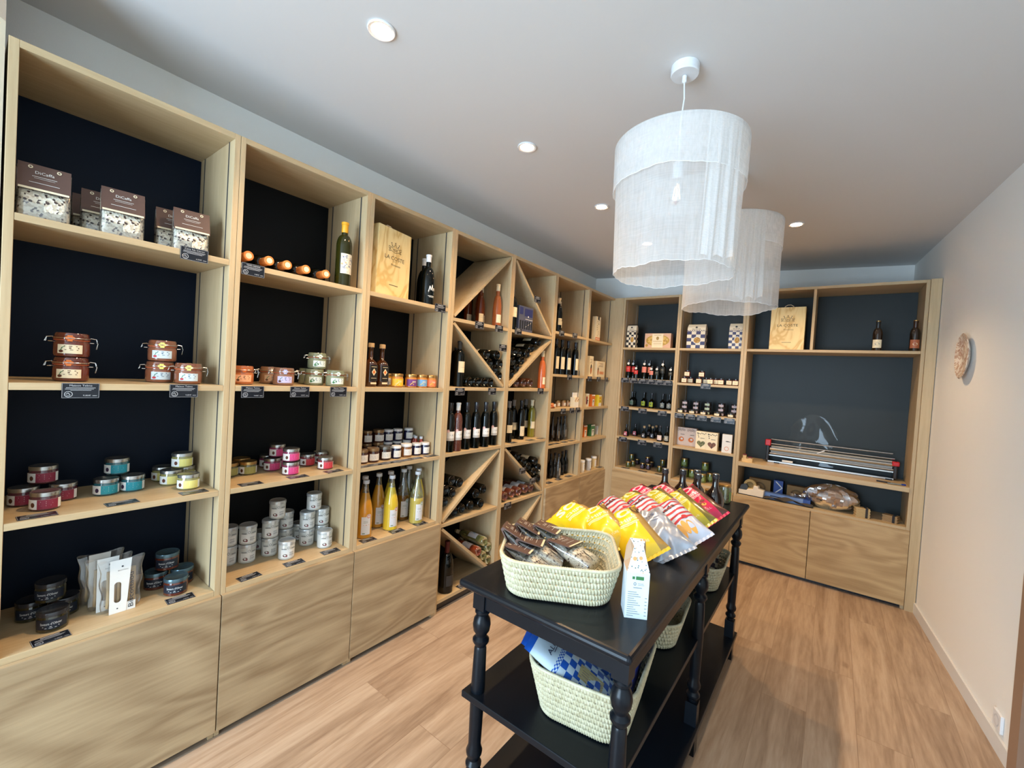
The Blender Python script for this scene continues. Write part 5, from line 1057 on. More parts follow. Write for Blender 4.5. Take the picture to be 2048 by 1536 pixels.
def k_calisson(v):
    w,d,h=.262,.07,.148; b=MB(); b.box(-d/2,d/2,-w/2,w/2,0,h); f=flat(d/2,.0005); g=flat(d/2,.001); b.mi=1; b.disc(f,0,.076,.118,.058,32); b.mi=2; b.disc(g,0,.076,.104,.050,32); b.mi=3; h3=flat(d/2,.0015); b.rect(h3,-.055,.055,.004,.144); b.mi=4; h4=flat(d/2,.002); b.disc(h4,0,.098,.014,.018); b.rect(h4,-.045,.045,.066,.070); b.rect(h4,-.035,.035,.128,.131); b.rect(h4,-.04,.04,.046,.049); b.rect(h4,-.04,.04,.034,.036); b.mi=1; b.disc(flat(d/2,.0009),-.108,.026,.014,.014,16)
    return [('carton',b.mesh('carton',[mat('rose_beige_card',srgb(222,180,150),.5),mat('gold_foil_print',srgb(205,165,80),.3,.5),speckle('almond_sweets',srgb(214,178,96),srgb(180,140,60),60,.5),CREAM,mat('ochre_print',srgb(170,140,80),.5)],False),None)]
def checkmat(name,cols,nx,ny,top,band,c1,c2,white,border=True):
    # white packet head, small check border, large check below; uses UV (v up)
    if name in _mc: return _mc[name]
    n=NT(name); uv=n.coord('UV'); s=n.n('ShaderNodeSeparateXYZ',{0:uv}); u,v=s.outputs[0],s.outputs[1]
    def chk(nx,ny):
        a=n.math('FLOOR',n.math('MULTIPLY',u,nx)); b_=n.math('FLOOR',n.math('MULTIPLY',v,ny)); return n.math('MODULO',n.math('ABSOLUTE',n.math('ADD',a,b_)),2)
    big=n.mix(chk(nx,ny),c1,white); small=n.mix(chk(nx*4,ny*4),c1,white)
    c=n.mix(n.math('GREATER_THAN',v,top),big,small) if border else big
    c=n.mix(n.math('GREATER_THAN',v,top+.045),c,white); c=n.mix(n.math('GREATER_THAN',v,band),c,c2)
    n.set(n.p.inputs['Base Color'],c); n.p.inputs['Roughness'].default_value=.4; _mc[name]=n.mat; return n.mat
PBLUE=srgb(34,92,190)
def pillow(w,d,h,n1=20,n2=16,e=.5,wob=.003,seed=1,top=.0):
    def fn(u,v_):
        a=2*PI*u; z=v_*h; t=d/2*min(1,(1.0001-v_)*5)**.7*(1-.0*v_)
        cx,cy=math.cos(a),math.sin(a)
        return (t*math.copysign(abs(cx)**e,cx)+wob*math.sin(11*v_+seed+3*u)*(1-v_), w/2*math.copysign(abs(cy)**e,cy)+wob*math.sin(7*v_+seed), z)
    return fn
def k_pastabag(v):
    w,d,h={'brown':(.10,.055,.245),'wide':(.165,.075,.235),'blue':(.115,.06,.235)}[v]
    c={'brown':srgb(34,30,30)}.get(v,srgb(52,52,96)); m=checkmat('check_packet_'+v,None,4,9 if v!='wide' else 7,.70,.955,c,c if v=='brown' else srgb(236,222,190),srgb(234,222,196))
    b=MB(); H=h
    # box-like packet: explicit sides with uv
    def sec(z,k): x=d/2*k; y=w/2*(1-.04*(1-k)); return [(x,-y,z),(x,y,z),(-x,y,z),(-x,-y,z)]
    rows=[(0,.93),(.006,1),(h*.35,1.06),(h*.72,1),(h*.86,.85),(h*.97,.3),(h,.08)]
    for s in range(4):
        vsx=[];uvs=[]
        for z,k in rows:
            r4=sec(z,k); vsx+= [r4[s],r4[(s+1)%4]]; uvs+=[(0,z/h),(1 if s%2==0 else .5,z/h)]
        b.add(vsx,[(2*i,2*i+1,2*i+3,2*i+2) for i in range(len(rows)-1)],uvs)
    b.add(sec(0,.93),[(3,2,1,0)]); b.add(sec(h,.08),[(0,1,2,3)],[(0,1)]*4)
    b.mi=1; f=lambda x,y:(d/2*1.075+.0006,x,y); b.disc(f,.012,h*.34,w*.23,h*.15,14); b.mi=2; f2=lambda x,y:(d/2*1.075+.0012,x,y); b.disc(f2,.012,h*.34,w*.19,h*.125,14)
    b.mi=3; f3=lambda x,y:(d/2+.0036,x,y); b.text(f3,'ALICA',.014,0,h*.79,width=w*.5); b.disc(lambda x,y:(d/2*.98+.001,x,y),0,h*.865,.010,.008,8)
    return [('packet',b.mesh('packet',[m,PAPER,speckle('pasta_pieces',srgb(206,160,70),srgb(160,116,44),140,.5),BLACKP],False),None)]
CT={'display':(.075,.05,.095,'display'),'printcream':(.10,.045,.245,'print'),'window1':(.085,.045,.205,'win'),'window3':(.19,.06,.165,'win3'),'tea_red':(.062,.05,.13,'tea'),'tea_orange':(.07,.05,.12,'tea'),'tea_yellow':(.065,.05,.115,'tea'),'tea_green':(.09,.05,.12,'tea'),'white':(.04,.04,.095,'plain'),
 'spice_pink':(.094,.06,.176,'spice'),'spice_pink2':(.098,.06,.176,'spice'),'spice_green':(.096,.06,.168,'spice'),'spice_brown':(.096,.07,.168,'spice'),'spice_slim':(.082,.05,.168,'slim')}
def k_carton(v):
    w,d,h,s=CT[v]; b=MB(); b.box(-d/2,d/2,-w/2,w/2,0,h); f=flat(d/2,.0006); g=flat(d/2,.0011); base=CREAM
    mats=[base,BRNP,ORNG,BLACKP,PAPER]
    if s=='display':
        mats=[CREAM,PAPER,mat('rust_print',srgb(170,80,56),.5),GREYP,PAPER]; b.mi=1; b.rect(f,-w/2,w/2,0,.05); b.box(-.004,.004,-.045,.04,h,h+.045); b.mi=2; [b.disc(f,-.03+.012*i,.062+.012*(i%4),.006,.007) for i in range(6)]
    if s=='print':
        b.mi=3; random.seed(7)
        for i in range(9): x=random.uniform(-.035,.02); y=.05+.02*i; b.rect(f,x,x+random.uniform(.012,.03),y,y+.004)
        b.mi=2; b.rect(f,-w/2,w/2,0,.035); b.mi=4; [b.disc(g,-.03+.03*i,.02,.009) for i in range(3)]; b.mi=3; b.box(d/2-.004,d/2+.001,-.014,.014,h-.03,h+.002)
    if s in('win','win3'):
        b.mi=3 if s=='win' else 1
        if s=='win': b.disc(f,0,.075,.016,.05,16); b.mi=2; b.disc(g,.0,.06,.010,.03,12)
        else:
            b.mi=3; b.disc(f,-.06,.06,.013,.042,16); b.mi=2; [b.disc(f,-.012+.034*i,.045,.013,.018,10) for i in range(3)]; b.disc(g,-.06,.05,.008,.028)
        b.mi=1; [b.rect(f,-w*.32+w*.12*(i%3),w*.28,h*.66+.012*i,h*.66+.012*i+.003) for i in range(4)]
    if s=='tea':
        c={'tea_red':mat('raspberry_print',srgb(150,50,60),.5),'tea_orange':ORNG,'tea_yellow':YELP,'tea_green':GRNP}[v]; mats[0]=c if v!='tea_red' else CREAM; mats[1]=c; b.mi=4; b.rect(f,-w*.28,w*.3,h*.04,h*.62) if v!='tea_yellow' else b.rect(f,-w*.5,w*.5,h*.0,h*.3); b.mi=4; b.rect(f,-w/2,w/2,h*.90,h); b.mi=3; b.rect(g,-w*.15,w*.2,h*.42,h*.50); b.rect(g,-w*.12,w*.12,h*.30,h*.33)
        if v=='tea_red': b.mi=1; b.rect(f,-w/2,-w*.05,h*.2,h*.8)
        if v=='tea_yellow': b.mi=2; b.disc(f,0,h*.72,w*.2,h*.1)
    if s=='plain': mats[0]=PAPER; b.mi=3; b.rect(f,-.01,.01,h*.6,h*.68)
    if s in('spice','slim'):
        pk=v.startswith('spice_pink'); mats[0]=mat('blush_carton',srgb(232,206,188),.5) if pk else CREAM
        b.mi=3; b.rect(f,-.008,.030,h*.60,h*.625)
        if s=='slim': mats[0]=PAPER; b.mi=2; b.disc(f,0,h*.22,.019,.019,20,.8); b.mi=3; b.disc(f,.004,h*.62,.016,.004,10)
        elif pk: b.mi=2; b.disc(f,.002,h*.34,.026,.024,16); b.mi=4; b.disc(g,.006,h*.36,.012,.010,10); b.mi=1; [b.disc(f,-.03+.014*i,h*.86+.006*(i%2),.009,.010,10,.7) for i in range(5)]
        else:
            m5=speckle('green_herbs',srgb(120,118,70),srgb(80,84,44),150,.5) if v=='spice_green' else speckle('brown_spices',srgb(130,84,56),srgb(90,54,40),150,.5); mats.append(m5); b.mi=5
            hp=[(.036*math.sin(t)**3,h*.30+.0022*(13*math.cos(t)-5*math.cos(2*t)-2*math.cos(3*t)-math.cos(4*t))) for t in [2*PI*i/28 for i in range(28)]]
            b.add([f(*p) for p in hp],[tuple(range(27,-1,-1))]); b.mi=3; [b.disc(f,-.034+.012*i,h*.90-.004*(i%3),.005,.004,8) for i in range(7)]; [b.disc(f,-.032+.004*i,h*.86-.016*i,.005,.005,8) for i in range(3)]
    return [('carton',b.mesh('carton',mats,False),None)]
def k_lying(v):
    # bottle lying with its base towards the room: axis along x, base at x=0
    r,h=.0345,.29
    g={'black':WGLASS,'ring':WGLASS,'rosy':mat('brown_rose_glass',srgb(70,36,22),.08,coat=1),'rosewhite':mat('pink_brown_glass',srgb(104,50,36),.07,coat=1,trans=.2),'clearmix':mat('pale_wine_glass',srgb(150,150,90),.05,coat=1,trans=.6),'clearred':mat('pale_red_wine_glass',srgb(160,70,44),.05,coat=1,trans=.5)}[v]
    pr=[(0,.020),(.014,.016),(.024,.006),(.030,0),(.0345,.005)]+[(a,z) for a,z in botprof(r,h,.19,.0135,.24)[3:]]
    b=MB(); b.lathe([(a,-z) for a,z in pr],24,axis='x'); P=[('glass',b.mesh('bottle_glass',g,True,50),None)]
    b=MB(); b.lathe([(.0142,-.245),(.0146,-.246),(.0146,-h),(0,-h-.001)],14,axis='x'); P.append(('capsule',b.mesh('capsule',DLID if v in('black','ring') else CREAM),None))
    if v in('rosewhite','clearmix','clearred','black'):
        f=lambda x,y:(-y,(r+.0007)*math.sin(x/r),(r+.0007)*math.cos(x/r)); b=MB(); b.rect(f,-.042,.042,.06,.14,12); b.mi=1; f2=lambda x,y:(-y,(r+.0013)*math.sin(x/r),(r+.0013)*math.cos(x/r)); b.stroke(f2,[(-.012,.085),(0,.115),(.008,.09),(.014,.11)],.003)
        P.append(('label',b.mesh('label',[mat('pale_bottle_label',srgb(205,205,210),.6) if v!='black' else CREAM,BLUP if v=='clearmix' else GREYP],False),0))
    return P
def k_lying_neck(v):
    r,h=.037,.30; b=MB(); b.lathe([(a,.0+z-h) for a,z in botprof(r,h,.19,.0145,.235)],26,axis='x'); b.xf(Matrix.Identity(4)); P=[('glass',b.mesh('bottle_glass',WGLASS,True,50),None)]
    b=MB(); b.lathe([(.0172,-.062),(.0178,-.060),(.0184,-.012),(.0195,-.011),(.0198,.001),(.0175,.003),(.012,.003)],22,axis='x'); b.mi=1; b.lathe([(.0118,.0034),(0,.0036)],22,axis='x'); b.mi=0
    P.append(('capsule',b.mesh('capsule',[mat('orange_wax',srgb(224,140,70),.4),CREAM]),None)); return P
BUILD=dict(wirejar=k_wirejar,flatjar=k_flatjar,darkjar=k_darkjar,can=k_can,slim=k_slim,bordeaux=k_bordeaux,burg=k_burg,champ=k_champ,juice=k_juice,spirit=k_spirit,honey=k_honey,jam=k_jam,spreadjar=k_spreadjar,spice=k_spice,smalljar=k_smalljar,tallbot=k_tall(.196,.029),shortbot=k_tall(.132,.026),
 oilbot=k_oilbot,flask=k_flask,glassbot=k_glassbot,cyl=k_cyl,sqjar=k_sqjar,lowjar=k_lowjar,pickle=k_pickle,beer=k_beer,ricebag=k_ricebag,biscuit=k_biscuit,winebox=k_winebox,bluebox=k_bluebox,snackbag=k_snackbag,calisson=k_calisson,pastabag=k_pastabag,carton=k_carton,lying=k_lying,lying_neck=k_lying_neck)
NAME=dict(wirejar=('clamp_jar','jar'),flatjar=('pate_jar','jar'),darkjar=('preserve_jar','jar'),can=('chestnut_cream_tub','tub'),slim=('wine_bottle','bottle'),bordeaux=('wine_bottle','bottle'),burg=('wine_bottle','bottle'),champ=('sparkling_wine_bottle','bottle'),juice=('juice_bottle','bottle'),spirit=('spirit_bottle','bottle'),honey=('honey_jar','jar'),jam=('jam_jar','jar'),spreadjar=('jam_jar','jar'),spice=('sauce_bottle','bottle'),smalljar=('small_jar','jar'),tallbot=('vinegar_bottle','bottle'),shortbot=('vinegar_bottle','bottle'),
 oilbot=('vinegar_bottle','bottle'),flask=('flask','bottle'),glassbot=('oil_bottle','bottle'),cyl=('canister','canister'),sqjar=('jam_jar','jar'),lowjar=('low_jar','jar'),pickle=('pickle_jar','jar'),beer=('beer_bottle','bottle'),ricebag=('rice_bag','bag'),biscuit=('biscuit_bag','bag'),winebox=('wine_crate','crate'),bluebox=('bottle_carton','box'),snackbag=('snack_bag','bag'),calisson=('sweet_box','box'),pastabag=('pasta_packet','packet'),carton=('carton','box'),lying=('wine_bottle','bottle'),lying_neck=('wine_bottle','bottle'))
def place(k,v,x,y,z,rz,label,group=None,rot=None):
    nm,cat=NAME[k]; t=thing(nm,label,cat,(x,y,z+.0004),rot or rad(rz),group or None)
    made=[]
    for pn,me,pi in kind(k,v): made.append(part(pn,me,made[pi] if pi is not None else t))
    return t
random.seed(11)
for k,v,x,y,z,rz,label,group in ITEMS:
    j=0
    if k in('wirejar','flatjar','darkjar','can','juice','honey','jam','spreadjar','smalljar','slim','oilbot','tallbot','shortbot','flask','cyl','lowjar','pickle','beer'): j=random.uniform(-7,7)-(14 if rz==0 and y<3 else 0)
    rot=None
    if k=='pastabag' and v=='brown': rot=(rad(0),rad(0),rad(rz)); 
    place(k,v,x,y,z,rz+j,label,group,rot)
# ---- bottles lying in the diagonal wine bins
for v,y,z,label,group in LYING:
    place('lying',v,-.028 if v!='rosewhite' else -.022,y,z,0,label,group)
# ---- price tags
_tg={}
def tagmesh(txt,flatv):
    if (txt,flatv) in _tg: return _tg[(txt,flatv)]
    b=MB(); W,H=.0435,.024; b.box(0,.0012,-W,W,-H,H); f=flat(.0012,.0005); b.mi=1
    b.stroke(f,[(-W+.0012,-H+.0012),(W-.0012,-H+.0012),(W-.0012,H-.0012),(-W+.0012,H-.0012),(-W+.0012,-H+.0012)],.0006)
    if txt: b.text(f,txt,.0085,0,.0165,width=.052 if len(txt)<14 else .062)
    else: b.rect(f,-.022,.022,.0145,.0180)
    b.rect(f,-.034,.034,.0085,.0098); b.rect(f,-.036,.030,.0045,.0056); b.rect(f,-.024,.024,.0008,.0018)
    b.disc(f,-.028,-.0115,.0095,.0095,18,.86); b.stroke(f,[(-.034,-.012),(-.029,-.007),(-.024,-.014)],.0014); b.rect(f,-.033,-.024,-.0165,-.0155)
    b.text(f,'6,50€' if txt.startswith('Cana') else '9,80€',.0058,.014,-.0155,width=.018); b.rect(f,.027,.038,-.0168,-.0155)
    me=b.mesh('price_tag',[TAGM,mat('chalk_white_print',(.55,.56,.58,1),.6)],False); _tg[(txt,flatv)]=me; return me
for ty,bk,x,y,z,wd_,txt,label in TAGS:
    o=part('price_tag',tagmesh(txt,ty)); tag(o,label,'price tag','black price tags on the shelf edges' if ty=='edge' else 'black price tags lying on the shelves')
    if ty=='edge':
        o.location=(x+.0012,y,z-.022) if not bk else (x,y-.0012,z-.022); o.rotation_euler=(0,0,0 if not bk else -PI/2)
    else:
        o.rotation_euler=(0,-PI/2,random.uniform(-.08,.08)) if not bk else (0,-PI/2,-PI/2+random.uniform(-.05,.05)); o.location=(x,y,z+.0004) if not bk else (x,max(y,4.328),z+.0004)
        if not bk: o.location.x=min(x,-.0262)
# ------------------------------------------------------------ black console table
n=NT('black_painted_wood'); co=n.coord(); nz=n.noise(n.mapv(co,(1,.06,1)),60,4,.6)
n.set(n.p.inputs['Base Color'],n.mix(nz,(.002,.004,.007,1),(.005,.007,.011,1))); n.p.inputs['Roughness'].default_value=.34; n.p.inputs['Specular IOR Level'].default_value=.2; n.p.inputs['Coat Weight'].default_value=.12; n.p.inputs['Coat Roughness'].default_value=.12; n.bump(nz,.06,.001); BLK=n.mat
TX0,TX1,TY0,TY1,TZ=.992,1.578,1.022,2.86,.85
t=thing('console_table','long black painted table with turned legs and two lower shelves','table',((TX0+TX1)/2,(TY0+TY1)/2,FZ))
ox,oy=-(TX0+TX1)/2,-(TY0+TY1)/2
def tp(name,b,sm=True,bev=0):
    b.xf(Matrix.Translation((ox,oy,-FZ))); o=part(name,b.mesh(name,BLK,sm),t)
    if bev: bevel(o,bev,3)
    return o
tp('tabletop',MB().box(TX0,TX1,TY0,TY1,TZ-.026,TZ),False,.0115)
b=MB(); a0,a1,c0,c1=TX0+.034,TX1-.026,TY0+.054,TY1-.082
b.box(a0,a1,c0,c0+.018,TZ-.098,TZ-.0265); tp('apron',b,False,.001); b=MB(); b.box(a0,a1,c1-.018,c1,TZ-.098,TZ-.0265); tp('apron',b,False,.001)
for xx in(a0,a1-.018): b=MB(); b.box(xx,xx+.018,c0+.0185,c1-.0185,TZ-.098,TZ-.0265); tp('apron',b,False,.001)
tp('shelf',MB().box(TX0+.012,TX1-.035,TY0+.035,TY1-.04,.443,.465),False,.003); tp('shelf',MB().box(TX0+.008,TX1-.012,TY0+.03,TY1-.03,.072,.095),False,.003)
lp=[(.0,.0),(.020,.0),(.022,.012),(.018,.03)]
def legprof(za,zb):
    h=zb-za
    return [(.017,za),(.0175,za+.012),(.0265,za+.022),(.027,za+.03),(.019,za+.042),(.0195,za+.05),(.026,za+.06),(.0275,za+.072),(.021,za+.09),(.0215,za+.11),(.024,za+h*.5),(.0205,zb-.135),(.0175,zb-.128),(.0275,zb-.112),(.0275,zb-.104),(.0185,zb-.094),(.0185,zb-.088),(.027,zb-.075),(.030,zb-.055),(.027,zb-.036),(.018,zb-.022),(.025,zb-.014),(.025,zb-.008),(.018,zb)]
for lx in(TX0+.052,TX1-.044):
    for ly in(TY0+.072,(TY0+TY1)/2,TY1-.10):
        b=MB(); s=.0235; b.box(lx-s,lx+s,ly-s,ly+s,TZ-.105,TZ-.0268); b.box(lx-s,lx+s,ly-s,ly+s,FZ,.19)
        pr=[(r*1.0,z) for r,z in legprof(.19,TZ-.105)]; b.lathe(pr,24,(lx,ly,0)); tp('leg',b,True)

# ------------------------------------------------------------ woven palm baskets
n=NT('pale_palm_leaf_weave'); co=n.coord(); uv=n.coord('UV'); nz=n.noise(n.mapv(co,(1,1,1)),55,4,.6)
n.set(n.p.inputs['Base Color'],n.ramp(nz,[(.3,srgb(208,202,174)),(.6,srgb(190,182,150)),(.85,srgb(166,154,116))])); n.p.inputs['Roughness'].default_value=.6; n.bump(n.noise(n.mapv(uv,(900,8,1)),1,2),.3,.002); PALM=n.mat
def rrect(w,l,r,t):
    # rounded rectangle perimeter point and outward normal at parameter t in 0..1
    a,b_=w/2-r,l/2-r; seg=[2*b_,PI*r/2,2*a,PI*r/2,2*b_,PI*r/2,2*a,PI*r/2]; L=sum(seg); d=(t%1)*L
    cs=[(a,b_),(-a,b_),(-a,-b_),(a,-b_)]
    for i,sg in enumerate(seg):
        if d<=sg or i==7:
            q_=i//2
            if i%2==0:
                st_=[(w/2,-b_),(a,l/2),(-w/2,b_),(-a,-l/2)][q_]; dr=[(0,1),(-1,0),(0,-1),(1,0)][q_]; nn=[(1,0),(0,1),(-1,0),(0,-1)][q_]
                return (st_[0]+dr[0]*d,st_[1]+dr[1]*d,nn[0],nn[1])
            ang=q_*PI/2+d/r; c_=cs[q_]; return (c_[0]+r*math.cos(ang),c_[1]+r*math.sin(ang),math.cos(ang),math.sin(ang))
        d-=sg
def basket(label,x,y,z,rz,w,l,h,rows,flare=.03,stitch=.0095,rimwave=0,group='palm leaf baskets'):
    t=thing('woven_basket',label,'basket',(x,y,z+.0006),rad(rz),group)
    per=2*(w+l)-.5*.08; N=int(per/stitch); nu=N*6; sub=7
    def side(u,v_):
        k=v_*rows; fr=k-int(min(k,rows-1e-6)); fl=flare*v_
        px,py,nx,ny=rrect(w-2*flare+2*fl,l-2*flare+2*fl,.07,u)
        row=int(min(k,rows-1e-6)); ph=(u*N+.30*fr+.5*(row%2))%1
        bulge=math.sin(PI*fr)**.45*.0078*(1-.62*abs(math.cos(PI*ph))**3)
        zz=v_*h+rimwave*math.sin(4*PI*u+.6)*v_
        return (px+nx*(bulge-.002),py+ny*(bulge-.002),zz+.002)
    # true openings left between the rows, every other stitch
    def skip(i,j): 
        fr=(j%sub); row=j//sub
        return row>0 and fr==0 and ((i+6*(row%2))%12 in(0,1,2,3)) and row<rows
    b=MB(); b.grid(side,nu,rows*sub,skip); me=b.mesh('side',PALM,True,60); o=part('side',me,t); m=o.modifiers.new('thick','SOLIDIFY'); m.thickness=.004; m.offset=-1
    b=MB(); M_=nu//2
    def rimp(u): px,py,nx,ny=rrect(w,l,.07,u); return (px-nx*.001,py-ny*.001,h+rimwave*math.sin(4*PI*u+.6)+.003)
    b.tube([rimp(i/M_) for i in range(M_)],.0055,8,True); bb=MB()
    for i in range(len(b.v)):
        s=i//8; p=Vector(b.v[i]); c_=Vector(rimp(s/M_)); b.v[i]=tuple(c_+(p-c_)*(1.12 if s%2 else .86))
    part('rim',b.mesh('rim',PALM,True,80),t)
    b=MB(); bw,bl=w-2*flare,l-2*flare; rr=int(bw/.017)
    def base(u,v_):
        X=-bw/2+.004+u*(bw-.008); k=v_*rr; Y=-bl/2+.004+v_*(bl-.008)
        # clip corners to the rounded outline
        return (X,Y,.002+.0022*abs(math.sin(PI*k))**.6*(.5+.5*abs(math.sin(PI*(u*int(bl/.011)+.4*(k%1))))))
    def sk(i,j): 
        X=-bw/2+(i+.5)/(rr*4)*bw; Y=-bl/2+(j+.5)/(rr*5)*bl; a,b_=bw/2-.07,bl/2-.07
        dx,dy=max(abs(X)-a,0),max(abs(Y)-b_,0)
        return dx*dx+dy*dy>.068**2 or (j%5==0 and i%4==(2*(j//5)%4) )
    b.grid(base,rr*4,rr*5,sk); o=part('base',b.mesh('base',PALM,True,60),t); m=o.modifiers.new('thick','SOLIDIFY'); m.thickness=.003; m.offset=1
    return t
basket('pale palm basket on the tabletop holding brown topped rice bags',1.240,1.238,TZ,30,.365,.335,.118,6,.026,.0105,.004)
basket('large palm basket on the middle shelf full of blue check packets',1.352,1.315,.465,8,.34,.375,.165,9,.034,.0105,.005)
basket('empty palm basket seen past the middle table leg',1.345,1.86,.465,6,.31,.33,.115,6,.03,.0135,.004)
basket('palm basket of dark check packets at the far end of the middle shelf',1.385,2.52,.465,4,.30,.36,.135,8,.036,.0135,.006)
def lean(k,v,label,group,loc,tilt,head,roll):
    nm,c_=NAME[k]; M=Matrix.Rotation(rad(head),4,'Z')@Matrix.Rotation(rad(tilt),4,'Y')@Matrix.Rotation(rad(roll),4,'Z')
    t=thing(nm,label,c_,loc,tuple(M.to_euler()),group); made=[]
    for pn,me,pi in kind(k,v): made.append(part(pn,me,made[pi] if pi is not None else t))
    return t
g='brown topped rice bags in the table basket'
# each leans on the basket side, header up
for lab_,x,y,z,ti,he,ro in [
    ('rice bag at the far side of the table basket, its header rising over the rim',1.225,1.360,.896,-58,14,10),
    ('rice bag reaching furthest right across the table basket, header and rice in full view',1.325,1.320,.896,-70,2,8),
    ('rice bag in the far left corner of the table basket, header top highest',1.170,1.300,.892,-50,20,12),
    ('rice bag in the middle left of the table basket, between two others',1.240,1.245,.896,-62,22,10),
    ('rice bag wedged against the left side of the table basket',1.165,1.215,.890,-46,22,12),
    ('rice bag lowest at the front left of the table basket',1.245,1.178,.894,-64,16,8)]:
    lean('ricebag','',lab_,g,(x,y,z),ti,he,ro)
# pasta packets in the lower baskets
ALI=checkmat('blue_check_pasta_film',None,6,13,.62,.93,PBLUE,PBLUE,srgb(206,226,240))
ALD=checkmat('dark_check_pasta_film',None,6,10,.66,.95,srgb(60,54,62),srgb(60,54,62),srgb(186,176,150))
def flatbag(m,w=.17,l=.30,th=.045,side=None,win=True):
    b=MB(); NU,NV=18,26
    def H(u,v_): return th/2*(max(0,1-abs(2*u-1)**2.6))**.6*(max(0,1-abs(2*v_-1)**5))**.7
    def wr(u,v_): return .0022*math.sin(17*v_+4*u)*math.sin(5*u+2)
    top=lambda u,v_:(H(u,v_)+wr(u,v_)*min(1,H(u,v_)*60),-w/2+w*u,l*v_)
    b.grid(top,NU,NV); b.grid(lambda u,v_:(-H(1-u,v_)-.0002,-w/2+w*(1-u),l*v_),NU,NV)
    f=lambda x,y:(top(x/w+.5,y/l)[0]+.0012,x,y)
    b.mi=1; b.text(f,'ALICA',.022,0,l*.76,width=w*.62); b.disc(f,0,l*.84,.014,.012,8); b.disc(f,0,l*.87,.010,.008,6); b.rect(f,-.03,.03,l*.715,l*.722,4)
    if win:
        b.mi=2; [b.rect(f,-.045+.010*i,-.0365+.010*i,l*.14,l*.42,1) for i in range(6)]; b.mi=3; b.rect(f,.012,.045,l*.46,l*.52,3)
    return b.mesh('packet',[m,mat('navy_print',srgb(34,44,80),.5),mat('spaghetti_strands',srgb(196,180,128),.5),PAPER],True,60)
FB=flatbag(ALI); FD=flatbag(ALD,.13,.24,.05)
g='blue check pasta packets in the lower basket'
for lab_,x,y,z,e in [('blue check packet rearmost, sticking furthest out to the left of the lower basket',1.385,1.325,.507,(0,-62,20)),
    ('blue check packet in front with spaghetti window, leaning out of the lower basket',1.445,1.255,.538,(0,-62,16)),
    ('blue check packet standing behind the others in the lower basket',1.40,1.43,.485,(0,-30,-6))]:
    e=(e[0],e[1],e[2]); t=thing('pasta_packet',lab_,'packet',(x,y,z),tuple(rad(a) for a in e),g); part('film',FB,t)
bx_m=mat('deep_blue_carton',srgb(20,44,150),.4)
for lab_,x,y,z,e in [('deep blue pasta box with white edge, near the front of the lower basket',1.462,1.30,.500,(0,8,8)),('deep blue pasta box with white edge, at the back of the lower basket',1.440,1.42,.500,(0,8,8))]:
    t=thing('pasta_box',lab_,'box',(x,y,z),tuple(rad(a) for a in e),'deep blue boxes in the lower basket'); b=MB(); b.box(-.018,.018,-.045,.045,0,.175); o=part('box',b.mesh('box',bx_m,False),t); bevel(o,.003)
    b=MB(); b.box(-.0195,-.010,-.0455,.0455,.001,.1755); part('edge_strip',b.mesh('edge',PAPER,False),o)
g='dark check pasta packets in the far basket'
for lab_,x,y,z,e in [('dark check packet leaning left in the far basket',1.36,2.44,.486,(0,-30,-110)),('dark check packet in the middle of the far basket',1.42,2.47,.487,(0,-28,-80)),('dark check packet at the back of the far basket',1.41,2.57,.486,(0,-24,-95))]:
    t=thing('pasta_packet',lab_,'packet',(x,y,z),tuple(rad(a) for a in e),g); part('film',FD,t)
# white floral carton with gabled top
def floral():
    if 'floral' in _mc: return _mc['floral']
    n=NT('white_floral_card'); uv=n.coord('UV'); co=n.coord(); vo=n.n('ShaderNodeTexVoronoi',{'Vector':co,'Scale':62,'Randomness':.8}); r=n.n('ShaderNodeSeparateXYZ',{0:vo.outputs['Color']}).outputs[0]
    v2=n.n('ShaderNodeTexVoronoi',{'Vector':n.mapv(co,(1,1,1),(.3,.1,.2)),'Scale':150}); r2=n.n('ShaderNodeSeparateXYZ',{0:v2.outputs['Color']}).outputs[0]
    wh=srgb(222,228,232); c=n.mix(n.math('MULTIPLY',n.math('LESS_THAN',v2.outputs['Distance'],.30),n.math('GREATER_THAN',r2,.45)),wh,srgb(90,110,110))
    c=n.mix(n.math('MULTIPLY',n.math('LESS_THAN',vo.outputs['Distance'],.36),n.math('GREATER_THAN',r,.30)),c,srgb(226,160,100))
    n.set(n.p.inputs['Base Color'],c); n.p.inputs['Roughness'].default_value=.45; _mc['floral']=n.mat; return n.mat
t=thing('gabled_carton','tall white floral carton with gabled top, standing at the table corner','carton',(1.502,1.232,TZ+.0005),rad(-60))
w_,d_,h_=.064,.07,.132; b=MB(); b.box(-d_/2,d_/2,-w_/2,w_/2,0,h_); b.mi=1; f=flat(d_/2); b.rect(f,-.006,.016,.112,.122); b.rect(f,-.016,-.009,.113,.121); b.mi=2
for i in range(12): b.rect(f,-.026,(-.026+.018+.006*((i*7)%4)),.008+.0062*i-.0008,.008+.0062*i+.0008)
for i in range(6): b.rect(f,.022,.028,.010+.010*i,.012+.010*i)
b.disc(f,-.008,.100,.004,.005,10,.6); b.rect(f,.0,.018,.097,.098); b.rect(f,.0,.016,.101,.102); b.rect(f,-.012,.012,.088,.090)
part('box',b.mesh('box',[mat('pale_card',srgb(214,224,230),.45),GRNP,mat('soft_grey_print',srgb(120,130,140),.6)],False),t)
b=MB(); b.add([(d_/2,-w_/2,h_),(d_/2,w_/2,h_),(-d_/2,w_/2,h_),(-d_/2,-w_/2,h_),(.016,-w_/2*.42,h_+.068),(.016,w_/2*.42,h_+.068),(-.030,w_/2*.9,h_+.05),(-.030,-w_/2*.9,h_+.05),(-.012,w_/2*.7,h_+.082),(-.012,-w_/2*.7,h_+.082)],[(0,1,5,4),(2,3,7,6),(6,7,9,8),(4,5,8,9)])
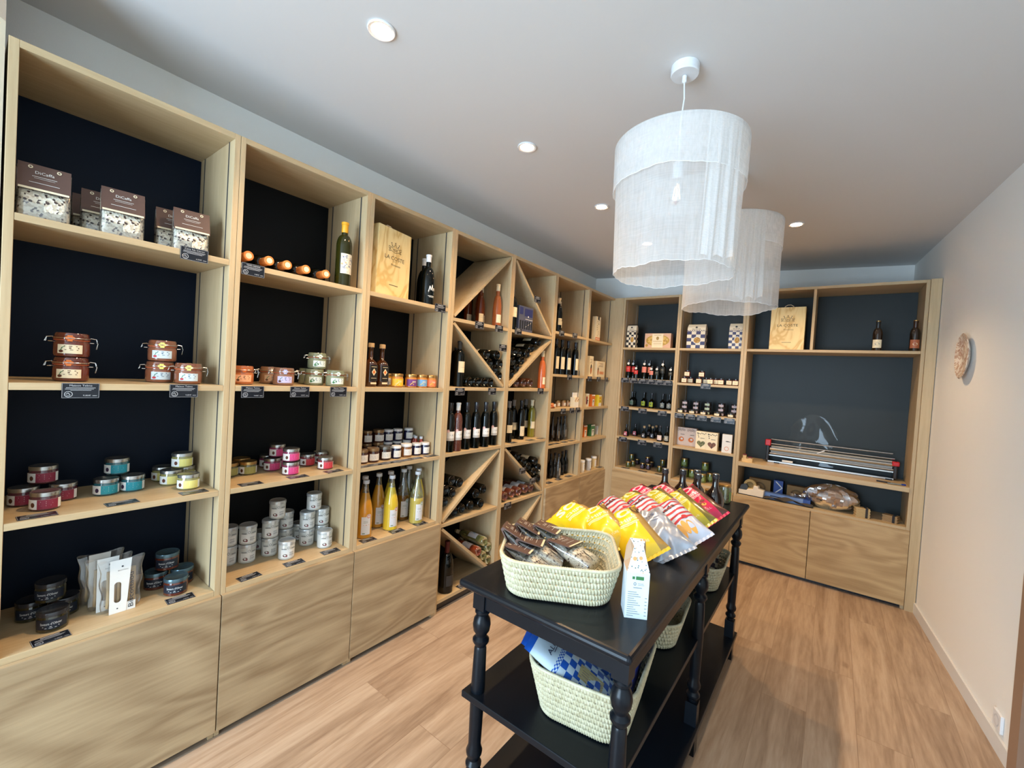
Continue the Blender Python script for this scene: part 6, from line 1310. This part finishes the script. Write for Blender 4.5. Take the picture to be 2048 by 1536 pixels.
part('gable',b.mesh('gable',floral(),False),t)
b=MB(); b.add([(d_/2,-w_/2,h_),(-d_/2,-w_/2,h_),(-.030,-w_/2*.9,h_+.05),(-.012,-w_/2*.7,h_+.082),(-.008,-w_/2*.35,h_+.03),(d_/2,w_/2,h_),(-d_/2,w_/2,h_),(-.030,w_/2*.9,h_+.05),(-.012,w_/2*.7,h_+.082),(-.008,w_/2*.35,h_+.03),(.016,-w_/2*.42,h_+.068),(.016,w_/2*.42,h_+.068)],[(0,1,4),(1,2,3,4),(4,3,10),(0,4,10),(6,5,9),(7,6,9,8),(8,9,11),(9,5,11)])
part('side_fold',b.mesh('fold',[mat('kraft_inside',srgb(190,160,130),.6)],False),t)

# ------------------------------------------------------------ bags of crisps on the table
def chipmesh(style):
    w,l,th=.172,.280,.088; b=MB(); NU,NV=26,40; random.seed(hash(style)%97 if False else len(style))
    ph=random.uniform(0,6)
    def H(u,v_):
        e=max(0,1-abs(2*v_-1)**6)**.8; s=max(0,1-abs(2*u-1)**2.8)**.62
        return th/2*s*e
    def wr(u,v_):
        k=min(1,H(u,v_)*70); ends=.3+.7*abs(2*v_-1)**2
        cr=abs(math.sin(9*u+ph+3*v_))*.005*ends+ .0026*math.sin(21*v_+8*u+ph)*math.sin(6*u+ph)+.004*abs(math.sin(5*v_-4*u+ph)); cr*=2.2 if style=='silver' else 1
        return -cr*k
    def P(u,v_,s):
        ww=w*(1-.10*(1-abs(2*v_-1)**3)); hz=s*(H(u,v_))+ (wr(u,v_) if s>0 else 0)
        return ((v_-.5)*l, (u-.5)*ww, hz-.10*(v_-.5)**2*4*.16)
    top=lambda u,v_:P(u,v_,1)
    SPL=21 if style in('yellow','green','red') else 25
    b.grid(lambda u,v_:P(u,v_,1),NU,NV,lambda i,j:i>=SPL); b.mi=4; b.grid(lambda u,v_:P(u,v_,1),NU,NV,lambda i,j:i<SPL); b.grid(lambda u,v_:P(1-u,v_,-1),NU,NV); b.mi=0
    # crimped end seals
    for e in(0,1):
        x0=(e-.5)*l; s=1 if e else -1
        b.grid(lambda u,v_:(x0+s*.012*v_,(u-.5)*w,.0009*math.sin(60*u)-.016-.004*v_),NU*2,1)
    # print mapping: text x runs across the bag, y runs towards the top end (-x)
    def f(x,y,o=.0012):
        v_=.5-y/l; ww=w*(1-.10*(1-abs(2*v_-1)**3)); p=top(min(max(.5+x/ww,0),1),v_); return (p[0],p[1],p[2]+o)
    if style in('yellow','green','red'):
        b.mi=1
        big={'yellow':'SO','green':'SO','red':'SO'}[style]; b.text(f,big,.066,-.004,.070,width=.104,bold=.045); b.text(f,'CHIPS',.024,.004,.018,width=.092,bold=.03)
        b.rect(f,-.045,.050,-.004,.0005,6); b.rect(f,-.045,.040,-.012,-.008,6)
        if style=='red': b.mi=2; [b.disc(f,-.01+.012*i,-.052-.010*(i%3),.013,.008,10) for i in range(4)]; b.mi=3; b.disc(f,.02,-.075,.012,.009,10); b.mi=1; b.text(f,'GRILL',.014,.01,-.105,width=.05)
        else: b.mi=1; b.text(f,'NATURE' if style=='yellow' else 'OLIVE',.012,.01,-.108,width=.05)
        b.mi=2
        b.disc(f,.064,.085,.014,.030,12)
    if style=='striped':
        b.mi=1
        for k_ in range(7):
            y_=.105-.030*k_; b.grid(lambda u,v_,y_=y_:f(-.078+.156*u,y_+.030*u+.011*v_,.0010),18,1)
        b.mi=2; b.text(lambda x,y:f(x,y,.0018),'Una',.034,-.030,.080,.19,width=.055,bold=.01); b.text(lambda x,y:f(x,y,.0018),'Piada',.036,-.002,.040,.19,width=.085,bold=.01); b.disc(lambda x,y:f(x,y,.0018),-.045,-.01,.020,.010,10)
        b.mi=3; [b.disc(lambda x,y:f(x,y,.002),-.035+.022*i,-.092-.006*(i%2),.012,.030,12) for i in range(4)]; b.mi=1; b.disc(lambda x,y:f(x,y,.0022),.035,-.045,.012,.012,12)
    if style=='silver':
        b.mi=2; b.text(f,'DiS',.030,0,.055,width=.055); b.rect(f,-.04,.04,.030,.032,5); b.rect(f,-.03,.03,.018,.020,5)
    col={'yellow':srgb(242,200,30),'green':srgb(198,186,44),'red':srgb(205,30,80),'striped':srgb(200,206,222),'silver':srgb(176,186,202)}[style]
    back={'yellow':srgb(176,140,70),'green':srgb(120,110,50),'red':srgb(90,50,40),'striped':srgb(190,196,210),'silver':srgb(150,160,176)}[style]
    m0=mat('foil_'+style,col,.28,.0 if style!='silver' else .35,coat=.5,var=.03)
    mats=[m0,mat('pale_crisp_print_'+style,{'yellow':srgb(250,240,190),'green':srgb(230,228,180),'red':srgb(250,190,205),'striped':srgb(190,30,50),'silver':PAPER}[style] if style!='silver' else srgb(210,215,225),.5),
        {'striped':BLACKP,'silver':mat('blue_grey_print',srgb(90,100,130),.5),'red':mat('dark_chilli_print',srgb(120,30,30),.5)}.get(style,mat('dark_oval_print',srgb(70,50,40),.5)),
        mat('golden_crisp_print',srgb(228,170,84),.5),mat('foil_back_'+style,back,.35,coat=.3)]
    return b.mesh('crisp_bag',mats,True,60)
CM={}
def crisp(style,label,x,y,z,hd,pitch,roll,group):
    if style not in CM: CM[style]=chipmesh(style)
    M=Matrix.Rotation(rad(hd),4,'Z')@Matrix.Rotation(rad(pitch),4,'Y')@Matrix.Rotation(rad(roll),4,'X')
    t=thing('crisp_bag',label,'crisp bag',(x,y,z),tuple(M.to_euler()),group); part('bag',CM[style],t)
for a in CRISPS: crisp(*a)
# dark bottles, jars and pickles at the far end of the table
def k_bulb(v):
    return [('glass',MB().lathe([(.03,0),(.046,.004),(.050,.03),(.048,.07),(.038,.10),(.022,.12),(.0165,.135),(.0155,.175)],26).mesh('bottle_glass',mat('very_dark_brown_glass',(.014,.005,.003,1),.06,coat=1),True,50),None),
      ('cap',MB().lathe([(.0165,.1755),(.0185,.176),(.0185,.188),(.0165,.190),(.0165,.197),(0,.198)],20).mesh('cap',DLID),None),('cap_disc',MB().lathe([(.0165,.1985),(.0175,.199),(.017,.202),(0,.2025)],20).mesh('cap_disc',SILV),None),
      ('label',lab(.0498,.05,.012,.05,mat('dark_ruby_label',srgb(110,24,50),.5) if v=='ruby' else mat('rosy_grey_label',srgb(110,84,84),.6),12),0)]
BUILD['bulb']=k_bulb; NAME['bulb']=('cider_bottle','bottle')
g='round bellied dark bottles on the table'
place('bulb','ruby',1.205,2.44,TZ,-70,'round bellied dark bottle with ruby label, alone at the left of the group',g)
for x,y,l in [(1.285,2.50,'left'),(1.345,2.56,'rear'),(1.375,2.46,'front middle'),(1.445,2.545,'right')]: place('bulb','grey',x,y,TZ,-60,l+' round bellied dark bottle in the cluster behind the red crisp bags',g)
def k_olivejar(v):
    r,h=(.037,.108) if v=='big' else (.035,.062)
    P=[('contents',MB().lathe([(r*.82,.002),(r*.93,.006),(r*.93,h-.024),(r*.8,h-.016),(0,h-.016)],24).mesh('contents',speckle('green_olives',srgb(140,140,56),srgb(96,100,34),75,.5,None,.3,.5)),None),
     ('jar',MB().lathe([(r*.9,0),(r,.004),(r,h-.026),(r*.86,h-.014),(r*.86,h-.012)],24).mesh('jar',GLASS),None),('lid',MB().lathe([(r*.9,h-.0125),(r*.95,h-.012),(r*.95,h-.001),(r*.9,h),(0,h-.0015)],24).mesh('lid',GOLD),None)]
    if v=='big': P.append(('label',lab(r,.022,.014,.07,mat('leaf_green_label',srgb(130,160,90),.5),6,None,None,.7),1))
    return P
BUILD['olivejar']=k_olivejar; NAME['olivejar']=('olive_jar','jar')
place('olivejar','big',1.452,2.775,TZ,-60,'tall jar of whole green olives at the far table corner'); place('olivejar','small',1.382,2.765,TZ,-60,'small low green jar beside the tall olive jar')

# ------------------------------------------------------------ packing bay things
x0=1.2838
t=thing('film_cutter','long silver film cutter with red end caps at the back of the worktop','film cutter',(1.915,4.585,.8725))
def bar(name,y,z,r,x_0,x_1,m,pt=None,sec=10): b=MB(); b.lathe([(0,x_0),(r,x_0),(r,x_1),(0,x_1)],sec,(0,y,z),axis='x'); return part(name,b.mesh(name,m,True),pt or t)
b=MB(); b.box(-.43,.43,-.05,.06,.0,.012); part('base',b.mesh('base',DLID,False),t)
b=MB(); b.box(-.43,.43,-.058,-.052,.004,.016); part('front_rail',b.mesh('front_rail',METAL,False),t); b=MB(); b.box(-.43,.43,-.035,-.028,.058,.068); part('middle_rail',b.mesh('middle_rail',METAL,False),t)
bar('roll',.014,.105,.042,-.415,.42,mat('clear_film_roll',(.50,.50,.48,1),.12,coat=1),None,28)
bar('guide_rod',-.036,.168,.0055,-.43,.43,CHROME); bar('guide_rod',.0,.205,.0055,-.42,.42,CHROME); bar('cutting_rail',-.046,.122,.015,-.42,.43,METAL,None,8); bar('lower_rod',-.048,.082,.006,-.42,.43,CHROME)
for s,xx in((-1,-.437),(1,.437)):
    b=MB(); b.box(xx-.012,xx+.012,-.06,.058,.0125,.185 if s<0 else .15); o=part('end_frame',b.mesh('end',DLID,False),t); bevel(o,.006)
    b=MB(); b.box(xx-.022,xx+.022,-.072,-.022,.15 if s<0 else .115,.205 if s<0 else .15); o=part('end_cap',b.mesh('cap',mat('red_plastic',srgb(200,30,36),.35),False),t); bevel(o,.006)
b=MB(); b.tube([(-.07,-.058,.135),(-.02,-.062,.165)],.005,6); part('cutter_handle',b.mesh('h',WLID),t)
b=MB(); b.box(-.32,-.24,-.0595,-.0525,.020,.036); part('sticker',b.mesh('s',PAPER,False),t)
for xx in(-.36,.40): b=MB(); b.box(xx-.02,xx+.02,-.075,-.0585,.0003,.012); part('foot_clip',b.mesh('f',DLID,False),t)
# loose sheet of clear film standing on the worktop behind the cutter
t=thing('film_sheet','crumpled clear plastic film standing behind the film cutter','plastic film',(1.79,4.652,.8728))
b=MB(); b.grid(lambda u,v_:(-.17+.34*u+.02*math.sin(9*v_),.007*math.sin(9*u+2)+.004*math.sin(13*v_+7*u),.0+.46*v_*(1-.30*abs(2*u-1)**2)),20,16); part('film',b.mesh('film',film('loose_film',(.985,.985,.985,1),.02,.06,.008,.22),True,50),t)
# little wooden blocks and stamps
wb=mat('pale_beech',srgb(226,190,130),.5)
t=thing('block_tray','little beech tray of wooden stamps at the left of the worktop','tray',(1.345,4.365,.872)); b=MB()
for bb in((-.042,.042,-.03,.03,0,.004),(-.042,.042,-.03,-.027,.004,.03),(-.042,.042,.027,.03,.004,.03),(-.042,-.039,-.027,.027,.004,.03),(.039,.042,-.027,.027,.004,.03),(-.0015,.0015,-.027,.027,.004,.03)): b.box(*bb)
part('tray',b.mesh('tray',wb,False),t)
for i,(xx,yy,hh) in enumerate([(-.022,-.008,.052),(.020,.006,.030)]):
    t=thing('wooden_stamp',['taller wooden stamp with dark red top in the beech tray','wooden stamp lower in the right half of the beech tray'][i],'stamp',(1.345+xx,4.365+yy,.8765),0,'wooden stamps in the beech tray'); b=MB(); b.box(-.014,.014,-.014,.014,0,hh); o=part('block',b.mesh('block',wb,False),t); bevel(o,.002)
    b=MB(); b.box(-.0145,.0145,-.0145,.0145,hh+.0005,hh+.008); part('rubber',b.mesh('rubber',mat('dark_red_rubber',srgb(110,30,30),.5),False),t)
# keys / pen things at right
for i,(xx,yy,rz,m) in enumerate([(2.345,4.330,20,'slate'),(2.285,4.345,-12,'dark')]):
    t=thing('marker_pen',['blue capped marker at the right edge of the worktop','dark grey marker next to the blue capped one'][i],'pen',(xx,yy,.8785),rad(rz),'markers on the worktop'); b=MB(); b.lathe([(0,-.055),(.0055,-.054),(.0055,.03),(0,.031)],10,axis='x'); part('barrel',b.mesh('barrel',mat('grey_barrel',(.25,.27,.25,1),.4) if not i else DLID),t); b=MB(); b.lathe([(0,.0315),(.0062,.032),(.006,.058),(0,.059)],10,axis='x'); part('cap',b.mesh('cap',mat('blue_cap',srgb(40,70,160),.4) if not i else METAL),t)
# tape dispenser
t=thing('tape_dispenser','white tape dispenser at the left of the low shelf','tape dispenser',(1.395,4.365,.5755),rad(-4)); t.scale=(1.3,1.1,1.3)
b=MB(); b.prism([(-.075,0),(.075,0),(.078,.05),(.045,.056),(.042,.072),(.016,.074),(.012,.048),(-.02,.045),(-.028,.034),(-.075,.034)],-.03,.03,'y'); o=part('body',b.mesh('body',mat('white_plastic',srgb(236,226,208),.35),False),t); bevel(o,.003)
b=MB(); b.box(-.076,.076,-.031,.031,-.0,.006); part('foot',b.mesh('foot',DLID,False),t); b=MB(); b.prism([(-.07,.0345),(-.026,.0345),(-.02,.058),(-.034,.078),(-.062,.066)],-.026,.026,'y'); part('hub_cover',b.mesh('hub',mat('slate_plastic',srgb(60,70,80),.4),False),t)
b=MB()
for i in range(24):
    pass
b.lathe([(.022,-.012),(.038,-.012),(.038,.012),(.022,.012),(.022,-.012)],24); b.xf(Matrix.Translation((-.01,.0,.072))@Matrix.Rotation(PI/2,4,'X')); part('tape_roll',b.mesh('roll',mat('parcel_tape',srgb(190,160,100),.35)),t)
# boxes behind
t=thing('kraft_box','brown box with round motif at the back of the low shelf, left','box',(1.44,4.52,.5755)); b=MB(); b.box(-.085,.085,-.03,.03,0,.135); b.mi=1; f=lambda x,y:(x,-.0306,y); b.disc(f,0,.06,.05,.05,24,.72); part('carton',b.mesh('carton',[mat('kraft_card',srgb(150,116,70),.6),mat('dull_brown_ring',srgb(110,84,50),.6)],False),t)
t=thing('kraft_box','brown box with round motif right of the blue roll box','box',(1.72,4.52,.5755)); b=MB(); b.box(-.07,.07,-.03,.03,0,.125); b.mi=1; b.disc(f,0,.05,.045,.045,24,.72); part('carton',b.mesh('carton',[mat('kraft_card',srgb(150,116,70),.6),mat('dull_brown_ring',srgb(110,84,50),.6)],False),t)
bl=mat('mid_blue_carton',srgb(52,84,160),.45)
t=thing('blue_box','small upright blue box between the brown boxes','box',(1.585,4.51,.5755)); b=MB(); b.box(-.035,.035,-.03,.03,0,.15); b.mi=1; f=lambda x,y:(x,-.0306,y); b.stroke(f,[(-.03,.03),(.03,.09),(-.02,.14)],.008); part('carton',b.mesh('carton',[bl,WHITEP],False),t)
t=thing('film_roll_box','long flat pale blue box lying in front of the brown boxes','box',(1.64,4.40,.5755),rad(-4)); b=MB(); b.box(-.16,.14,-.028,.028,0,.05); b.mi=1; b.box(.1405,.19,-.0285,.0285,-.000,.0505); b.mi=2; f=lambda x,y:(x,-.0286,y); b.rect(f,-.10,.02,.022,.030); part('carton',b.mesh('carton',[mat('light_blue_carton',srgb(130,160,214),.45),bl,mat('navy_print',srgb(34,44,80),.5)],False),t)
# cloth
t=thing('grey_cloth','crumpled dark grey cloth hanging slightly over the low shelf edge','cloth',(1.66,4.345,.5765)); b=MB(); b.grid(lambda u,v_:(-.17+.36*u,-.032+.10*v_,.006+.026*abs(math.sin(7*u+3*v_))*math.sin(PI*u)+.010*math.sin(15*u)*v_*math.sin(PI*v_)+.004),30,12); o=part('cloth',b.mesh('cloth',mat('charcoal_cloth',srgb(78,72,66),.9,var=.15,scale=200)),t); m=o.modifiers.new('thick','SOLIDIFY'); m.thickness=.003
# plastic wrapped parcel
t=thing('wrapped_parcel','brown contents wrapped in shiny crinkled plastic on the low shelf','parcel',(1.965,4.42,.576)); t.scale=(1.42,1.1,1.5)
random.seed(5)
def blob(u,v_):
    a=2*PI*u; th_=PI*v_; r=1+.10*math.sin(5*a+3*th_)+.07*math.sin(9*a-4*th_); return (.125*r*math.sin(th_)*math.cos(a),.075*r*math.sin(th_)*math.sin(a),.068+.066*math.cos(th_)*(1+.08*math.sin(4*a)))
b=MB(); b.grid(lambda u,v_:tuple(c*.93 if i<2 else c*.93+.004 for i,c in enumerate(blob(u,v_))),24,14); part('contents',b.mesh('contents',speckle('dried_brown_contents',srgb(170,120,74),srgb(120,80,46),60,.5,None,.7),True,80),t)
b=MB(); b.grid(lambda u,v_:tuple(c+.004*math.sin(31*u*2+17*v_)*(0 if i==2 else 1) for i,c in enumerate(blob(u,v_))),40,24); b.grid(lambda u,v_:(-.10-.10*u,-.035+.03*math.sin(6*u)+.05*(v_-.5)*(1-u*.4),.05+.01*math.sin(11*u+5*v_)),10,5); part('film',b.mesh('film',film('crinkled_wrap',(.93,.90,.86,1),.8,.12,.10),True,20),t)
for i,(xx,yy,n_,m) in enumerate([(2.16,4.365,7,srgb(200,170,120)),(2.335,4.39,5,srgb(160,130,90))]):
    t=thing('paper_stack',['stack of small cream cards tied by a dark band on the low shelf','lower stack of small tan cards at the right end of the low shelf'][i],'card stack',(xx,yy,.5757),rad(12-30*i),'small card stacks'); t.scale=(1.3,1.2,1.7)
    for k_ in range(n_): b=MB(); b.box(-.034+.002*(k_%2),.034+.002*(k_%2),-.026,.026,k_*.0062,k_*.0062+.0052); part('card',b.mesh('card',mat('card_stock_%d'%i,m,.6),False),t)
    b=MB(); b.box(.012,.024,-.0275,.0275,-.0,n_*.0062+.001); part('band',b.mesh('band',DLID,False),t)

# ------------------------------------------------------------ right wall: plate and socket
M_=mat('x',(1,1,1,1)); 
def onwall(y,z): return (wx(y),y,z)
ang=math.atan2(-.085,1.0)  # wall direction
t=thing('decorative_plate','oval brown and cream decorative plate hanging on the right wall','plate',(wx(3.66)-.003,3.66,1.80),math.atan(.085))
n=NT('marbled_brown_glaze'); co=n.coord(); nz=n.noise(co,14,4,.6,1.5); n.set(n.p.inputs['Base Color'],n.ramp(nz,[(.44,srgb(226,212,194)),(.53,srgb(170,128,104)),(.60,srgb(220,204,184))])); n.p.inputs['Roughness'].default_value=.2; n.p.inputs['Coat Weight'].default_value=.6
b=MB(); b.lathe([(0,.006),(.07,.006),(.085,.012),(.118,.026),(.122,.030),(.118,.032),(.084,.018),(.07,.012),(0,.012)][::-1],40); b.xf(Matrix.Scale(1.0,4)@Matrix.Rotation(-PI/2,4,'Y')); b.v=[(x,y*.92,z*1.12) for x,y,z in b.v]; part('plate',b.mesh('plate',n.mat),t)
t=thing('wall_socket','white wall socket above the skirting near the doorway','socket',(wx(2.885)-.0005,2.885,.105),math.atan(.085)); b=MB(); b.box(-.012,0,-.04,.04,-.04,.04); o=part('cover',b.mesh('cover',WLID,False),t); bevel(o,.003); b=MB(); b.lathe([(.024,0),(.021,0),(.020,.006),(0,.006)],20); b.xf(Matrix.Translation((-.0125,0,0))@Matrix.Rotation(PI/2,4,'Y')); part('socket_face',b.mesh('face',WLID),t)

# ------------------------------------------------------------ recessed downlights
LWARM=(1,.68,.38)
def spot(x,y,label,power=56):
    t=thing('downlight',label,'downlight',(x,y,CZ),0,'recessed ceiling downlights')
    b=MB(); b.lathe([(.036,-.0005),(.048,-.0005),(.049,-.004),(.046,-.007),(.036,-.005),(.036,-.0005)],28); part('ring',b.mesh('ring',WLID),t)
    b=MB(); b.lathe([(0,-.003),(.0355,-.003)],24); m=mat('warm_lamp_face',(1,.80,.56,1),.5,emis=22,var=0); part('lamp_face',b.mesh('face',m),t)
    d=bpy.data.lights.new('downlight_beam','SPOT'); d.energy=power; d.color=LWARM; d.spot_size=rad(118); d.spot_blend=.7; d.shadow_soft_size=.035
    o=bpy.data.objects.new('downlight_beam',d); C.objects.link(o); o.parent=t; o.location=(0,0,-.012)
o6=['nearest to the camera','second from the camera','third from the camera','fourth, seen through the front lampshade']
for i,y in enumerate((.905,1.80,2.69,3.59)): spot(.578,y,'left row ceiling downlight, '+o6[i])
spot(1.64,3.61,'single ceiling downlight near the back wall, right of the lampshades')
# ------------------------------------------------------------ gauze pendant lamps
n=NT('white_cotton_gauze'); n.t.nodes.remove(n.p); uv=n.coord('UV'); 
thr=n.math('MULTIPLY',n.noise(n.mapv(uv,(160,5,1)),1,3,.6),1.0); thr2=n.noise(n.mapv(uv,(12,110,1)),1,3,.6); cl=n.noise(n.mapv(uv,(14,3,1)),1,3)
al=n.math('ADD',n.math('MULTIPLY',thr,.55),n.math('ADD',n.math('MULTIPLY',thr2,.35),n.math('MULTIPLY',cl,.35))); al=n.ramp(al,[(.42,(.40,.40,.40,1)),(.88,(.66,.66,.66,1))])
df=n.n('ShaderNodeBsdfDiffuse',{'Color':(.93,.93,.92,1)}); tl=n.n('ShaderNodeBsdfTranslucent',{'Color':(.93,.93,.92,1)}); tr=n.n('ShaderNodeBsdfTransparent')
m1=n.n('ShaderNodeMixShader',{0:.45}); n.t.links.new(df.outputs[0],m1.inputs[1]); n.t.links.new(tl.outputs[0],m1.inputs[2]); m2=n.n('ShaderNodeMixShader'); n.set(m2.inputs[0],al); n.t.links.new(tr.outputs[0],m2.inputs[1]); n.t.links.new(m1.outputs[0],m2.inputs[2]); n.t.links.new(m2.outputs[0],n.out.inputs[0]); GAUZE=n.mat
def pendant(x,y,label,ztop,zmid,zbot,R0,R1,seed,slit):
    t=thing('pendant_lamp',label,'pendant lamp',(x,y,CZ),0,'white gauze pendant lamps'); random.seed(seed); ph=[random.uniform(0,6) for _ in range(8)]
    b=MB(); b.lathe([(0,-.034),(.047,-.034),(.050,-.030),(.050,-.0005),(0,-.0005)],32); part('canopy',b.mesh('canopy',WLID),t)
    b=MB(); b.lathe([(.004,-.062),(.0085,-.058),(.008,-.036),(0,-.0345)],14); part('cord_grip',b.mesh('grip',WLID),t)
    zt,zm,zb=ztop-CZ,zmid-CZ,zbot-CZ
    b=MB(); b.tube([(0,0,-.06),(.004,0,-.12),(-.004,.003,-.2),(-.002,0,zt+.02),(0,0,zt-.06)],.0028,8); part('cord',b.mesh('cord',WLID),t)
    b=MB(); b.tube([(R0*math.cos(2*PI*i/64),R0*math.sin(2*PI*i/64),zt) for i in range(64)],.003,6,True)
    for k_ in range(3): b.tube([(0,0,zt-.055),(R0*math.cos(2*PI*k_/3),R0*math.sin(2*PI*k_/3),zt)],.0013,6)
    part('shade_ring',b.mesh('ring',mat('pale_grey_wire',(.55,.54,.52,1),.5,.2)),t)
    b=MB(); b.lathe([(0,zt-.05),(.019,zt-.052),(.020,zt-.10),(.017,zt-.112),(0,zt-.112)],18); part('socket',b.mesh('socket',WLID),t)
    b=MB(); b.lathe([(.013,zt-.1125),(.014,zt-.125),(.030,zt-.16),(.032,zt-.18),(.024,zt-.202),(0,zt-.21)],22); o=part('bulb',b.mesh('bulb',GLASS),t)
    b=MB()
    for k_ in range(4): a=k_*PI/2+.3; b.tube([(.006*math.cos(a),.006*math.sin(a),zt-.13),(.013*math.cos(a),.013*math.sin(a),zt-.185)],.0012,5)
    part('filament',b.mesh('filament',mat('glowing_filament',(1,.62,.25,1),.5,emis=3.5,var=0)),o)
    def cloth(z0,z1,Ra,Rb,amp,uo,hem):
        def fn(u,v_):
            a=2*PI*u; z=z0+(z1-z0)*v_; R=Ra+(Rb-Ra)*v_+amp*v_*(math.sin(4*a+ph[0]+uo)*.6+math.sin(9*a+ph[1])*.3+math.sin(23*a+ph[2]+3*v_)*.12+math.sin(41*a+ph[3])*.10)
            zz=z+hem*v_*(math.sin(3*a+ph[4]+uo)*.5+math.sin(8*a+ph[5])*.3+math.sin(31*a+ph[6])*.12); return (R*math.cos(a),R*math.sin(a),zz)
        b=MB(); s0=slit-.035
        # lengthwise overlap of the cloth: a second strip folded outward
        b.grid(fn,200,18); return b
    b=cloth(zt+.002,zb,R0-.003,R1,.006,0,.011); part('long_layer',b.mesh('long_layer',GAUZE,True,180),t)
    b=cloth(zt+.003,zm,R0+.004,R0+.003,.003,2,.008); part('short_layer',b.mesh('short_layer',GAUZE,True,180),t)
    # loose end strip of gauze overlapping the side facing the shop
    def fn(u,v_):
        a=slit+.55*u; z=zt+(zb+.012-zt)*v_; R=R0+.008+(R1-R0)*v_+.007*v_*math.sin(17*u+ph[0]+2*v_)+.003*v_*math.sin(41*u)+.012*v_*u; return (R*math.cos(a),R*math.sin(a),z+.010*v_*math.sin(15*u))
    b=MB(); b.grid(fn,40,18); part('loose_end',b.mesh('loose_end',GAUZE,True,180),t)
    # seams: a little thicker, so brighter
    for (z1,Ra,am,uo,hem) in((zb,R1,.006,0,.011),(zm,R0+.003,.003,2,.008)):
        pts=[]
        for i in range(160):
            a=2*PI*i/160; R=Ra+am*(math.sin(4*a+ph[0]+uo)*.6+math.sin(9*a+ph[1])*.3+math.sin(23*a+ph[2]+3)*.12+math.sin(41*a+ph[3])*.10); pts.append((R*math.cos(a),R*math.sin(a),z1+hem*(math.sin(3*a+ph[4]+uo)*.5+math.sin(8*a+ph[5])*.3+math.sin(31*a+ph[6])*.12)))
        b=MB(); b.tube(pts,.0010,5,True); part('hem',b.mesh('hem',mat('gauze_hem',(.85,.85,.84,1),.8,var=.02)),t)
pendant(1.412,1.64,'nearer white gauze drum lamp hanging over the table',2.405,2.245,1.935,.232,.212,3,-.9)
pendant(1.425,2.62,'farther white gauze drum lamp, half hidden by the nearer one',2.42,2.27,1.965,.240,.236,8,-1.3)
